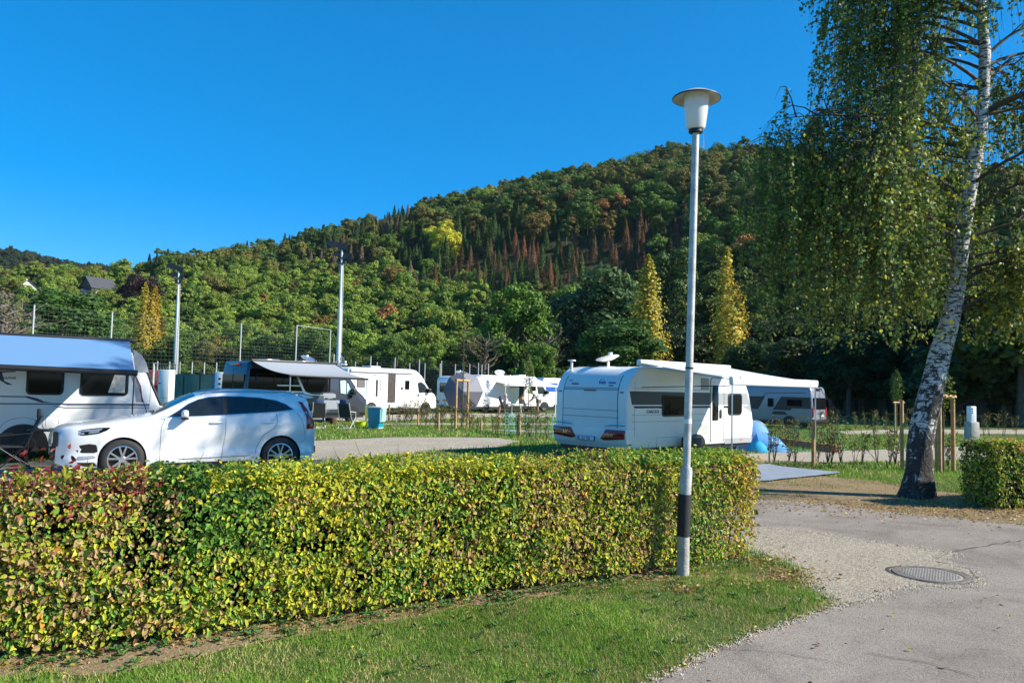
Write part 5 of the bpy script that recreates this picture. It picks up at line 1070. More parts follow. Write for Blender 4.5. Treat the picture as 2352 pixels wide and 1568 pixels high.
def ex6(v, k, L, H, W):
    m = MB(); m.prism([(-.012, .5), (.0, .5), (.0, 2.3), (-.012, 2.3)], .25, W-.25); m.build('rear_panel', W2, v)
    for y_ in (.35, W-.85): m = MB(); m.prism(rrect(y_, 2.05, y_+.5, 2.2, .05), -.03, 0, 'yz'); m.build('rear_light', W_, v)
    panel('swoosh', [(.22, 2.2), (.3, 2.2), (.32, 1.5), (.0, .9), (.22, 1.5)], NAVY, v, -.006, .0); m = MB(); m.prism([(.3, .80), (.95, .95), (.98, .88), (.4, .72)], -.03, 0, 'yz'); m.build('tail_light', RED, v)
    gaps(v, 'locker_gap', [rrect(.2, .55, 1.12, 1.39, .03)+[rrect(.2, .55, 1.12, 1.39, .03)[0]], rrect(1.2, .7, 1.7, 1.2, .03)], LINE, .008); window(v, .75, 1.65, 1.87, 2.2, .05)
    f = panel('door_opening', rrect(3.63, .50, 4.05, 2.0, .02), BLK, v, -.012, .01); panel('door_leaf', rrect(4.1, .45, 4.62, 2.0, .04), W2, v, -.03, -.005); window(v, 5.25*k-.6, 1.55, 5.2*k-.05, 1.95, .04)
    aw = cloth_mb((.3, -.06, H-.10), (4.9, -.06, H-.10), (5.05, -2.6, 1.98), (.55, -2.6, 2.0), .05, .01, 12, 8).build('awning', AWW, v)
    m = MB(); m.beam((.2, -.04, H-.08), (5.0, -.04, H-.08), .14, .14); m.build('awning_case', W_, aw, bevel=.03); m = MB(); m.beam((.5, -2.63, 1.96), (5.1, -2.63, 1.94), .08, .13); m.build('front_bar', W_, aw)
    for x_ in (.62, 4.98): m = MB(); m.tube([(x_, -2.6, 1.93), (x_, -2.6, 0)], .035, 8); m.build('pole', W_, aw)
    m = MB(); m.tube([(.8, -.1, 1.62), (2.7, -2.5, 1.9)], .03, 6); m.build('support_arm', BLK, aw)
    dish(v, (2.7, 1.2, H+.20), .30, R(-50), R(150)); m = MB(); m.prism(rrect(4.0, .6, 4.7, 1.4, .1), H-.02, H+.1, 'xy'); m.build('roof_hatch', W_, v, bevel=.04)
motorhome((-2.37, 54.08), 35, 6.9, 2.62, 2.3, 'white motorhome with white awning out on two posts, shaded blue rear wall', extra=ex6)
# caravan seen end-on between the motorhomes
p5 = gp(1001, 946); v5 = empty('caravan', p5, R(-45), 'small white caravan seen end on between the two motorhomes', 'caravan')
prof = [(.05, .4), (0, .6), (0, 2.0)]+arc(.35, 2.1, .35, 180, 90, 5)+[(4.4, 2.46), (4.8, 2.2), (5.0, 1.3), (5.0, .5), (4.9, .4)]
# local x runs away along the shaded side, y across the lit end
q = MB(); n_ = len(prof); q.prism(prof, 0, 2.2); M_ = Matrix.Rotation(R(90), 4, 'Z'); q.v = [tuple(M_ @ Vector(v)) for v in q.v]
q.v = [(a+2.2, b, c) for a, b, c in q.v]; q.build('body', W_, v5, bevel=.08, seg=3, ang=40)
f = MB(); f.prism(rrect(.35, 1.35, 1.85, 1.98, .08), -.02, .02); f = f.build('window', BLK, v5); m = MB(); m.prism(rrect(.40, 1.40, 1.80, 1.93, .06), -.026, -.018); m.build('pane', GLASSB, f)
m = MB(); m.box(-.03, .0, .5, 1.1, 1.35, 1.9); m.build('side_window', DARKG, v5); m = MB(); m.box(.1, 2.1, -.10, .02, .48, .72); m.build('rear_bumper', W_, v5, bevel=.03); m = MB(); m.box(.8, 1.35, -.125, -.10, .78, .88); m.build('licence_plate', AMB, v5)
for x_ in (.15, 1.85): m = MB(); m.prism(rrect(x_, .62, x_+.25, .80, .04), -.125, -.09); m.build('tail_light', RED, v5)
wheel(v5, .1, 2.6, .32, .32, .2, .2, ALU, -1, 5, False); wheel(v5, 2.1, 2.6, .32, .32, .2, .2, ALU, 1, 5, False)
for w_ in v5.children:
    if w_.name.startswith('wheel'): w_.rotation_euler = (0, 0, R(90))
dish(v5, (1.0, 1.2, 2.68), .28, R(-25), R(30)); m = MB(); m.box(.05, 2.15, .3, 4.8, .25, .45); m.build('chassis', BLK, v5)
# white van beyond, mostly hidden
p7 = at(1246, 948, 62); p7.z = 0; v7 = empty('motorhome', p7, R(35), 'white box motorhome just showing behind the awning motorhome, beside the caravan', 'motorhome')
m = MB(); m.prism([(0, .4), (0, 2.45), (.15, 2.6), (3.4, 2.6), (3.6, 2.4), (3.6, .4)], 0, 2.2); m.build('body', W_, v7, bevel=.08, seg=3); m = MB(); m.prism(rrect(.3, 1.5, 1.5, 2.2, .08), -.02, .01); m.build('window', BLUEP, v7); m = MB(); m.box(.2, 3.4, .2, 2.0, 0, .4); m.build('chassis', BLK, v7)
# ------------------------------------------------------------------ white estate car / SUV
CA = R(29.2); cu = Vector((math.cos(CA), math.sin(CA), 0)); cv = Vector((-math.sin(CA), math.cos(CA), 0))
oc = Vector((-6.97, 13.94, 0))-cu*.87+cv*.93
car = empty('parked_car', oc, CA, 'white five door SUV parked side on behind the hedge', 'car')
def ci(xs, ys, x):
    xs = np.array(xs, float); ys = np.array(ys, float); d = np.diff(ys)/np.diff(xs); m = np.zeros(len(xs)); m[1:-1] = np.where(d[:-1]*d[1:] > 0, 2*d[:-1]*d[1:]/(d[:-1]+d[1:]+1e-9*np.sign(d[:-1]+d[1:])), 0); m[0] = d[0]; m[-1] = d[-1]
    x = np.clip(x, xs[0], xs[-1]); i = np.clip(np.searchsorted(xs, x)-1, 0, len(xs)-2); h = xs[i+1]-xs[i]; t = (x-xs[i])/h
    return (2*t**3-3*t**2+1)*ys[i]+(t**3-2*t**2+t)*h*m[i]+(-2*t**3+3*t**2)*ys[i+1]+(t**3-t**2)*h*m[i+1]
def cT(x): return ci([0, .06, .15, .35, .6, .9, 1.2, 1.32, 1.5, 1.8, 2.1, 2.3, 2.6, 3.0, 3.5, 3.9, 4.2, 4.38, 4.46, 4.58, 4.66, 4.69], [.86, .94, .985, 1.035, 1.08, 1.125, 1.165, 1.185, 1.275, 1.43, 1.565, 1.605, 1.632, 1.642, 1.638, 1.62, 1.588, 1.558, 1.46, 1.16, 1.02, .90], x)
def cB(x): return ci([0, .1, .3, 1.4, 3.1, 4.3, 4.55, 4.69], [.30, .25, .235, .24, .25, .28, .34, .42], x)
def cZb(x): return np.minimum(cT(x)-.045, ci([0, .15, .4, .9, 1.4, 2.0, 3.0, 3.9, 4.3, 4.5, 4.69], [.80, .91, .985, 1.05, 1.09, 1.125, 1.17, 1.235, 1.24, 1.15, .86], x))
def cW(x): return ci([0, .05, .14, .3, .6, 1.0, 2.4, 3.7, 4.2, 4.5, 4.62, 4.69], [.56, .68, .78, .865, .93, .945, .945, .95, .925, .865, .80, .70], x)
def cY2(x): return ci([0, .1, .3, .9, 1.3, 1.5, 1.8, 2.15, 2.6, 3.6, 4.2, 4.45, 4.6, 4.69], [.48, .62, .70, .74, .75, .735, .69, .63, .615, .615, .60, .60, .64, .62], x)
def cZ2(x): return cT(x)-ci([0, .3, 1.3, 1.6, 2.1, 2.4, 4.2, 4.46, 4.69], [.03, .03, .03, .055, .05, .045, .05, .05, .03], x)
AX, AR = (.87, 3.735), .405
def arch(x):
    b = cB(x)
    for a in AX:
        d2 = AR**2-(x-a)**2; b = np.where(d2 > 0, np.maximum(b, .375+np.sqrt(np.maximum(d2, 0))), b)
    return b
def lower_y(x, z):
    zb = cZb(x); s = np.clip((z-.25)/(zb-.25), 0, 1)
    f = np.interp(s, [0, .10, .2, .32, .45, .62, .8, .93, 1], [.945, .985, .99, .968, .972, 1.0, 1.0, .985, .965])
    a_ = 0
    for a in AX: a_ = np.maximum(a_, np.exp(-((x-a)/.42)**2)*np.clip(1-abs(z-.75)/.35, 0, 1)*.012)
    return cW(x)*f+a_
def side_y(x, z):
    zb = float(cZb(x)); 
    if z <= zb: return float(lower_y(x, z))
    y2, z2 = float(cY2(x)), float(cZ2(x)); s = min(1, max(0, (z-zb-.015)/max(.02, z2-zb-.015))); ys = float(cW(x))*.965-.028
    return ys+(y2-ys)*s+.018*math.sin(s*math.pi)
sta = sorted(set([round(v, 4) for v in list(np.linspace(0, .2, 9))+list(np.linspace(.2, 4.5, 87))+list(np.linspace(4.5, 4.69, 10))+[a+AR*c for a in AX for c in (-1, -.995, -.98, -.95, -.9, .9, .95, .98, .995, 1)]+[a+AR*c+e for a in AX for c, e in ((-1, -.002), (1, .002))]]))
rows = []
for x in sta:
    b, zb, y2, z2, T_ = float(arch(x)), float(cZb(x)), float(cY2(x)), float(cZ2(x)), float(cT(x)); sec = []
    b = min(b, zb-.03)
    for s in np.linspace(0, 1, 13): z_ = b+(zb-b)*s; sec.append((float(lower_y(x, z_)), z_))
    for s in np.linspace(0, 1, 7): z_ = zb+.012+(z2-zb-.012)*s; sec.append((side_y(x, z_+.003), z_))
    for s in np.linspace(0, 1, 9)[1:]: sec.append((y2*(1-s), z2+(T_-z2)*math.sin(s*math.pi/2)**.9))
    rows.append(sec)
K = len(rows[0]); vs = []; fs = []; full = 2*K-1
for x, sec in zip(sta, rows):
    sweep = [(-y, z) for y, z in sec]+[(y, z) for y, z in sec[:-1][::-1]]
    for y, z in sweep:
        bow = -.24*(1-(y/.9)**2)*max(0, 1-x/.45)*.9 if x < .45 else 0
        vs.append((x+bow, y, z))
for i in range(len(sta)-1):
    for j in range(full-1): fs.append((i*full+j, i*full+j+1, (i+1)*full+j+1, (i+1)*full+j))
fs.append(tuple(range(full-1, -1, -1))); fs.append(tuple((len(sta)-1)*full+j for j in range(full)))
m = MB(); m.add(vs, fs); m.build('body', CARW, car, ang=50)
def csurf(name, poly, mt, parent, off=.006, mir=True, n=26, th=.0):
    """a patch following the body side, drawn as an outline in side view"""
    m = MB()
    for sg in ((-1, 1) if mir else (-1,)):
        xs_ = [p[0] for p in poly]; x0, x1 = min(xs_), max(xs_); vs = []; cols = []
        for i in range(n+1):
            x = x0+(x1-x0)*(i/n*.998+.001); zz = []
            for (a, b), (c, d) in zip(poly, poly[1:]+poly[:1]):
                if (a > x) != (c > x): zz.append(b+(d-b)*(x-a)/(c-a))
            if len(zz) < 2: continue
            lo, hi = min(zz), max(zz); cols.append([(x, sg*(side_y(x, lo+(hi-lo)*t)+off), lo+(hi-lo)*t) for t in np.linspace(0, 1, 6)])
        vs = [v for c in cols for v in c]; m.add(vs, [(i*6+j, i*6+j+1, i*6+j+7, i*6+j+6) for i in range(len(cols)-1) for j in range(5)])
    return m.build(name, mt, parent)
DLO = [(1.62, 1.135), (1.80, 1.25), (1.98, 1.375), (2.16, 1.46), (2.35, 1.505), (2.6, 1.528), (2.97, 1.53), (3.36, 1.508), (3.65, 1.46), (3.84, 1.385), (3.99, 1.28), (3.6, 1.235), (2.65, 1.175), (2.1, 1.15)]
def cut(poly, x0, x1): return clip(clip(poly, 0, x0, True, 0), 0, x1, False, 0)
for a, b in ((1.62, 2.62), (2.70, 3.42), (3.46, 4.02)):
    for k_ in (0, 1):
        m_ = csurf('side_window', cut(DLO, a, b), CARG, car, .006, bool(k_))
        if k_:
            me = m_.data; bm = bmesh.new(); bm.from_mesh(me); bmesh.ops.delete(bm, geom=[v for v in bm.verts if v.co.y < 0], context='VERTS'); bm.to_mesh(me); bm.free()
csurf('pillar', [(2.62, 1.175), (2.62, 1.528), (2.70, 1.53), (2.70, 1.18)], BLK, car, .004, True, 3); csurf('pillar', [(3.42, 1.225), (3.42, 1.50), (3.46, 1.495), (3.46, 1.23)], BLK, car, .004, True, 3)
def sline(name, pts, r, mt, off=.002, mir=True, parent=None):
    m = MB()
    for sg in ((-1, 1) if mir else (-1,)):
        P_ = []
        for (a, b), (c, d) in zip(pts, pts[1:]):
            for t in np.linspace(0, 1, 7)[:-1]: x = a+(c-a)*t; z = b+(d-b)*t; P_.append((x, sg*(side_y(x, z)+off), z))
        a, b = pts[-1]; P_.append((a, sg*(side_y(a, b)+off), b)); m.tube(P_, r, 5)
    return m.build(name, mt, parent or car)
sline('window_trim', DLO+[DLO[0]], .009, CHR, .008)
for sg in (-1, 1):
    m = MB(); m.tube([(x, sg*(float(cY2(x))-.02), float(cZ2(x))+dz) for x, dz in ((2.2, .01), (2.35, .05), (2.7, .06), (3.2, .06), (3.7, .06), (4.0, .05), (4.12, .01))], .017, 8); m.build('roof_rail', ALU, car)
for ln in ([(1.56, 1.10), (1.50, .95), (1.50, .6), (1.50, .29)], [(2.66, 1.17), (2.66, .8), (2.62, .5), (2.60, .29)], [(3.62, 1.235), (3.66, 1.05), (3.60, .92), (3.40, .80), (3.26, .55), (3.24, .42)], [(1.50, .29), (2.6, .29), (3.2, .31)], [(.55, .97), (1.0, 1.06), (1.56, 1.10)], [(4.05, 1.22), (4.2, 1.0), (4.30, .70), (4.14, .62)]):
    sline('panel_gap', ln, .0045, LINE, -.001)
for x0 in (2.36, 3.36):
    m = MB()
    for sg in (-1, 1): m.tube([(x0, sg*(side_y(x0, 1.03)+.008), 1.03), (x0+.05, sg*(side_y(x0, 1.03)+.035), 1.035), (x0+.19, sg*(side_y(x0, 1.03)+.035), 1.04), (x0+.24, sg*(side_y(x0, 1.03)+.008), 1.04)], .014, 8)
    m.build('door_handle', CARW, car)
csurf('sill_trim', [(1.35, .245), (1.35, .29), (3.2, .30), (3.2, .25)], BLK, car, .006)
csurf('sill_trim', [(1.75, .355), (1.95, .37), (3.1, .40), (3.16, .415), (3.1, .385), (1.95, .35)], CHR, car, .004)
# windscreen and rear glass follow the roof
def topsurf(name, x0, x1, yf, mt, off, n=14, k=12):
    m = MB(); vs = []
    for i in range(n+1):
        x = x0+(x1-x0)*i/n; y2, z2, T_ = float(cY2(x)), float(cZ2(x)), float(cT(x))
        for j in range(k+1):
            s = -1+2*j/k; y = s*yf*y2; u = 1-abs(y)/y2; u = min(1, max(0, u)); z = z2+(T_-z2)*math.sin(u*math.pi/2)**.9
            vs.append((x-off*.5, y, z+off))
    m.add(vs, [(i*(k+1)+j, i*(k+1)+j+1, (i+1)*(k+1)+j+1, (i+1)*(k+1)+j) for i in range(n) for j in range(k)]); return m.build(name, mt, car)
topsurf('windscreen', 1.36, 2.12, .955, CARG, .008)
topsurf('panoramic_roof', 2.45, 3.75, .82, DARKG, .004)
m = MB(); m.add([(4.49, -.56, 1.40), (4.49, .56, 1.40), (4.60, .60, 1.12), (4.60, -.60, 1.12)], [(0, 1, 2, 3)]); m.v = [(a+.03, b, c) for a, b, c in m.v]; m.build('rear_window', DARKG, car)
m = MB(); m.prism([(4.18, 1.57), (4.30, 1.59), (4.62, 1.54), (4.64, 1.52), (4.40, 1.50)], -.60, .60); m.build('spoiler', CARW, car, bevel=.012, seg=2)
m = MB(); m.prism([(3.78, 1.615), (3.90, 1.645), (4.0, 1.64), (4.04, 1.59)], -.025, .025); m.build('roof_fin', CARW, car, bevel=.01)
tl = csurf('tail_light', [(4.10, 1.45), (4.22, 1.43), (4.34, 1.30), (4.44, 1.20), (4.57, 1.10), (4.60, .98), (4.56, .90), (4.30, .90), (4.38, 1.02), (4.30, 1.12), (4.22, 1.24)], RED, car, .010)
csurf('light_band', [(4.40, .98), (4.40, 1.03), (4.58, 1.04), (4.58, .99)], DRED, tl, .014)
hl = csurf('headlight', [(.03, .80), (.05, .885), (.20, .905), (.44, .945), (.66, .955), (.60, .90), (.48, .85), (.30, .815), (.14, .80)], DARKG, car, .008)
csurf('headlight_bar', [(.06, .862), (.06, .88), (.36, .915), (.52, .935), (.50, .905), (.34, .88)], HLB, hl, .014); csurf('reflector', [(.12, .815), (.14, .85), (.27, .86), (.27, .825)], HLB, hl, .013); csurf('reflector', [(.32, .84), (.34, .87), (.48, .895), (.46, .865)], HLB, hl, .013)
def fx(y): return -.24*(1-(y/.9)**2)*.9
def front_panel(name, y0, y1, z0, z1, mt, parent, off=.012, n=12, rr=0):
    m = MB(); vs = []
    for i in range(n+1):
        y = y0+(y1-y0)*i/n
        for z in (z0, z1): vs.append((fx(y)-off+max(0, abs(y)-.56)*.5, y, z))
    m.add(vs, [(2*i, 2*i+2, 2*i+3, 2*i+1) for i in range(n)]); return m.build(name, mt, parent)
gr = front_panel('grille', -.61, .61, .60, .86, BLK, car, .02); m = MB()
for i in range(15): y = -.42+.84*i/14; m.tube([(fx(y)-.026, y, .61), (fx(y)-.026, y, .85)], .007, 5)
m.build('grille_bars', CHR, gr)
m = MB(); m.tube([(fx(y)-.03, y, z) for y, z in [(-.46, .87), (0, .89), (.46, .87), (.45, .66), (.38, .58), (-.38, .58), (-.45, .66), (-.46, .87)]], .012, 6); m.build('grille_frame', CHR, gr)
m = MB(); m.tube([(fx(-.3)-.034, .36, .86), (fx(0)-.034, 0, .72), (fx(-.3)-.034, -.36, .60)], .014, 6); m.lathe([(.055, -.006), (.055, .006), (.038, .006), (.038, -.006)], 20, (fx(0)-.036, 0, .73), 'x', closed=True); m.build('badge', CHR, gr)
front_panel('lower_intake', -.50, .50, .33, .52, BLK, car, .016)
lp = front_panel('licence_plate', -.26, .26, .44, .55, PLATE, car, .03)
csurf('fog_intake', [(.13, .50), (.16, .62), (.34, .66), (.44, .64), (.46, .52), (.42, .50)], BLK, car, .008); csurf('bumper_blade', [(.02, .36), (.05, .42), (.40, .455), (.45, .42), (.1, .36)], BANDL, car, .012); csurf('chin', [(.01, .28), (.02, .325), (.42, .33), (.46, .26), (.1, .25)], BLK, car, .008)
for sg in (-1, 1):
    m = MB(); yb = sg*.80
    m.lathe([(.001, -.07), (.05, -.065), (.085, -.03), (.092, .02), (.08, .05), (.001, .05)], 16, (0, 0, 0), 'x'); m.v = [(1.90+a*1.0, sg*1.02+b*1.5, 1.19+c*.95) for a, b, c in m.v]; m.build('wing_mirror', CARW, car)
    m = MB(); m.beam((1.92, sg*.84, 1.12), (1.92, sg*.98, 1.14), .10, .05); m.box(1.84, 1.96, sg*1.02-.12, sg*1.02+.12, 1.095, 1.135); m.build('mirror_foot', BLK, car, bevel=.012)
    for a in AX:
        w_ = wheel(car, a, sg*.825, .375, .375, .235, .25, ALU, sg, 5, True)
        for ch in w_.children:
            if ch.name.startswith('rim'):
                m = MB(); m.lathe([(.001, sg*.105), (.035, sg*.105), (.04, sg*.095)], 14, (0, 0, 0), 'y'); m.build('hub_cap', BLK, w_)
        m = MB(); t_ = np.linspace(-18, 198, 22)
        vs = []; 
        for a_ in t_:
            for yy in (.935, .45): vs.append((a+math.cos(R(a_))*(AR-.004), sg*(yy if yy < .9 else side_y(a+math.cos(R(a_))*AR, max(.26, .375+math.sin(R(a_))*AR))-.004), .375+math.sin(R(a_))*(AR-.004)))
        m.add(vs, [(2*i, 2*i+1, 2*i+3, 2*i+2) for i in range(21)]); m.prism(arc(a, .375, AR, 0, 360, 24)[:-1], sg*.45, sg*.47); m.build('wheel_arch', BLK, car)
m = MB(); m.box(.25, 4.5, -.62, .62, .20, .50); m.build('underbody', BLK, car)
m = MB(); m.prism([(4.45, .32), (4.60, .33), (4.71, .42), (4.71, .55), (4.5, .52)], -.72, .72); m.build('rear_bumper', BLK, car, bevel=.02)
def cwarp(x): return float(np.interp(x, [-.4, -.1, .12, .45, 3.33, 4.14, 4.72], [-.48, -.16, .06, .45, 3.255, 4.05, 4.41]))
for ch in car.children:
    if ch.name.startswith('wheel') and not ch.name.startswith('wheel_arch'): ch.location.x = cwarp(ch.location.x)
    else:
        for v_ in ch.data.vertices: v_.co.x = cwarp(v_.co.x)
        for g_ in ch.children:
            for v_ in g_.data.vertices: v_.co.x = cwarp(v_.co.x)

# ------------------------------------------------------------------ lamp post in front of the hedge
lb = gp(1568, 1322); lamp = empty('street_lamp', lb, 0, 'white lamp post with hat shaped disc, standing in front of the hedge', 'street lamp'); LY = lb.y
def lp_(x, y): return at(x, y, LY)-lb
CONC = pm('concrete', (.40, .38, .34), .85, var=.25, scale=6, bump=.4, bscale=40)
def seg(name, pts, rs, mt, n=20): m = MB(); m.tube(pts, rs, n); return m.build(name, mt, lamp)
top = lp_(1598, 305); c1 = lp_(1577, 1072); GP = pm('galvanised_post', (.47, .47, .45), .5, metal=.15, var=.3, scale=9, bump=.2, bscale=50)
seg('base', [Vector((0, 0, -.15)), lp_(1570, 1226)], [.062, .060], CONC); seg('tape_wrap', [lp_(1569.8, 1230), lp_(1571, 1180), lp_(1573, 1134)], [.066, .0665, .065], RUB); seg('collar', [lp_(1573, 1138), lp_(1576.6, 1080), c1], [.0595, .0595, .052], GP)
seg('post', [lp_(1576.5, 1080), lp_(1590, 600), top], [.039, .038, .036], GP)
seg('band', [lp_(1579.6, 972), lp_(1579.9, 962)], [.0405, .0405], PLATE); seg('band', [lp_(1583.2, 847), lp_(1583.3, 843)], [.0415, .0415], BLK)
dirp = (lp_(1600, 210)-top).normalized(); q = dirp.to_track_quat('Z', 'Y').to_matrix().to_4x4(); B0 = Matrix.Translation(top) @ q
def lpart(name, prof, mt, parent=lamp):
    m = MB(); m.lathe(prof, 36); m.v = [tuple(B0 @ Vector(v)) for v in m.v]; return m.build(name, mt, parent, ang=40)
gm, gt, gb_ = newmat('opal_shade'); gb_.inputs['Base Color'].default_value = (.82, .82, .80, 1); gb_.inputs['Roughness'].default_value = .25; gb_.inputs['Subsurface Weight'].default_value = .0
tr = gt.nodes.new('ShaderNodeBsdfTranslucent'); tr.inputs[0].default_value = (.8, .8, .78, 1); mx = gt.nodes.new('ShaderNodeMixShader'); mx.inputs[0].default_value = .3; gt.links.new(gb_.outputs[0], mx.inputs[1]); gt.links.new(tr.outputs[0], mx.inputs[2]); gt.links.new(mx.outputs[0], gt.nodes['Material Output'].inputs[0])
lpart('socket', [(.001, -.01), (.05, -.01), (.072, .0), (.072, .035), (.001, .035)], BLK)
lpart('lamp_shade', [(.001, .03), (.07, .03), (.088, .038), (.098, .06), (.115, .20), (.134, .40), (.130, .40), (.001, .40)], gm)
lpart('hat_disc', [(.001, .385), (.11, .385), (.16, .372), (.225, .352), (.241, .353), (.243, .360), (.235, .372), (.15, .415), (.06, .43), (.001, .432)], pm('hat_enamel', (.42, .41, .37), .45, var=.15, scale=5))
lpart('hat_rim', [(.241, .350), (.247, .353), (.247, .362), (.241, .366)], BLK)

# ------------------------------------------------------------------ manhole
mh = gp(2138, 1321); mo = empty('manhole_cover', mh+Vector((0, 0, .012)), R(15), 'round manhole cover set in the road beside the gravel verge', 'manhole cover')
m = MB(); m.lathe([(.30, 0), (.30, .006), (.36, .006), (.365, .0)], 40); m.build('frame', pm('rusty_iron', (.16, .135, .11), .8, var=.4, scale=20), mo)
m = MB(); m.lathe([(.0, .004), (.285, .004), (.292, .001)], 40); m.build('cover', pm('worn_iron_cover', (.30, .28, .25), .8, var=.3, scale=40, bump=.5, bscale=120), mo)
m = MB()
for i in range(-7, 8):
    for j in range(-7, 8):
        if math.hypot(i, j)*.036 < .265: m.box(i*.036-.011, i*.036+.011, j*.036-.011, j*.036+.011, .003, .009)
m.build('studs', pm('worn_iron_stud', (.33, .30, .26), .6, var=.3, scale=30), mo)
m = MB(); m.lathe([(.365, -.002), (.385, .002), (.405, -.002)], 40); 
m.v = [(a*(1+.06*math.sin(3*math.atan2(b, a)+1)), b*(1+.06*math.sin(3*math.atan2(b, a)+1)), c) for a, b, c in m.v]; m.build('joint', CRK, mo)

# ------------------------------------------------------------------ tree stakes with young trees
def stake_frame(P_, hgt, label, r=.045, group='support frames of round stakes', bars=1):
    s = empty('tree_stakes', P_[0], 0, label, 'tree stakes', group); o = Vector(P_[0])
    for p in P_: d = Vector(p)-o; m = MB(); m.tube([d+Vector((0, 0, -.2)), d+Vector((0, 0, hgt))], r, 10); m.build('stake', WOOD, s)
    tops = [Vector(p)-o+Vector((0, 0, hgt-.07)) for p in P_]
    for a, b in zip(tops, tops[1:]): d = (b-a).normalized()*.12; m = MB(); m.tube([a-d+Vector((0, 0, .08)), b+d+Vector((0, 0, .08))], r*1.05, 10); m.build('crossbar', WOOD, s)
    return s
def Z(v): return (v.x, v.y, v.z)
stake_frame([gp(2159, 1086), gp(2190, 1083)], 1.86, 'tall wooden stake frame just right of the birch trunk', .05)
m = MB(); a_ = gp(2153, 1084); m.tube([a_+Vector((0, 0, -.1)), a_+Vector((-.02, 0, 1.8))], .05, 10); tag(m.build('wooden_stake', WOOD), 'single round stake leaning against the stake frame right of the birch', 'stake')
stake_frame([gp(2056, 1001), gp(2073, 1001)], 1.75, 'slim wooden stake frame left of the birch trunk, further back', .05)
m = MB(); a_ = gp(2072, 1078); m.tube([a_+Vector((0, 0, -.1)), a_+Vector((0, 0, 1.75))], .045, 10); tag(m.build('wooden_stake', WOOD), 'wooden stake right against the left side of the birch trunk', 'stake')
b1 = gp(1046, 984); b2 = gp(1073, 979); stake_frame([b1, b2], 2.05, 'wooden stake frame around the young tree in front of the round umbrella', .055)
m = MB(); a_ = gp(1868, 1068); m.tube([a_+Vector((0, 0, -.1)), a_+Vector((0, 0, 1.15))], .05, 8); tag(m.build('wooden_stake', WOOD), 'dark wooden post beside the right awning pole', 'stake')
def young_tree(x, yb, ytop, label, crown0, wid, tint, nlf=900, group='young staked trees'):
    b = gp(x, yb); t = at(x, ytop, b.y); h = t.z-b.z; e = empty('young_tree', b, 0, label, 'tree', group); m = MB(); m.tube([(0, 0, -.1), (.02, 0, h*.5), (0, 0, h*.97)], [.03, .022, .008], 8); m.build('trunk', BARK, e)
    if nlf:
        u = rng.random(nlf); z = h*(crown0+(1-crown0)*u); rr = wid*np.sin(np.clip(u*.9+.1, 0, 1)*PI)**.6*rng.random(nlf)**.5; a = rng.uniform(0, 6.28, nlf); C = np.stack([np.cos(a)*rr, np.sin(a)*rr, z], 1)
        V, F, Cc = leafquads(C, unit(rdir(nlf)+np.array([0, 0, -.3])), rdir(nlf), rng.uniform(.07, .12, nlf), rng.uniform(.05, .08, nlf), np.array([tint])*rng.uniform(.6, 1.3, (nlf, 1))); npmesh('crown', V, F, Cc, [LEAF], parent=e)
    return e
young_tree(1060, 986, 745, 'bare thin young tree rising from the stakes by the umbrella', .45, .2, (.12, .12, .04), 60)
young_tree(2060, 1000, 850, 'small round crowned young tree left of the birch trunk', .50, .34, (.06, .12, .02), 900)
young_tree(2166, 1085, 850, 'thin young tree between the stakes right of the birch', .62, .3, (.10, .14, .025), 260)
young_tree(1213, 951, 812, 'slender young tree behind the awning motorhome roof', .35, .35, (.12, .17, .03), 700)
young_tree(790, 951, 790, 'narrow dark young tree in front of the second floodlight mast', .25, .45, (.05, .09, .02), 1200)

# young hedge plants in rows
def sapling(i, P_, h, label, group, autumn=.3):
    e = empty('hedge_plant', P_, 0, label, 'hedge plant', group); tw = []; C = []
    for j in range(rng.integers(3, 6)):
        a = rng.uniform(0, 6.28); L = h*rng.uniform(.6, 1.05); sp = rng.uniform(.05, .22); tip = np.array([math.cos(a)*sp, math.sin(a)*sp, L]); md = tip*.5+rng.normal(0, .04, 3); tw.append(tubeq([(0, 0, -.03), md, tip], [.009, .006, .002], 4))
        for q_ in range(3):
            k_ = rng.uniform(.3, .95); b = tip*k_; e_ = b+np.array([rng.normal(0, .17), rng.normal(0, .12), rng.uniform(.02, .18)]); tw.append(tubeq([b, e_], [.005, .002], 3)); C += [b+(e_-b)*t for t in rng.random(5)]
        C += [tip*t+md*0 for t in rng.uniform(.25, 1, 4)]
    C = np.array(C)+rng.normal(0, .02, (len(C), 3)); n = len(C); cc = np.where((rng.random(n) < autumn)[:, None], np.array([(.26, .15, .05)]), np.array([(.11, .15, .03)]))*rng.uniform(.6, 1.3, (n, 1))
    V, F, Cc = leafquads(C, unit(rdir(n)+np.array([0, 0, -.2])), rdir(n), rng.uniform(.05, .09, n), rng.uniform(.03, .055, n), cc); npmesh('foliage', V, F, Cc, [LEAF], parent=e); tv, tf = joinq(tw); npmesh('stem', tv, tf, None, [BARK], parent=e); return e
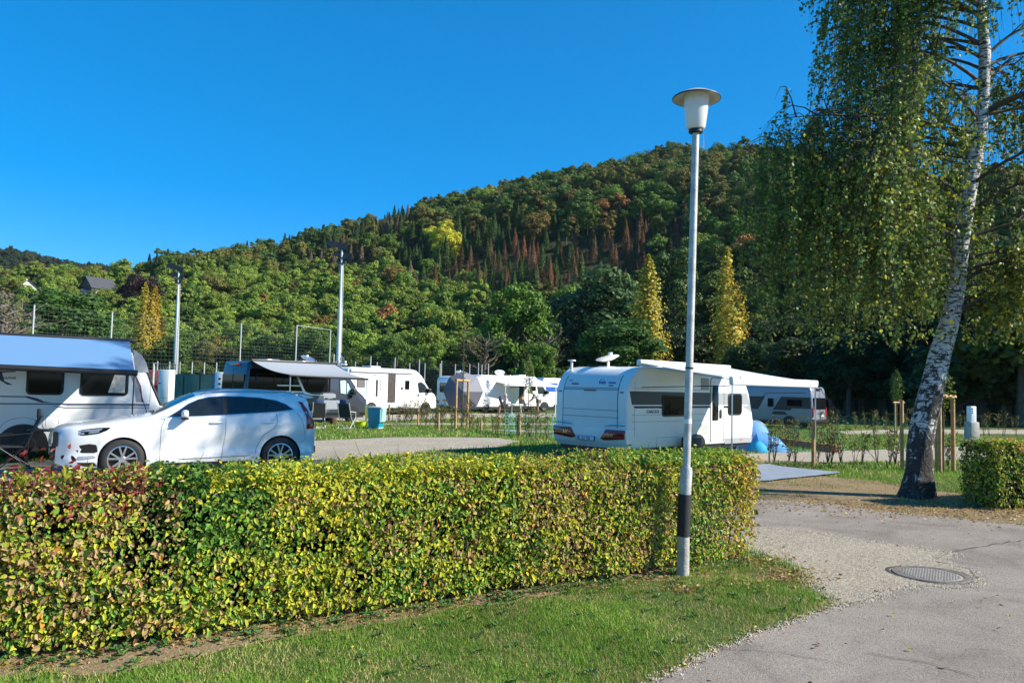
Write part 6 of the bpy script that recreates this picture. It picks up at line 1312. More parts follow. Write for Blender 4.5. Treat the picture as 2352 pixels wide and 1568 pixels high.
def row(pts, n, h, label, group, autumn=.3, js=.12):
    protos_ = []
    P_ = [gp(x, y) for x, y in pts]; seglen = [(b-a).length for a, b in zip(P_, P_[1:])]; tot = sum(seglen)
    for i in range(n):
        d = tot*(i+.5)/n; k = 0
        while d > seglen[k] and k < len(seglen)-1: d -= seglen[k]; k += 1
        p = P_[k].lerp(P_[k+1], d/seglen[k])+Vector((rng.normal(0, js), rng.normal(0, js), 0)); p.z = float(gz(p.x, p.y))
        lb_ = label+', '+ordw(i)+' from the left'
        if i < 5: o = sapling(i, p, h*rng.uniform(.85, 1.2), label, group, autumn); tag(o, lb_); protos_.append(o)
        else: o = copy_tree(protos_[i % 5]); o.location = p; o.rotation_euler = (0, 0, rng.uniform(0, 6.28)); s = rng.uniform(.75, 1.2); o.scale = (s, s, s); tag(o, lb_)
row([(888, 968), (960, 975), (1060, 985), (1160, 997), (1268, 1010)], 34, 1.15, 'thin young hedge plant behind the gravel pitch', 'hedge plants behind the gravel pitch', .45)
row([(900, 962), (980, 966), (1075, 972)], 16, 1.1, 'bushy young plant before the first motorhome', 'hedge plants before the motorhome', .35, .3)
row([(1755, 1062), (1900, 1064), (2060, 1068), (2220, 1074)], 20, 1.15, 'leggy young hedge plant behind the birch', 'hedge plants behind the birch', .3)
row([(1770, 1010), (1880, 1006)], 7, 1.0, 'young hedge plant beside the blue tent', 'hedge plants beside the tent', .2)
row([(1900, 985), (2040, 984), (2230, 986), (2352, 990)], 26, 1.25, 'leafy hedge plant in the far right row', 'hedge plants in the far row', .2, .3)
row([(2240, 1000), (2352, 1004)], 7, 1.5, 'green bushy plant right of the power pedestal', 'plants by the power pedestal', .1, .25)
for x, yb, yt in ((1007, 988, 948), (1105, 990, 962), (1193, 1002, 950), (960, 975, 938), (893, 968, 928)):
    b = gp(x, yb); t = at(x, yt, b.y); m = MB(); m.tube([(0, 0, -.1), (0, 0, t.z-b.z)], .045, 8); o = m.build('wooden_stake', WOOD); o.location = b
    tag(o, 'short wooden stake in the young hedge row, %s' % {1007: 'left of the umbrella', 1105: 'right of the umbrella', 1193: 'near the green netting', 960: 'before the first motorhome', 893: 'beside the blue green bin'}[x], 'stake')

# ------------------------------------------------------------------ power pedestal
pb = gp(2232, 1014); pd = empty('power_pedestal', pb, R(10), 'white topped power pedestal standing on a grey concrete block', 'power pedestal')
m = MB(); m.prism([(-.26, 0), (.26, 0), (.24, .95), (-.22, .95)], -.24, .24); m.build('concrete_base', CONC, pd, bevel=.05)
m = MB(); m.box(-.16, .16, -.15, .15, .93, 1.70); pc_ = m.build('cabinet', W_, pd, bevel=.04, seg=3); m = MB()
for i in range(3): m.box(-.12, -.04, -.158, -.148, 1.35+i*.1, 1.41+i*.1)
m.build('sockets', BLUEP, pc_)
# ------------------------------------------------------------------ camping things
def chair(loc, rz, label, frame, cloth, head, name='folding_chair', group=None, s=1.0):
    e = empty(name, loc, rz, label, 'chair', group)
    m = MB(); 
    m.box(-.24, .24, -.22, .24, .42, .45); m.build('seat', cloth, e, bevel=.01)
    m = MB(); m.add([(-.23, .23, .47), (.23, .23, .47), (.22, .44, 1.02), (-.22, .44, 1.02), (-.23, .25, .46), (.23, .25, .46), (.22, .46, 1.01), (-.22, .46, 1.01)], [(0, 1, 2, 3), (7, 6, 5, 4), (0, 4, 5, 1), (1, 5, 6, 2), (2, 6, 7, 3), (3, 7, 4, 0)]); m.build('backrest', cloth, e)
    m = MB(); m.box(-.16, .16, .40, .47, .98, 1.18); m.build('head_cushion', head, e, bevel=.03)
    for sx in (-.26, .26):
        m = MB(); m.tube([(sx, .47, 1.05), (sx, .22, .45), (sx, -.22, .0)], .014, 8); m.build('leg', frame, e)
        m = MB(); m.tube([(sx, -.24, .45), (sx, .32, .02)], .014, 8); m.build('leg', frame, e)
        m = MB(); m.tube([(sx, .33, .70), (sx, -.22, .66), (sx, -.22, .45)], .016, 8); m.build('armrest', frame, e)
    m = MB(); m.tube([(-.26, .32, .02), (.26, .32, .02)], .018, 8); m.tube([(-.26, -.22, .02), (.26, -.22, .02)], .018, 8); m.build('foot_bar', frame, e); return e
CHF = pm('white_alloy_tube', (.75, .76, .78), .3, metal=.3); CHC = pm('black_mesh_cloth', (.03, .03, .035), .8, var=.2, scale=20); CHN = pm('navy_cushion', (.03, .06, .14), .8)
chair(gp(730, 983), R(200), 'left folding chair with navy cushion on the lawn before the camper van', CHF, CHC, CHN, group='white framed chairs by the camper van')
chair(gp(797, 984), R(168), 'right folding chair with navy cushion on the lawn before the camper van', CHF, CHC, CHN, group='white framed chairs by the camper van')
CHB = pm('black_tube', (.02, .02, .022), .4)
chair(gp(24, 1075), R(-55), 'black folding chair at the left edge before the caravan', CHB, CHC, CHC)
tbp = gp(112, 1066); tb_ = empty('camping_table', tbp, R(30), 'small black camping table beside the car front', 'table')
m = MB(); m.box(-.42, .42, -.3, .3, .70, .73); m.build('table_top', BLK, tb_, bevel=.01)
for x_ in (-.36, .36):
    for y_ in (-.24, .24): m = MB(); m.tube([(x_, y_, .70), (x_*1.12, y_*1.1, 0)], .016, 8); m.build('leg', BLK if x_ < 0 else ALU, tb_)
# bins by the camper van
cb = gp(864, 984); bn = empty('wash_bin', cb, R(-20), 'teal blue plastic bin with folded towel edge on the lawn', 'bin')
TEAL = pm('teal_plastic', (.01, .30, .42), .4, var=.1, scale=3); m = MB(); m.add([(-.26, -.2, .04), (.22, -.2, .04), (.22, .2, .04), (-.26, .2, .04), (-.30, -.24, .86), (.34, -.24, .86), (.34, .24, .86), (-.30, .24, .86)], [(0, 3, 2, 1), (4, 5, 6, 7), (0, 1, 5, 4), (1, 2, 6, 5), (2, 3, 7, 6), (3, 0, 4, 7)]); m.build('body', TEAL, bn, bevel=.03)
m = MB(); m.box(-.33, .37, -.27, .27, .84, .90); m.build('rim', pm('pale_rim', (.7, .72, .6), .5), bn, bevel=.015)
m = MB(); m.add([(.30, -.26, .86), (.40, -.2, .84), (.36, -.2, .30), (.30, -.25, .26), (.30, .1, .86), (.40, .1, .84), (.36, .1, .30), (.30, .1, .26)], [(0, 1, 2, 3), (7, 6, 5, 4), (0, 4, 5, 1), (1, 5, 6, 2), (2, 6, 7, 3), (3, 7, 4, 0)]); m.build('towel', fabric('mint_towel', (.45, .75, .70)), bn)
m = MB(); m.box(-.25, -.1, -.22, .22, 0, .05); m.box(.1, .25, -.22, .22, 0, .05); m.build('foot', PLATE, bn)
cb2 = gp(848, 976); m = MB(); m.add([(-.16, -.14, .3), (.16, -.14, .3), (.16, .14, .3), (-.16, .14, .3), (-.2, -.18, .82), (.2, -.18, .82), (.2, .18, .82), (-.2, .18, .82)], [(0, 3, 2, 1), (4, 5, 6, 7), (0, 1, 5, 4), (1, 2, 6, 5), (2, 3, 7, 6), (3, 0, 4, 7)]); m.tube([(-.15, 0, .3), (-.2, -.1, 0)], .014, 6); m.tube([(.15, 0, .3), (.2, -.1, 0)], .014, 6); m.tube([(-.15, .1, .3), (-.2, .2, 0)], .014, 6); m.tube([(.15, .1, .3), (.2, .2, 0)], .014, 6)
o = m.build('waste_bag', pm('olive_yellow_plastic', (.42, .44, .03), .5)); o.location = cb2; tag(o, 'olive yellow bag hanging in a stand behind the teal bin', 'bag')
cb3 = gp(828, 979); m = MB(); m.lathe([(.001, .0), (.17, .0), (.23, .20), (.25, .22), (.22, .215), (.16, .02), (.001, .02)], 24); o = m.build('bucket', pm('lime_plastic', (.62, .75, .03), .4)); o.location = cb3; tag(o, 'lime green washing up bowl on the lawn left of the teal bin', 'bowl')
cb4 = gp(765, 975); m = MB(); m.lathe([(.001, 0), (.12, 0), (.16, .1), (.15, .3), (.001, .32)], 16); o = m.build('plant_pot', pm('brown_pot', (.10, .05, .03), .7, var=.4, scale=8)); o.location = cb4; tag(o, 'dark round pot between the two folding chairs', 'pot')
# folded umbrella disc
ub = gp(1062, 972); um = empty('parasol', ub, 0, 'grey mauve sunshade tilted on its side behind the young staked tree', 'parasol'); GM = fabric('mauve_cloth', (.20, .19, .22), .15); GM2 = fabric('pale_mauve_cloth', (.40, .39, .43), .15)
m = MB(); m2 = MB(); cz = Vector((0, 0, 1.55))
for i in range(8):
    a, b = 2*PI*i/8, 2*PI*(i+1)/8; r_ = .98; t = [cz+Vector((0, -.35, 0)), cz+Vector((math.cos(a)*r_, 0, math.sin(a)*r_)), cz+Vector((math.cos(b)*r_, 0, math.sin(b)*r_))]; t2 = [p+Vector((0, .01, 0)) for p in t]
    (m if i not in (0, 1) else m2).add(t+t2, [(0, 1, 2), (5, 4, 3), (1, 4, 5, 2)])
m.build('canopy', GM, um); m2.build('canopy', GM2, um); m = MB(); m.tube([cz+Vector((0, -.4, 0)), cz+Vector((0, .3, -.3)), Vector((0, .35, 0))], .02, 8); m.build('pole', BLK, um)
# blue pop-up tent
tp_ = gp(1752, 1036); tn = empty('tent', tp_, R(5), 'blue pop up tent on the grass behind the caravan nose', 'tent')
def dome(name, mt, cx, cy, rx_, ry, h, a0, a1, parent):
    m = MB(); n, k = 16, 8; vs = []
    for i in range(n+1):
        for j in range(k+1):
            t = R(a0+(a1-a0)*i/n); s = PI/2*j/k; vs.append((cx+math.cos(t)*rx_*math.cos(s), cy+math.sin(t)*ry*math.cos(s), h*math.sin(s)**.85))
    m.add(vs, [(i*(k+1)+j, i*(k+1)+j+1, (i+1)*(k+1)+j+1, (i+1)*(k+1)+j) for i in range(n) for j in range(k)]); return m.build(name, mt, parent)
def tloft(name, mt, st, parent, n=14):
    m = MB(); vs = []
    for x_, cy_, w__, h_ in st:
        for j in range(n+1): t = PI*j/n; vs.append((x_, cy_-math.cos(t)*w__/2, h_*math.sin(t)**.8))
    m.add(vs, [(i*(n+1)+j, i*(n+1)+j+1, (i+1)*(n+1)+j+1, (i+1)*(n+1)+j) for i in range(len(st)-1) for j in range(n)]); return m.build(name, mt, parent, ang=60)
dome('canopy', TENT1, -.18, .5, .66, .7, 1.0, 0, 360, tn)
tloft('front_tunnel', fabric('tent_mid_cloth', (.12, .38, .74), bump=.5), [(-.25, .25, 1.1, .70), (.1, .2, 1.05, .66), (.35, .15, .95, .52), (.55, .12, .8, .44), (.85, .1, .55, .12), (.98, .1, .3, .01)], tn)
tloft('side_flap', TENT2, [(-.62, -.35, .25, .02), (-.50, -.3, .5, .30), (-.30, -.25, .7, .42), (-.05, -.2, .6, .22), (.1, -.2, .3, .02)], tn)
m = MB(); m.tube([(-.18+.68*math.cos(R(a)), .42, 1.01*max(0, math.sin(R(a)))**.85) for a in range(0, 181, 12)], .018, 6); m.build('hoop', NAVY, tn)
text('lettering', 'La\nAventure', .085, PLATE, tn, (1, 0, 0), (0, .35, .94), (0, -.94, .35), (.18, -.30, .36), ext=.01)
# beam on the ground, orange mat, netting fences
m = MB(); a_, b_ = gp(1793, 1020), gp(1925, 1040); m.beam(a_+Vector((0, 0, .18)), b_+Vector((0, 0, .16)), .14, .16); m.beam(a_+Vector((.1, .1, .05)), b_+Vector((-.1, .1, .05)), .3, .1)
tag(m.build('timber_beam', pm('red_brown_timber', (.42, .16, .08), .7, var=.3, scale=5)), 'long reddish timber lying beyond the blue tent', 'timber')
def netting(pts, h, mt, label, stepx=.09, stepz=.09, name='net_fence', posts=None, thick=.006, group=None, sag=.05):
    P_ = [gp(x, y) for x, y in pts]; e = empty(name, P_[0], 0, label, 'net fence', group); m = MB(); o = Vector(P_[0])
    for a, b in zip(P_, P_[1:]):
        L = (b-a).length; n = int(L/stepx)
        def hh(t): return h*(1-sag*math.sin(t*PI))+.04*math.sin(t*17)
        for i in range(n+1): t = i/n; p = a.lerp(b, t)-o; m.beam(p, p+Vector((.03*math.sin(i), 0, hh(t))), thick, thick)
        k = int(h/stepz)
        for j in range(k+1):
            pv = None; N_ = 14
            for i in range(N_+1):
                t = i/N_; p = a.lerp(b, t)-o+Vector((0, 0, hh(t)*j/k))
                if pv is not None: m.beam(pv, p, thick, thick)
                pv = p
    m.build('net', mt, e)
    for p in P_: q = MB(); q.tube([p-o, p-o+Vector((0, 0, h+.08))], .012, 6); q.build('post', mt, e)
    return e
NETG = pm('green_net_plastic', (.01, .24, .17), .5); NETT = pm('teal_net_plastic', (.02, .42, .40), .5)
netting([(1160, 1002), (1195, 999), (1268, 1004)], .85, NETT, 'teal plastic netting fence left of the white caravan', .16, .1, thick=.012)
netting([(1760, 1006), (1830, 1009), (1925, 1012)], .60, NETG, 'green plastic netting fence around the pitch beyond the tent', .10, .07, thick=.008)
gmt = sheet('ground_mat', wp([(1745, 1036), (1880, 1038), (1960, 1030), (1950, 1022), (1840, 1024)]), pm('green_mat', (.05, .22, .10), .8, var=.2, scale=6), .012, 1.0, None); del gmt['kind']; tag(gmt, 'green outdoor mat on the ground beside the blue tent', 'mat')

# ------------------------------------------------------------------ people and chairs under the far awning
SKIN = pm('skin', (.42, .24, .16), .55); HAIR = pm('dark_hair', (.03, .025, .02), .7); SHIRT = pm('grey_shirt', (.33, .34, .35), .85, var=.1, scale=8, bump=.4, bscale=12); SHORT = pm('khaki_shorts', (.20, .18, .13), .85, bump=.4, bscale=12); WSH = pm('white_shirt', (.72, .70, .72), .85, bump=.4, bscale=12)
def skin_fig(name, V_, E_, rad, mt, parent, root=0, sub=2):
    me = bpy.data.meshes.new(name); me.from_pydata(V_, E_, []); o = bpy.data.objects.new(name, me); col.objects.link(o)
    md = o.modifiers.new('s', 'SKIN'); sv = me.skin_vertices[0].data
    for i, r in enumerate(rad): sv[i].radius = r if hasattr(r, '__len__') else (r, r); sv[i].use_root = (i == root)
    md.use_smooth_shade = True; sb = o.modifiers.new('u', 'SUBSURF'); sb.levels = sb.render_levels = sub
    dg = bpy.context.evaluated_depsgraph_get(); nm = bpy.data.meshes.new_from_object(o.evaluated_get(dg)); bpy.data.objects.remove(o); nm.materials.clear(); nm.materials.append(mt)
    q = bpy.data.objects.new(name, nm); col.objects.link(q); q.parent = parent
    for p in nm.polygons: p.use_smooth = True
    return q
def person(loc, rz, label, pose, shirt, shorts, hair, s=1.0):
    e = empty('person', loc, rz, label, 'person'); e.scale = (s, s, s)
    if pose == 'bend':   # stooping forward over a chair, faces +x
        J = dict(pel=(0, 0, .92), sp=(.10, 0, 1.10), ch=(.26, 0, 1.27), nk=(.38, 0, 1.38), hd=(.47, 0, 1.46), hp=(.54, 0, 1.50), ls=(.27, .19, 1.30), rs=(.27, -.19, 1.30), le=(.42, .22, 1.05), re=(.42, -.22, 1.05), lw=(.60, .16, .86), rw=(.62, -.14, .88),
                 lh=(0, .10, .88), rh=(0, -.10, .88), lk=(.05, .12, .48), rk=(.03, -.12, .48), la=(0, .12, .08), ra=(-.06, -.13, .08), lt=(.17, .13, .03), rt=(.11, -.14, .03))
    else:                # sitting, faces +x
        J = dict(pel=(0, 0, .50), sp=(-.02, 0, .70), ch=(-.05, 0, .93), nk=(-.03, 0, 1.07), hd=(.0, 0, 1.18), hp=(.02, 0, 1.25), ls=(-.05, .19, .98), rs=(-.05, -.19, .98), le=(.05, .25, .74), re=(.05, -.25, .74), lw=(.26, .18, .66), rw=(.26, -.18, .66),
                 lh=(.03, .10, .50), rh=(.03, -.10, .50), lk=(.42, .13, .50), rk=(.42, -.13, .50), la=(.44, .13, .10), ra=(.44, -.13, .10), lt=(.60, .14, .04), rt=(.60, -.14, .04))
    K_ = list(J); ix = {k: i for i, k in enumerate(K_)}; E_ = [('pel', 'sp'), ('sp', 'ch'), ('ch', 'nk'), ('nk', 'hd'), ('hd', 'hp'), ('ch', 'ls'), ('ls', 'le'), ('le', 'lw'), ('ch', 'rs'), ('rs', 're'), ('re', 'rw'), ('pel', 'lh'), ('lh', 'lk'), ('lk', 'la'), ('la', 'lt'), ('pel', 'rh'), ('rh', 'rk'), ('rk', 'ra'), ('ra', 'rt')]
    rd_ = dict(pel=(.14, .11), sp=(.13, .10), ch=(.15, .11), nk=.055, hd=.09, hp=.085, ls=.06, rs=.06, le=.042, re=.042, lw=.028, rw=.028, lh=.09, rh=.09, lk=.058, rk=.058, la=.038, ra=.038, lt=.035, rt=.035)
    V_ = [J[k] for k in K_]; EE = [(ix[a], ix[b]) for a, b in E_]; RR = [rd_[k] for k in K_]
    # hands: palm and five fingers
    for h, sg in (('lw', 1), ('rw', -1)):
        wv = Vector(J[h]); el = Vector(J['le' if sg > 0 else 're']); d = (wv-el).normalized(); sd_ = d.cross(Vector((0, 0, 1))).normalized(); pm_ = len(V_); V_.append(tuple(wv+d*.07)); RR.append((.034, .016)); EE.append((ix[h], pm_))
        for f in range(4): a = len(V_); o_ = sd_*(f-1.5)*.019; V_ += [tuple(wv+d*.10+o_), tuple(wv+d*(.135+.008*(1.5-abs(f-1.5)))+o_+Vector((0, 0, -.012))), tuple(wv+d*.155+o_+Vector((0, 0, -.03)))]; RR += [.0085, .008, .007]; EE += [(pm_, a), (a, a+1), (a+1, a+2)]
        a = len(V_); V_ += [tuple(wv+d*.05+sd_*.035*sg), tuple(wv+d*.085+sd_*.05*sg)]; RR += [.010, .008]; EE += [(pm_, a), (a, a+1)]
    body = skin_fig('body', V_, EE, RR, SKIN, e)
    def part(name, ks, es, grow, mt): q_ = {k: i for i, k in enumerate(ks)}; return skin_fig(name, [J[k] for k in ks], [(q_[a], q_[b]) for a, b in es], [tuple(np.array(rd_[k] if hasattr(rd_[k], '__len__') else (rd_[k], rd_[k]))*1.0+grow) for k in ks], mt, e)
    part('shirt', ['pel', 'sp', 'ch', 'ls', 'rs', 'le', 're'], [('pel', 'sp'), ('sp', 'ch'), ('ch', 'ls'), ('ls', 'le'), ('ch', 'rs'), ('rs', 're')], .025, shirt)
    part('shorts', ['pel', 'lh', 'rh', 'lk', 'rk'], [('pel', 'lh'), ('lh', 'lk'), ('pel', 'rh'), ('rh', 'rk')], .022, shorts)
    hd = Vector(J['hp']); m = MB(); m.lathe([(.001, .115), (.05, .105), (.085, .07), (.105, .02), (.105, -.03), (.09, -.06)], 16, (hd.x-.03, hd.y, hd.z)); m.build('hair', hair, e)
    up = (Vector(J['hp'])-Vector(J['nk'])).normalized(); fr = Vector((up.z, 0, -up.x)) if pose == 'bend' else Vector((1, 0, 0))
    c_ = Vector(J['hd'])+up*.03; m = MB(); m.lathe([(.001, -.02), (.014, -.01), (.012, .02), (.001, .035)], 8, tuple(c_+fr*.10)); m.build('nose', SKIN, e)
    m = MB()
    for sg in (-1, 1): m.lathe([(.001, -.01), (.011, 0), (.001, .01)], 8, tuple(c_+fr*.088+Vector((0, sg*.034, 0))+up*.03))
    m.build('eyes', BLK, e); m = MB(); m.beam(c_+fr*.092+Vector((0, -.025, 0))-up*.035, c_+fr*.092+Vector((0, .025, 0))-up*.035, .01, .008); m.build('mouth', DRED, e)
    m = MB()
    for sg in (-1, 1): m.lathe([(.001, -.03), (.012, -.01), (.014, .02), (.001, .035)], 8, tuple(c_+Vector((0, sg*.098, 0))+up*.01))
    m.build('ears', SKIN, e)
    sh = MB()
    for k_ in ('l', 'r'): a, b = Vector(J[k_+'a']), Vector(J[k_+'t']); sh.tube([a+Vector((-.05, 0, -.03)), a+Vector((.03, 0, -.025)), b+Vector((0, 0, .01)), b+Vector((.05, 0, 0))], [.04, .05, .045, .025], 10)
    sh.build('shoes', BLK, e); return e
person(gp(1236, 950), R(188), 'person in a grey shirt and shorts bending over a chair by the far motorhome', 'bend', SHIRT, SHORT, HAIR, .98)
pw = gp(1160, 950); person(pw, R(200), 'seated person in a white shirt under the far white awning', 'sit', WSH, pm('dark_trousers', (.05, .05, .06), .8), pm('light_hair', (.5, .45, .42), .8), 1.0)
chair(pw+Vector((.05, .02, 0)), R(110), 'dark folding chair carrying the person in white', CHB, CHC, CHC)
chair(gp(1214, 951), R(70), 'low dark folding chair with an orange towel before the far motorhome', CHB, CHC, pm('orange_towel', (.75, .28, .12), .8))
tb2 = empty('camping_table', gp(1186, 953), R(20), 'small white camping table between the chairs of the far motorhome', 'table'); m = MB(); m.box(-.38, .38, -.25, .25, .66, .72); m.build('table_top', W_, tb2, bevel=.01)
for x_ in (-.32, .32): m = MB(); m.tube([(x_, .18, .66), (x_, -.18, 0)], .018, 6); m.tube([(x_, -.18, .66), (x_, .18, 0)], .018, 6); m.build('leg', CHF, tb2)

# ------------------------------------------------------------------ sports ground behind: masts, fences, goals, cabinets
def mast(xb, yb, xt, yt, Yd, label):
    t = at(xt, yt, Yd); b = Vector((at(xb, yb, Yd).x, Yd, 0)); h = t.z; e = empty('floodlight_mast', b, 0, label, 'floodlight mast', 'floodlight masts of the sports ground'); d = t-b; MW = pm('mast_grey', (.62, .64, .66), .45, metal=.2)
    m = MB(); m.tube([Vector((0, 0, -.2)), d*.58], [.26, .22], 14); m.build('mast', MW, e); m = MB(); m.tube([d*.575, d*.98], [.17, .12], 12); m.build('mast', MW, e); m = MB(); m.tube([d*.02+Vector((.34, 0, 0)), d*.9+Vector((.22, 0, 0))], .035, 6); m.build('cable_duct', MW, e)
    m = MB(); m.beam(d*.97+Vector((-1.2, 0, .35)), d*.97+Vector((.4, 0, -.1)), .12, .12); m.beam(d*.88+Vector((-.9, 0, .1)), d*.88+Vector((.5, 0, 0)), .1, .1); m.build('crossarm', BANDG, e)
    for dx, dz in ((-1.2, .55), (-.7, .4), (-.1, .3), (.25, .1), (-.5, -.6), (.3, -.9), (0, -1.5)):
        m = MB(); c = d*.97+Vector((dx, -.15, dz)); m.add([c+Vector((-.4, 0, -.28)), c+Vector((.4, 0, -.28)), c+Vector((.4, .1, .28)), c+Vector((-.4, .1, .28)), c+Vector((-.15, .35, -.1)), c+Vector((.15, .35, -.1)), c+Vector((.15, .4, .1)), c+Vector((-.15, .4, .1))], [(0, 1, 2, 3), (7, 6, 5, 4), (0, 4, 5, 1), (1, 5, 6, 2), (2, 6, 7, 3), (3, 7, 4, 0)]); m.build('floodlight', BANDG, e)
    return e
mast(403, 860, 411, 612, 100, 'tall grey floodlight mast above the left caravan'); mast(776, 860, 786, 560, 84, 'tall grey floodlight mast above the camper van awning')
FNW = pm('fence_post_white', (.42, .44, .44), .5); FNG = pm('fence_wire', (.05, .07, .055), .6)
def fence(posts, h, label, step_z, step_x, wire=.012, postr=.06, wm=None, name='mesh_fence', pr=None, top=False, z0=0.0):
    o = Vector(posts[0]); e = empty(name, o, 0, label, 'fence'); m = MB()
    for p in posts: q = MB(); q.tube([Vector(p)-o, Vector(p)-o+Vector((0, 0, h))], postr, 8); q.build('post', FNW, e)
    for a, b in zip(posts, posts[1:]):
        a, b = Vector(a)-o, Vector(b)-o; n = max(1, int((b-a).length/step_x)) if step_x else 0
        for j in range(int((h-z0)/step_z)+1): z = h-.03-j*step_z; m.beam(a+Vector((0, 0, z)), b+Vector((0, 0, z)), wire, wire)
        for i in range(1, n): p = a.lerp(b, i/n); m.beam(p+Vector((0, 0, z0)), p+Vector((0, 0, h-.03)), wire, wire)
    m.build('net', wm or FNG, e); return e
def fp(px_, Yd): d = ray(px_, 870); return (d.x/d.y*Yd, Yd, 0)
fence([fp(-160, 41), fp(-60, 42.6), fp(69, 45), fp(250, 48.7), fp(404, 52.0), fp(549, 55.7), fp(677, 60.5), fp(755, 63.5)], 6.0, 'high ball stop net fence on white posts behind the left caravan', .26, .26, .012, .05, z0=1.6)
m = MB(); a_, b_ = Vector(fp(677, 60.3)), Vector(fp(755, 63.3)); m.tube([a_+Vector((0, 0, 0)), a_+Vector((0, 0, 6.25)), b_+Vector((0, 0, 6.15)), b_], .06, 8); tag(m.build('gate_frame', FNW), 'white rectangular tube frame at the right end of the ball net', 'gate frame')
fence([fp(x, Yd) for x, Yd in ((765, 57.0), (850, 60), (906, 62.4), (962, 64.8), (1013, 67), (1063, 69), (1098, 71), (1121, 72.5))], 3.95, 'grey bar mesh fence behind the first motorhome roof', .2, 0, .02, .045, BANDG)
fence([fp(x, 78) for x in (725, 770, 815, 865, 905, 940, 975, 1010, 1045, 1078, 1106, 1121)], 4.0, 'second, further bar fence of the pitch behind the motorhomes', .22, 0, .02, .055, BANDG)
fence([fp(x, 72) for x in (360, 388, 412, 440, 468, 496)], 3.45, 'low white railing fence of the pitch between the two caravans', .3, 0, .02, .06, BANDG)
# goal with red covers
g0 = Vector(fp(352, 62)); g1 = Vector(fp(403, 62)); ge = empty('football_goal', g0, 0, 'white football goal beside the left floodlight mast', 'football goal'); m = MB(); d = g1-g0; m.tube([(0, 0, 0), (0, 0, 3.05), d+Vector((0, 0, 3.05)), d], .09, 10); m.build('goal_frame', FNW, ge)
m = MB(); 
for i in range(9): m.beam(d*(i/8)+Vector((0, .1, 3.0)), d*(i/8)+Vector((0, 1.4, 0)), .015, .015)
for j in range(8): t = j/8; m.beam(Vector((0, .1+1.3*t, 3.0*(1-t))), d+Vector((0, .1+1.3*t, 3.0*(1-t))), .015, .015)
m.build('net', GALV, ge)
m = MB(); a_ = Vector(fp(378, 60)); m.add([a_+Vector((-1.2, 0, 0)), a_+Vector((.9, 0, 0)), a_+Vector((.7, 0, 1.9)), a_+Vector((-.4, 0, 1.2)), a_+Vector((-1.2, .8, 0)), a_+Vector((.9, .8, 0)), a_+Vector((.7, .8, 1.9)), a_+Vector((-.4, .8, 1.2))], [(0, 1, 2, 3), (7, 6, 5, 4), (0, 4, 5, 1), (1, 5, 6, 2), (2, 6, 7, 3), (3, 7, 4, 0)])
tag(m.build('tarpaulin', fabric('red_tarp', (.45, .05, .05))), 'folded dark red tarpaulin heap in front of the goal', 'tarpaulin'); m = MB(); a_ = Vector(fp(364, 66)); m.box(a_.x-1.4, a_.x+.6, a_.y, a_.y+1.2, 1.2, 2.55); m.box(a_.x-1.2, a_.x+.4, a_.y+.2, a_.y+1.0, 0, 1.2); tag(m.build('storage_box', pm('red_cover', (.40, .05, .04), .6, var=.2, scale=4), bevel=.05), 'dark red covered box behind the football goal', 'box')
# green windbreak fence
a_, b_ = Vector(fp(386, 47)), Vector(fp(498, 44)); WBM = pm('green_screen_cloth', (.10, .20, .16), .85, var=.25, scale=1.5, bump=.6, bscale=3); e = empty('screen_fence', a_, 0, 'dark green cloth screen fence between the two white cabinets', 'fence'); m = MB(); n = 40; vs = []
for i in range(n+1):
    p = (b_-a_)*(i/n)+Vector((0, .04*math.sin(i*1.9), 0)); vs += [p, p+Vector((0, 0, 2.15+.03*math.sin(i*.7))), p+Vector((0, .02, 2.15+.03*math.sin(i*.7))), p+Vector((0, .02, 0))]
m.add(vs, [(4*i+k, 4*i+4+k, 4*i+4+(k+1) % 4, 4*i+(k+1) % 4) for i in range(n) for k in range(4)]); m.build('screen', WBM, e)
for i in range(4): p = (b_-a_)*(i/3); q = MB(); q.tube([p, p+Vector((0, 0, 2.3))], .03, 8); q.build('post', BANDG, e)
for x0, Yd, wd_, hh, lb_, kk in ((376, 43.5, .66, 2.35, 'tall white cabinet at the left end of the green screen fence', 0), (504, 42.5, .62, 2.28, 'tall white cabinet with small symbols beside the camper van rear', 1)):
    p = Vector(fp(x0, Yd)); e = empty('service_cabinet', p, R(-8), lb_, 'cabinet'); m = MB(); m.box(-wd_/2, wd_/2, 0, .6, 0, hh); m.build('body', W_, e, bevel=.03); m = MB(); m.box(-wd_/2+.03, -wd_/2+.16, -.04, 0, 1.55, 1.6) if not kk else [m.box(-.06, .08, -.012, 0, 1.0+i*.28, 1.12+i*.28) for i in range(4)]; m.build('handle' if not kk else 'symbol', BANDG if kk else BLK, e)
    m = MB(); m.box(-wd_/2+.02, wd_/2-.02, -.008, 0, .75, .765); m.build('door_gap', LINE, e)
    if kk: m = MB(); m.box(-wd_/2-.012, -wd_/2+.05, -.012, .3, 0, hh-.05); m.build('blue_edge', BLUEP, e); 
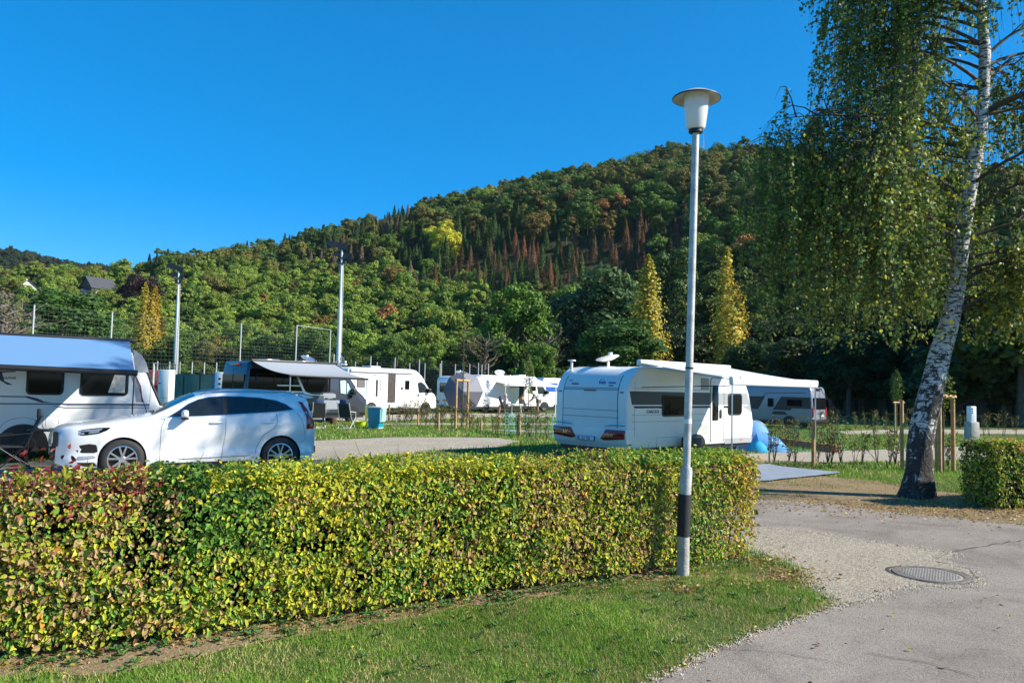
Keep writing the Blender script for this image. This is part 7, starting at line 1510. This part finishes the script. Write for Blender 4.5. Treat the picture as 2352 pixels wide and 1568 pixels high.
# ------------------------------------------------------------------ hill top masts and houses
def hilltop(x, y, Yd): p = at(x, y, Yd); return p
pt = hilltop(1616, 303, 470); pbz = float(hill(pt.x, pt.y)); e = empty('lattice_mast', (pt.x, pt.y, pbz), 0, 'slim lattice radio mast on the hill crest behind the lamp', 'radio mast'); h = pt.z-pbz; m = MB()
for a in (0, 120, 240): m.tube([(math.cos(R(a))*1.7, math.sin(R(a))*1.7, 0), (0, 0, h)], [.16, .10], 5)
for i in range(9):
    f = 1-i/9*.92; z = h*i/9*.92; f2 = 1-(i+1)/9*.92; z2 = h*(i+1)/9*.92
    for a in (0, 120, 240): m.tube([(math.cos(R(a))*1.7*f, math.sin(R(a))*1.7*f, z), (math.cos(R(a+120))*1.7*f2, math.sin(R(a+120))*1.7*f2, z2)], .07, 4)
m.build('lattice', GALV, e); m = MB(); m.tube([(0, 0, h*.9), (0, 0, h+3)], .06, 5); m.build('antenna', GALV, e)
pt = hilltop(1586, 352, 470); pbz = float(hill(pt.x, pt.y)); m = MB(); m.tube([(pt.x, pt.y, pbz), (pt.x, pt.y, pt.z)], .25, 8); m.box(pt.x-.6, pt.x+.4, pt.y-.3, pt.y+.3, pt.z-2, pt.z); tag(m.build('antenna_pole', GALV), 'short antenna pole on the hill crest left of the lattice mast', 'antenna')
def house(x, y, Yd, wd_, hh, rh, wallm, roofm, label, rz):
    p = at(x, y, Yd); e = empty('house', (p.x, p.y, p.z-hh), R(rz), label, 'house'); m = MB(); m.box(-wd_/2, wd_/2, -wd_*.35, wd_*.35, -6, hh); m.prism([(-wd_*.35, hh), (wd_*.35, hh), (0, hh+rh*.98)], -wd_/2+.02, wd_/2-.02, 'yz'); m.build('wall', wallm, e)
    m = MB(); w3 = wd_*.35
    for sg in (-1, 1): m.add([(-wd_/2-.5, 0, hh+rh), (wd_/2+.5, 0, hh+rh), (wd_/2+.5, sg*(w3+.6), hh-.3), (-wd_/2-.5, sg*(w3+.6), hh-.3), (-wd_/2-.5, 0, hh+rh+.25), (wd_/2+.5, 0, hh+rh+.25), (wd_/2+.5, sg*(w3+.6), hh-.05), (-wd_/2-.5, sg*(w3+.6), hh-.05)], [(0, 1, 2, 3), (7, 6, 5, 4), (0, 4, 5, 1), (1, 5, 6, 2), (2, 6, 7, 3), (3, 7, 4, 0)])
    m.build('roof', roofm, e)
    for i in range(3): m = MB(); xx = -wd_*.3+i*wd_*.3; m.box(xx-.6, xx+.6, -w3-.05, -w3, hh*.35, hh*.7); m.build('window', DARKG, e)
    m = MB(); m.box(wd_*.2, wd_*.2+.8, -.4, .4, hh+rh*.5, hh+rh+1.2); m.build('chimney', wallm, e); return e
ROOFD = pm('slate_roof', (.05, .055, .065), .7, var=.2, scale=1)
house(226, 664, 345, 12, 4, 5, pm('brown_timber_wall', (.10, .065, .045), .8), ROOFD, 'dark brown gabled house half hidden in trees on the slope', 62); house(208, 669, 340, 6, 3, 1.2, pm('pale_render', (.6, .6, .58), .8), ROOFD, 'little white annex left of the brown gabled house', 10)
house(62, 667, 330, 12, 4, 4, pm('cream_render', (.66, .62, .5), .8), ROOFD, 'cream house with slate roof at the far left of the slope', 125)

# ------------------------------------------------------------------ air between here and the hills
hm = bpy.data.materials.new('air'); hm.use_nodes = True; ht = hm.node_tree; ht.nodes.remove(ht.nodes['Principled BSDF']); pv = ht.nodes.new('ShaderNodeVolumePrincipled')
pv.inputs['Color'].default_value = (.72, .84, 1, 1); pv.inputs['Density'].default_value = .00004; pv.inputs['Anisotropy'].default_value = .3
ht.links.new(pv.outputs[0], ht.nodes['Material Output'].inputs['Volume'])
m = MB(); m.box(-1900, 1900, -450, 1950, -3, 330); hz_ = m.build('haze', hm, smooth=False); tag(hz_, kind='stuff')
sc.cycles.volume_bounces = 0
